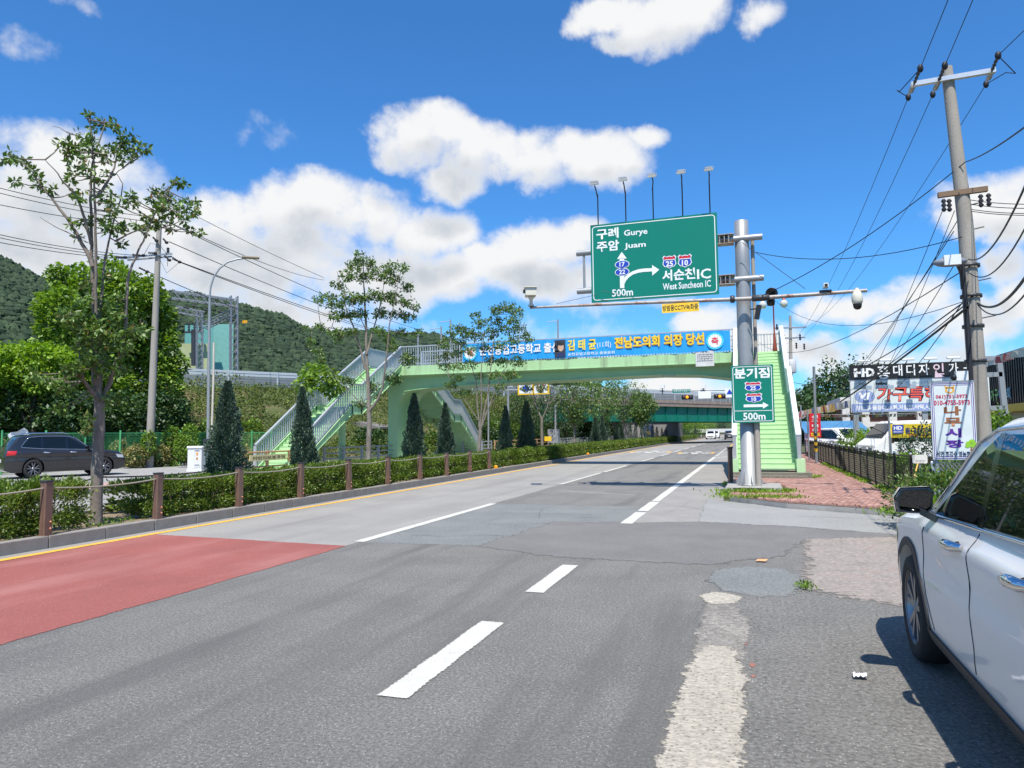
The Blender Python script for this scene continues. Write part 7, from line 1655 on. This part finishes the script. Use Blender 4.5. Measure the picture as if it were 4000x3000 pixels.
class Car:
    def __init__(s, L, W, top, belt, prof, tum=.24, under=.22, nose=.16):
        s.L, s.W, s.top, s.belt, s.prof, s.tum, s.under, s.nose = L, W, top, belt, prof, tum, under, nose
    def zt(s, y): return smooth_interp(s.top, y)
    def zb(s, y): return interp(s.belt, y)
    def wy(s, y):
        q = max(0, (abs(y)-(s.L/2-.75))/.75); return s.W*(1-s.nose*q**2.2)
    def x(s, y, z):
        zb = s.zb(y); w = s.wy(y); zz = min(z, zb); r = smooth_interp(s.prof, zz, .025)*w
        if z > zb: r -= s.tum*(z-zb) + .25*max(0, z-zb-.35)**2
        return r
    def section(s, y, n=40):
        zt = s.zt(y); ub = s.under + .10*max(0, (abs(y)-(s.L/2-.35))/.35); rr = min(.10, (zt-ub)*.2); pts = [(0, ub+.02), (s.x(y,ub)*.75, ub), (s.x(y,ub+.04)*.97, ub+.015)]
        for i in range(n): z = ub+.05+(zt-rr-ub-.05)*i/(n-1); pts.append((s.x(y,z), z))
        xe = s.x(y, zt-rr)
        for a in (.35,.7,1.0): pts.append((xe-rr*(1-math.cos(a*math.pi/2))*1.4, zt-rr+rr*math.sin(a*math.pi/2)))
        xl = pts[-1][0]
        for f in (.75,.5,.25,0): pts.append((xl*f, zt+.035*(1-f*f)*min(1, zt)))
        return pts
    def body(s, name, mat, parent, wells, rw):
        ys = []; n = 74
        for i in range(n+1): ys.append(-s.L/2+.02+(s.L-.04)*i/n)
        secs = [s.section(y) for y in ys]; k = len(secs[0]); vs = []; fs = []
        ring_ = lambda sec, y: [(x,y,z) for x, z in sec] + [(-x,y,z) for x, z in sec[-2:0:-1]]
        R_ = [ring_(c, y) for c, y in zip(secs, ys)]; m = len(R_[0])
        # rounded ends
        for end, y in ((0,-s.L/2),(len(R_)-1,s.L/2)):
            src = R_[end]; zc = sum(p[2] for p in src)/m; cap = [(p[0]*.9, y-(.0 if end else 0), zc+(p[2]-zc)*.86) for p in src]
            if end == 0: R_.insert(0, cap)
            else: R_.append(cap)
            if end == 0: continue
        # index after insert
        for r in R_: vs += r
        for i in range(len(R_)-1):
            for j in range(m): fs.append((i*m+j,i*m+(j+1)%m,(i+1)*m+(j+1)%m,(i+1)*m+j))
        fs.append(tuple(range(m))); fs.append(tuple((len(R_)-1)*m+j for j in range(m-1,-1,-1)))
        me = bpy.data.meshes.new(name); me.from_pydata(vs, [], fs); fix_normals(me)
        ob = bpy.data.objects.new('tmp', me); COL.objects.link(ob)
        cut = MB()
        for (yy, side) in [(y_, sd) for y_ in wells for sd in (1,-1)]:
            c = MB().lathe((side*(s.W-.16),yy,rw*1.02),[(0,-.24),(rw*1.16,-.24),(rw*1.16,.3),(0,.3)],36,axis='X'); cut.v += [] ; b0 = len(cut.v); cut.v += c.v; cut.f += [tuple(b0+i for i in f) for f in c.f]; cut.sm += c.sm
        cm = cut.mesh('cut'); fix_normals(cm); co = bpy.data.objects.new('cut', cm); COL.objects.link(co)
        bm = bmesh.new(); bm.from_mesh(cm); bmesh.ops.remove_doubles(bm, verts=bm.verts, dist=1e-5); bm.to_mesh(cm); bm.free(); fix_normals(cm)
        md = ob.modifiers.new('b','BOOLEAN'); md.operation = 'DIFFERENCE'; md.object = co; md.solver = 'EXACT'
        bpy.context.view_layer.update(); res = bpy.data.meshes.new_from_object(ob.evaluated_get(bpy.context.evaluated_depsgraph_get()))
        bpy.data.objects.remove(ob); bpy.data.objects.remove(co); res.materials.clear(); res.materials.append(mat); res.name = name
        for p in res.polygons: p.use_smooth = True
        try: res.set_sharp_from_angle(angle=R(32))
        except Exception: pass
        return link(name, res, parent)
    def patch(s, name, lower, upper, mat, parent, side=1, lift=.006, n=16, m=6):
        """surface patch on the body side between two polylines in (y,z)"""
        P = lambda pl, t: (lambda k: (pl[k][0]+(pl[k+1][0]-pl[k][0])*(t*(len(pl)-1)-k), pl[k][1]+(pl[k+1][1]-pl[k][1])*(t*(len(pl)-1)-k)))(min(int(t*(len(pl)-1)), len(pl)-2))
        mb = MB(); g = []
        for i in range(n+1):
            a, b = P(lower, i/n), P(upper, i/n); row = []
            for j in range(m+1):
                f = j/m; y = a[0]+(b[0]-a[0])*f; z = a[1]+(b[1]-a[1])*f; row.append((side*(s.x(y,z)+lift), y, z))
            g.append(row)
        for i in range(n):
            for j in range(m): q = [g[i][j],g[i+1][j],g[i+1][j+1],g[i][j+1]]; mb.add(q if side < 0 else q[::-1], [(0,1,2,3)], True)
        return mb.build(name, mat, parent)
    def top_patch(s, name, y0, y1, fr, mat, parent, lift=.008, n=14, z_ref=None):
        mb = MB(); g = []
        for i in range(n+1):
            y = y0+(y1-y0)*i/n; sec = s.section(y); xl, zl = sec[-5]; row = []
            for f in [fr*(1-2*j/12) for j in range(13)]:
                zt = s.zt(y); row.append((xl*f, y, zt+.035*(1-f*f)+lift))
            g.append(row)
        for i in range(n):
            for j in range(12): mb.add([g[i][j],g[i][j+1],g[i+1][j+1],g[i+1][j]],[(0,1,2,3)],True)
        o = mb.build(name, mat, parent)
        return o
    def line(s, name, pts, w, mat, parent, side=1, lift=.004, kind=None):
        mb = MB(); fine = []
        for a, b in zip(pts, pts[1:]):
            for k in range(6): fine.append((a[0]+(b[0]-a[0])*k/6, a[1]+(b[1]-a[1])*k/6))
        fine.append(pts[-1]); mb.tube([(side*(s.x(y,z)+lift-w*.3), y, z) for y, z in fine], w, 6); return mb.build(name, mat, parent)
def wheel(parent, x, y, r, w, side, spokes=5, style=0):
    wh = thing('wheel', (0,0,0)); wh.parent = parent; wh.location = (x,y,r); OFF[wh.name] = Vector((0,0,0)); h = w/2
    MB().lathe((0,0,0),[(r*.66,-h*.85),(r*.8,-h),(r*.93,-h*.92),(r*.99,-h*.6),(r,0),(r*.99,h*.6),(r*.93,h*.92),(r*.8,h),(r*.66,h*.85)],36,axis='X').build('tyre', TYRE, wh)
    m = MB(); so_ = side*h*.62
    m.lathe((0,0,0),[(r*.68,side*h*.9),(r*.66,side*h*.8),(r*.62,side*h*.3),(r*.6,-side*h*.6)],32,axis='X')
    for k in range(spokes):
        for dv in ((-.16,.16) if style == 0 else (-.1,.1)):
            a0 = 2*math.pi*k/spokes+.3; a1 = a0+dv*1.6
            p0 = Vector((so_,math.cos(a0)*r*.10,math.sin(a0)*r*.10)); p1 = Vector((so_+side*.01,math.cos(a1)*r*.64,math.sin(a1)*r*.64)); m.bar(p0,p1,r*.10,.025,up=(1,0,0))
    m.lathe((so_,0,0),[(0,side*.02),(r*.13,side*.015),(r*.15,-side*.02)],16,axis='X'); m.build('rim', ALLOY, wh)
    MB().lathe((0,0,0),[(0,side*h*.30),(r*.64,side*h*.30)],24,axis='X').build('spoke_shade_disc', WHEEL_SHADE, wh)  # plain black disc: the shade behind the spokes, put in as colour
    return wh
SUVTOP = [(-2.40,.80),(-2.36,.98),(-2.22,1.22),(-1.98,1.52),(-1.8,1.61),(-1.2,1.665),(-.4,1.68),(.0,1.655),(.25,1.59),(.62,1.33),(.98,1.09),(1.15,1.055),(1.7,1.01),(2.1,.95),(2.28,.88),(2.36,.72),(2.40,.66)]
SUVPROF = [(.2,.90),(.28,.95),(.40,.972),(.55,.985),(.68,.995),(.80,.982),(.90,.992),(.965,1.0),(1.0,.975),(1.04,.935),(1.1,.915),(1.3,.90)]
SUVBELT = [(-2.4,1.10),(-1.5,1.12),(.0,1.075),(1.0,1.04),(2.4,.98)]
def build_suv(name, label, paint, loc, rz, scale=(1,1,1), detail=True, trim=CHROME, arch=CLAD, spokes=5, cat='car', group=None, rails=False):
    root = thing(name, (0,0,0), label, cat, group); c = Car(4.80, .945, SUVTOP, SUVBELT, SUVPROF); fw, rwh, r = 1.45, -1.35, .365
    c.body('body', paint, root, (fw, rwh), r)
    for s in (1,-1):
        # side glass: front, rear door and quarter panes
        c.patch('window', [(.30+.53,1.075),(-.02,1.105)], [(.10,1.50),(-.06,1.565)], CGLASS, root, s, n=12)
        c.patch('window', [(-.10,1.108),(-1.0,1.14)], [(-.14,1.57),(-.98,1.575)], CGLASS, root, s, n=12)
        c.patch('window', [(-1.08,1.145),(-1.78,1.20)], [(-1.06,1.57),(-1.50,1.53)], CGLASS, root, s, n=10)
        c.patch('pillar_trim', [(-.02,1.10),(-.10,1.10)], [(-.06,1.575),(-.14,1.58)], GLOSSB, root, s, lift=.007, n=2)
        c.patch('pillar_trim', [(-1.0,1.13),(-1.08,1.135)], [(-.98,1.58),(-1.06,1.58)], GLOSSB, root, s, lift=.007, n=2)
        c.line('window_trim', [(1.0,1.06),(.5,1.072),(-.1,1.09),(-1.0,1.122),(-1.8,1.185)], .011, trim, root, s)
        c.line('window_trim', [(.95,1.085),(.62,1.28),(.28,1.52),(.0,1.595),(-.5,1.61),(-1.2,1.60),(-1.55,1.55),(-1.82,1.2)], .009, trim if trim is CHROME else GLOSSB, root, s)
        if detail:
            for pts in ([(.92,.98),(.98,.8),(.96,.55),(.86,.36)], [(-.07,1.07),(-.06,.9),(-.06,.5),(-.02,.36)], [(-1.06,1.1),(-1.05,.95),(-.97,.75),(-.86,.6)]):
                c.line('panel_gap', pts, .004, GAP, root, s, lift=.0008)
        c.patch('sill_cladding', [(fw-.44,.235),(rwh+.44,.235)], [(fw-.40,.33),(rwh+.40,.33)], arch, root, s, lift=.012, n=14, m=3)
        for yy in (fw, rwh):
            n = 18; lo = [(yy+r*1.14*math.cos(t), r*1.02+r*1.14*math.sin(t)) for t in [-.25+(math.pi+.5)*i/n for i in range(n+1)]]; hi = [(yy+r*1.30*math.cos(t), r*1.02+r*1.30*math.sin(t)) for t in [-.25+(math.pi+.5)*i/n for i in range(n+1)]]
            c.patch('arch_trim', lo, hi, arch, root, s, lift=.008, n=n, m=2)
            wheel(root, s*(.945-.125), yy, r, .235, s, spokes)
        for yh in (.16,-.86):
            x = c.x(yh,.985); h = MB(); 
            h.tube([(s*(x+.008),yh+.13,.972),(s*(x+.045),yh+.085,.975),(s*(x+.054),yh,.98),(s*(x+.045),yh-.085,.982),(s*(x+.008),yh-.13,.982)],[.018,.027,.030,.027,.018],10); ho = h.build('door_handle', CHROME, root)
            MB().ball((s*(x-.012),yh,.965),.06,12,8,(.4,1.3,.55)).build('handle_recess', GAP, ho)
        # mirror
        mx, my, mz = s*1.015, .78, 1.155
        mo = MB(); pr = [(-.10,-.07),(-.11,.02),(-.07,.078),(.09,.086),(.112,.055),(.105,-.045),(.072,-.078)]
        rings = [(-.045,.93),(-.02,1.0),(.05,.96),(.11,.75),(.14,.4)]
        vs = [(mx+s*-a*k*1.0, my+dy, mz+b*k) for dy, k in rings for a, b in [(p_[0],p_[1]) for p_ in pr]]; nn = len(pr)
        mo.add(vs, [(i*nn+j,i*nn+(j+1)%nn,(i+1)*nn+(j+1)%nn,(i+1)*nn+j) for i in range(len(rings)-1) for j in range(nn)] + [tuple(range((len(rings)-1)*nn,len(rings)*nn))], True)
        me_o = mo.build('door_mirror', GLOSSB, root); fix_normals(me_o.data)
        # outboard end is the narrow one (mirrored by s)
        mg = MB(); mg.add([(mx-s*a*.86, my-.022-.13*a-.20*b, mz+b*.84) for a, b in pr], [tuple(range(nn))]); g_o = mg.build('mirror_glass', MIRG, me_o)
        if g_o.data.polygons[0].normal.y > 0: g_o.data.flip_normals()
        mr_ = MB(); mr_.add([(mx-s*a*k, my-.0455+(.0 if k > .9 else .0), mz+b*k) for k in (.93,.84) for a, b in pr], [(i,nn+i,nn+(i+1)%nn,(i+1)%nn) for i in range(nn)]); mr_.build('mirror_rim', GLOSSB, me_o)
        if paint.name.startswith('white'):
            mc = MB(); mc.add([(mx-s*a*k*1.02, my+dy+.003, mz+b*k*1.02+.004) for dy, k in rings[1:] for a, b in pr], [(i*nn+j,i*nn+(j+1)%nn,(i+1)*nn+(j+1)%nn,(i+1)*nn+j) for i in range(len(rings)-2) for j in range(nn)]+[tuple(range((len(rings)-2)*nn,(len(rings)-1)*nn))], True); o_ = mc.build('mirror_shell', paint, me_o); fix_normals(o_.data)
        xa = c.x(my,1.04); st = MB(); st.prism([(s*(xa-.02),my-.04,1.01),(s*(xa-.02),my+.10,1.03),(s*(mx*s-.03),my+.05,1.085),(s*(mx*s-.03),my-.03,1.075)],(0,0,.045)); so2 = st.build('mirror_stalk', GLOSSB, me_o); fix_normals(so2.data)
        c.patch('headlight', [(2.02,.72),(2.30,.70)], [(1.92,.86),(2.26,.83)], HEADL, root, s, lift=.006, n=6, m=3)
        c.patch('tail_light', [(-2.02,.90),(-2.34,.88)], [(-1.96,1.05),(-2.28,1.06)], TAILR, root, s, lift=.008, n=6, m=3)
        if rails: MB().tube([(s*.62,-1.55,1.66),(s*.63,-1.4,1.72),(s*.64,-.2,1.735),(s*.64,.0,1.69)],.018,8).build('roof_rail', trim, root)
    c.top_patch('windscreen', .95, .22, .93, CGLASS, root); c.top_patch('rear_window', -2.02, -2.24, .84, CGLASS, root)
    MB().box(-.26,.26,2.375,2.42,.38,.50).build('number_plate', SIGNW, root); MB().box(-.26,.26,-2.43,-2.385,.62,.74).build('number_plate', SIGNW, root)
    MB().box(-.55,.55,2.36,2.415,.52,.68).build('grille', GLOSSB, root)
    root.location = loc; root.rotation_euler = (0,0,rz); root.scale = scale
    return root
WHITEC = pm('white_car_paint', (.82,.80,.765), .3, var=.0, coat=.6, spec=.5, dirt=(.6,.6,.6,.25), dirt_s=3, dirt_t=.6)
GREYC = pm('graphite_car_paint', (.022,.021,.024), .25, metal=.3, var=.0, coat=1.0)
suvW = build_suv('suv', 'white sport utility car parked at the right edge with chrome door handles', WHITEC, (1.985,4.36,.008), 0, (1.0,1.0,1.025))
depth = 28.7; d = ray(134, 1020); d = d*(depth/d.dot(_f)); pS = EYE + d
suvD = build_suv('suv', 'dark graphite sport utility car parked on the gravel lot at left', GREYC, (pS.x,pS.y,.10), R(-25), (.95,.88,1.01), trim=CHROME, arch=GREYC, rails=True)
SILV = pm('silver_car_paint', (.45,.46,.48), .25, metal=.5, coat=1.0, var=0); BLKC = pm('black_car_paint', (.02,.02,.025), .25, coat=1.0, var=0)
def place(src, loc, rz, label, paint, group):
    c = copy_tree(src, None, loc, rz, (1,1,1)); tag(c, label, 'car', group)
    for ch in c.children:
        if ch.name.split('.')[0] == 'body': ch.data = ch.data.copy(); ch.data.materials[0] = paint
    return c
place(suvD, (-7.6,150,0), math.pi, 'white car coming towards the camera under the far bridge', WHITEC, 'cars far down the road')
place(suvD, (-3.7,141,0), 0, 'dark car driving away in the right lane far down the road', BLKC, 'cars far down the road')
place(suvD, (-7.3,163,0), math.pi, 'second white car behind the oncoming one far down the road', WHITEC, 'cars far down the road')
place(suvD, (-15.0,110,0), math.pi, 'white car on the side road glimpsed between the conifers', WHITEC, 'cars on the side road')
place(suvD, (-15.2,119,0), math.pi, 'silver car behind the white one on the side road', SILV, 'cars on the side road')
# one-ton trucks behind the fence
def truck(label, loc, rz, bed=True, plate=None, dark=False):
    t = thing('truck', (0,0,0), label, 'truck', 'white trucks in the yard'); W = .86
    pr = [(-.1,.55),(1.45,.55),(1.62,.7),(1.60,1.0),(1.25,1.25),(.75,1.82),(.6,1.9),(-.75,1.92),(-.95,1.8),(-1.0,1.0),(-1.0,.55)]
    o = MB().prism([(-W,y,z) for y, z in pr],(2*W,0,0)).build('cab', WHITEC, t); fix_normals(o.data); bevel(o, .07, 3)
    for s in (1,-1):
        for q in ([(1.02,1.12),(.72,1.70),(.1,1.72),(.1,1.12)], [(.0,1.12),(0,1.72),(-.75,1.72),(-.8,1.12)]): m = MB(); m.add([(s*(W+.004),y,z) for y, z in q],[(0,1,2,3)]); m.build('window', CGLASS, t)
        for y in (1.05,-2.0): wheel(t, s*(W-.12), y, .33, .2, s)
        MB().obox((s*(W+.14),1.0,1.2),.1,.06,.26).build('door_mirror', GLOSSB, t); MB().obox((s*.62,1.615,.82),.3,.06,.18).build('headlight', HEADL, t)
    m = MB(); m.add([(-W*.88,1.24,1.29),(W*.88,1.24,1.29),(W*.82,.80,1.79),(-W*.82,.80,1.79)],[(0,1,2,3)]); m.v = [(x,y+.02,z+.02) for x, y, z in m.v]; m.build('windscreen', CGLASS, t)
    MB().box(-.24,.24,1.60,1.66,.6,.72).build('number_plate', SIGNW, t)
    if bed:
        for x0, x1, y0, y1, z0, z1 in ((-W,W,-2.9,-1.1,.72,.8),(-W,-W+.04,-2.9,-1.1,.8,1.15),(W-.04,W,-2.9,-1.1,.8,1.15),(-W,W,-2.94,-2.9,.72,1.15),(-W,W,-1.1,-1.06,.8,1.3)): MB().box(x0,x1,y0,y1,z0,z1).build('bed_panel', WHITEC, t)
    t.location = loc; t.rotation_euler = (0,0,rz)
    return t
p = aty(*c8b(600,1170),43.5); place(suvW, (p.x+.4,43.5,.06), math.pi+.55, 'white vehicle with dark windscreen parked behind the fence by the striped pole', WHITEC, 'white vehicles in the yard')
p = aty(*c8b(1040,1150),29); truck('white small truck half hidden behind the shrubs under the yellow banner', (p.x+.9,30.5,.06), math.pi/2+.25)
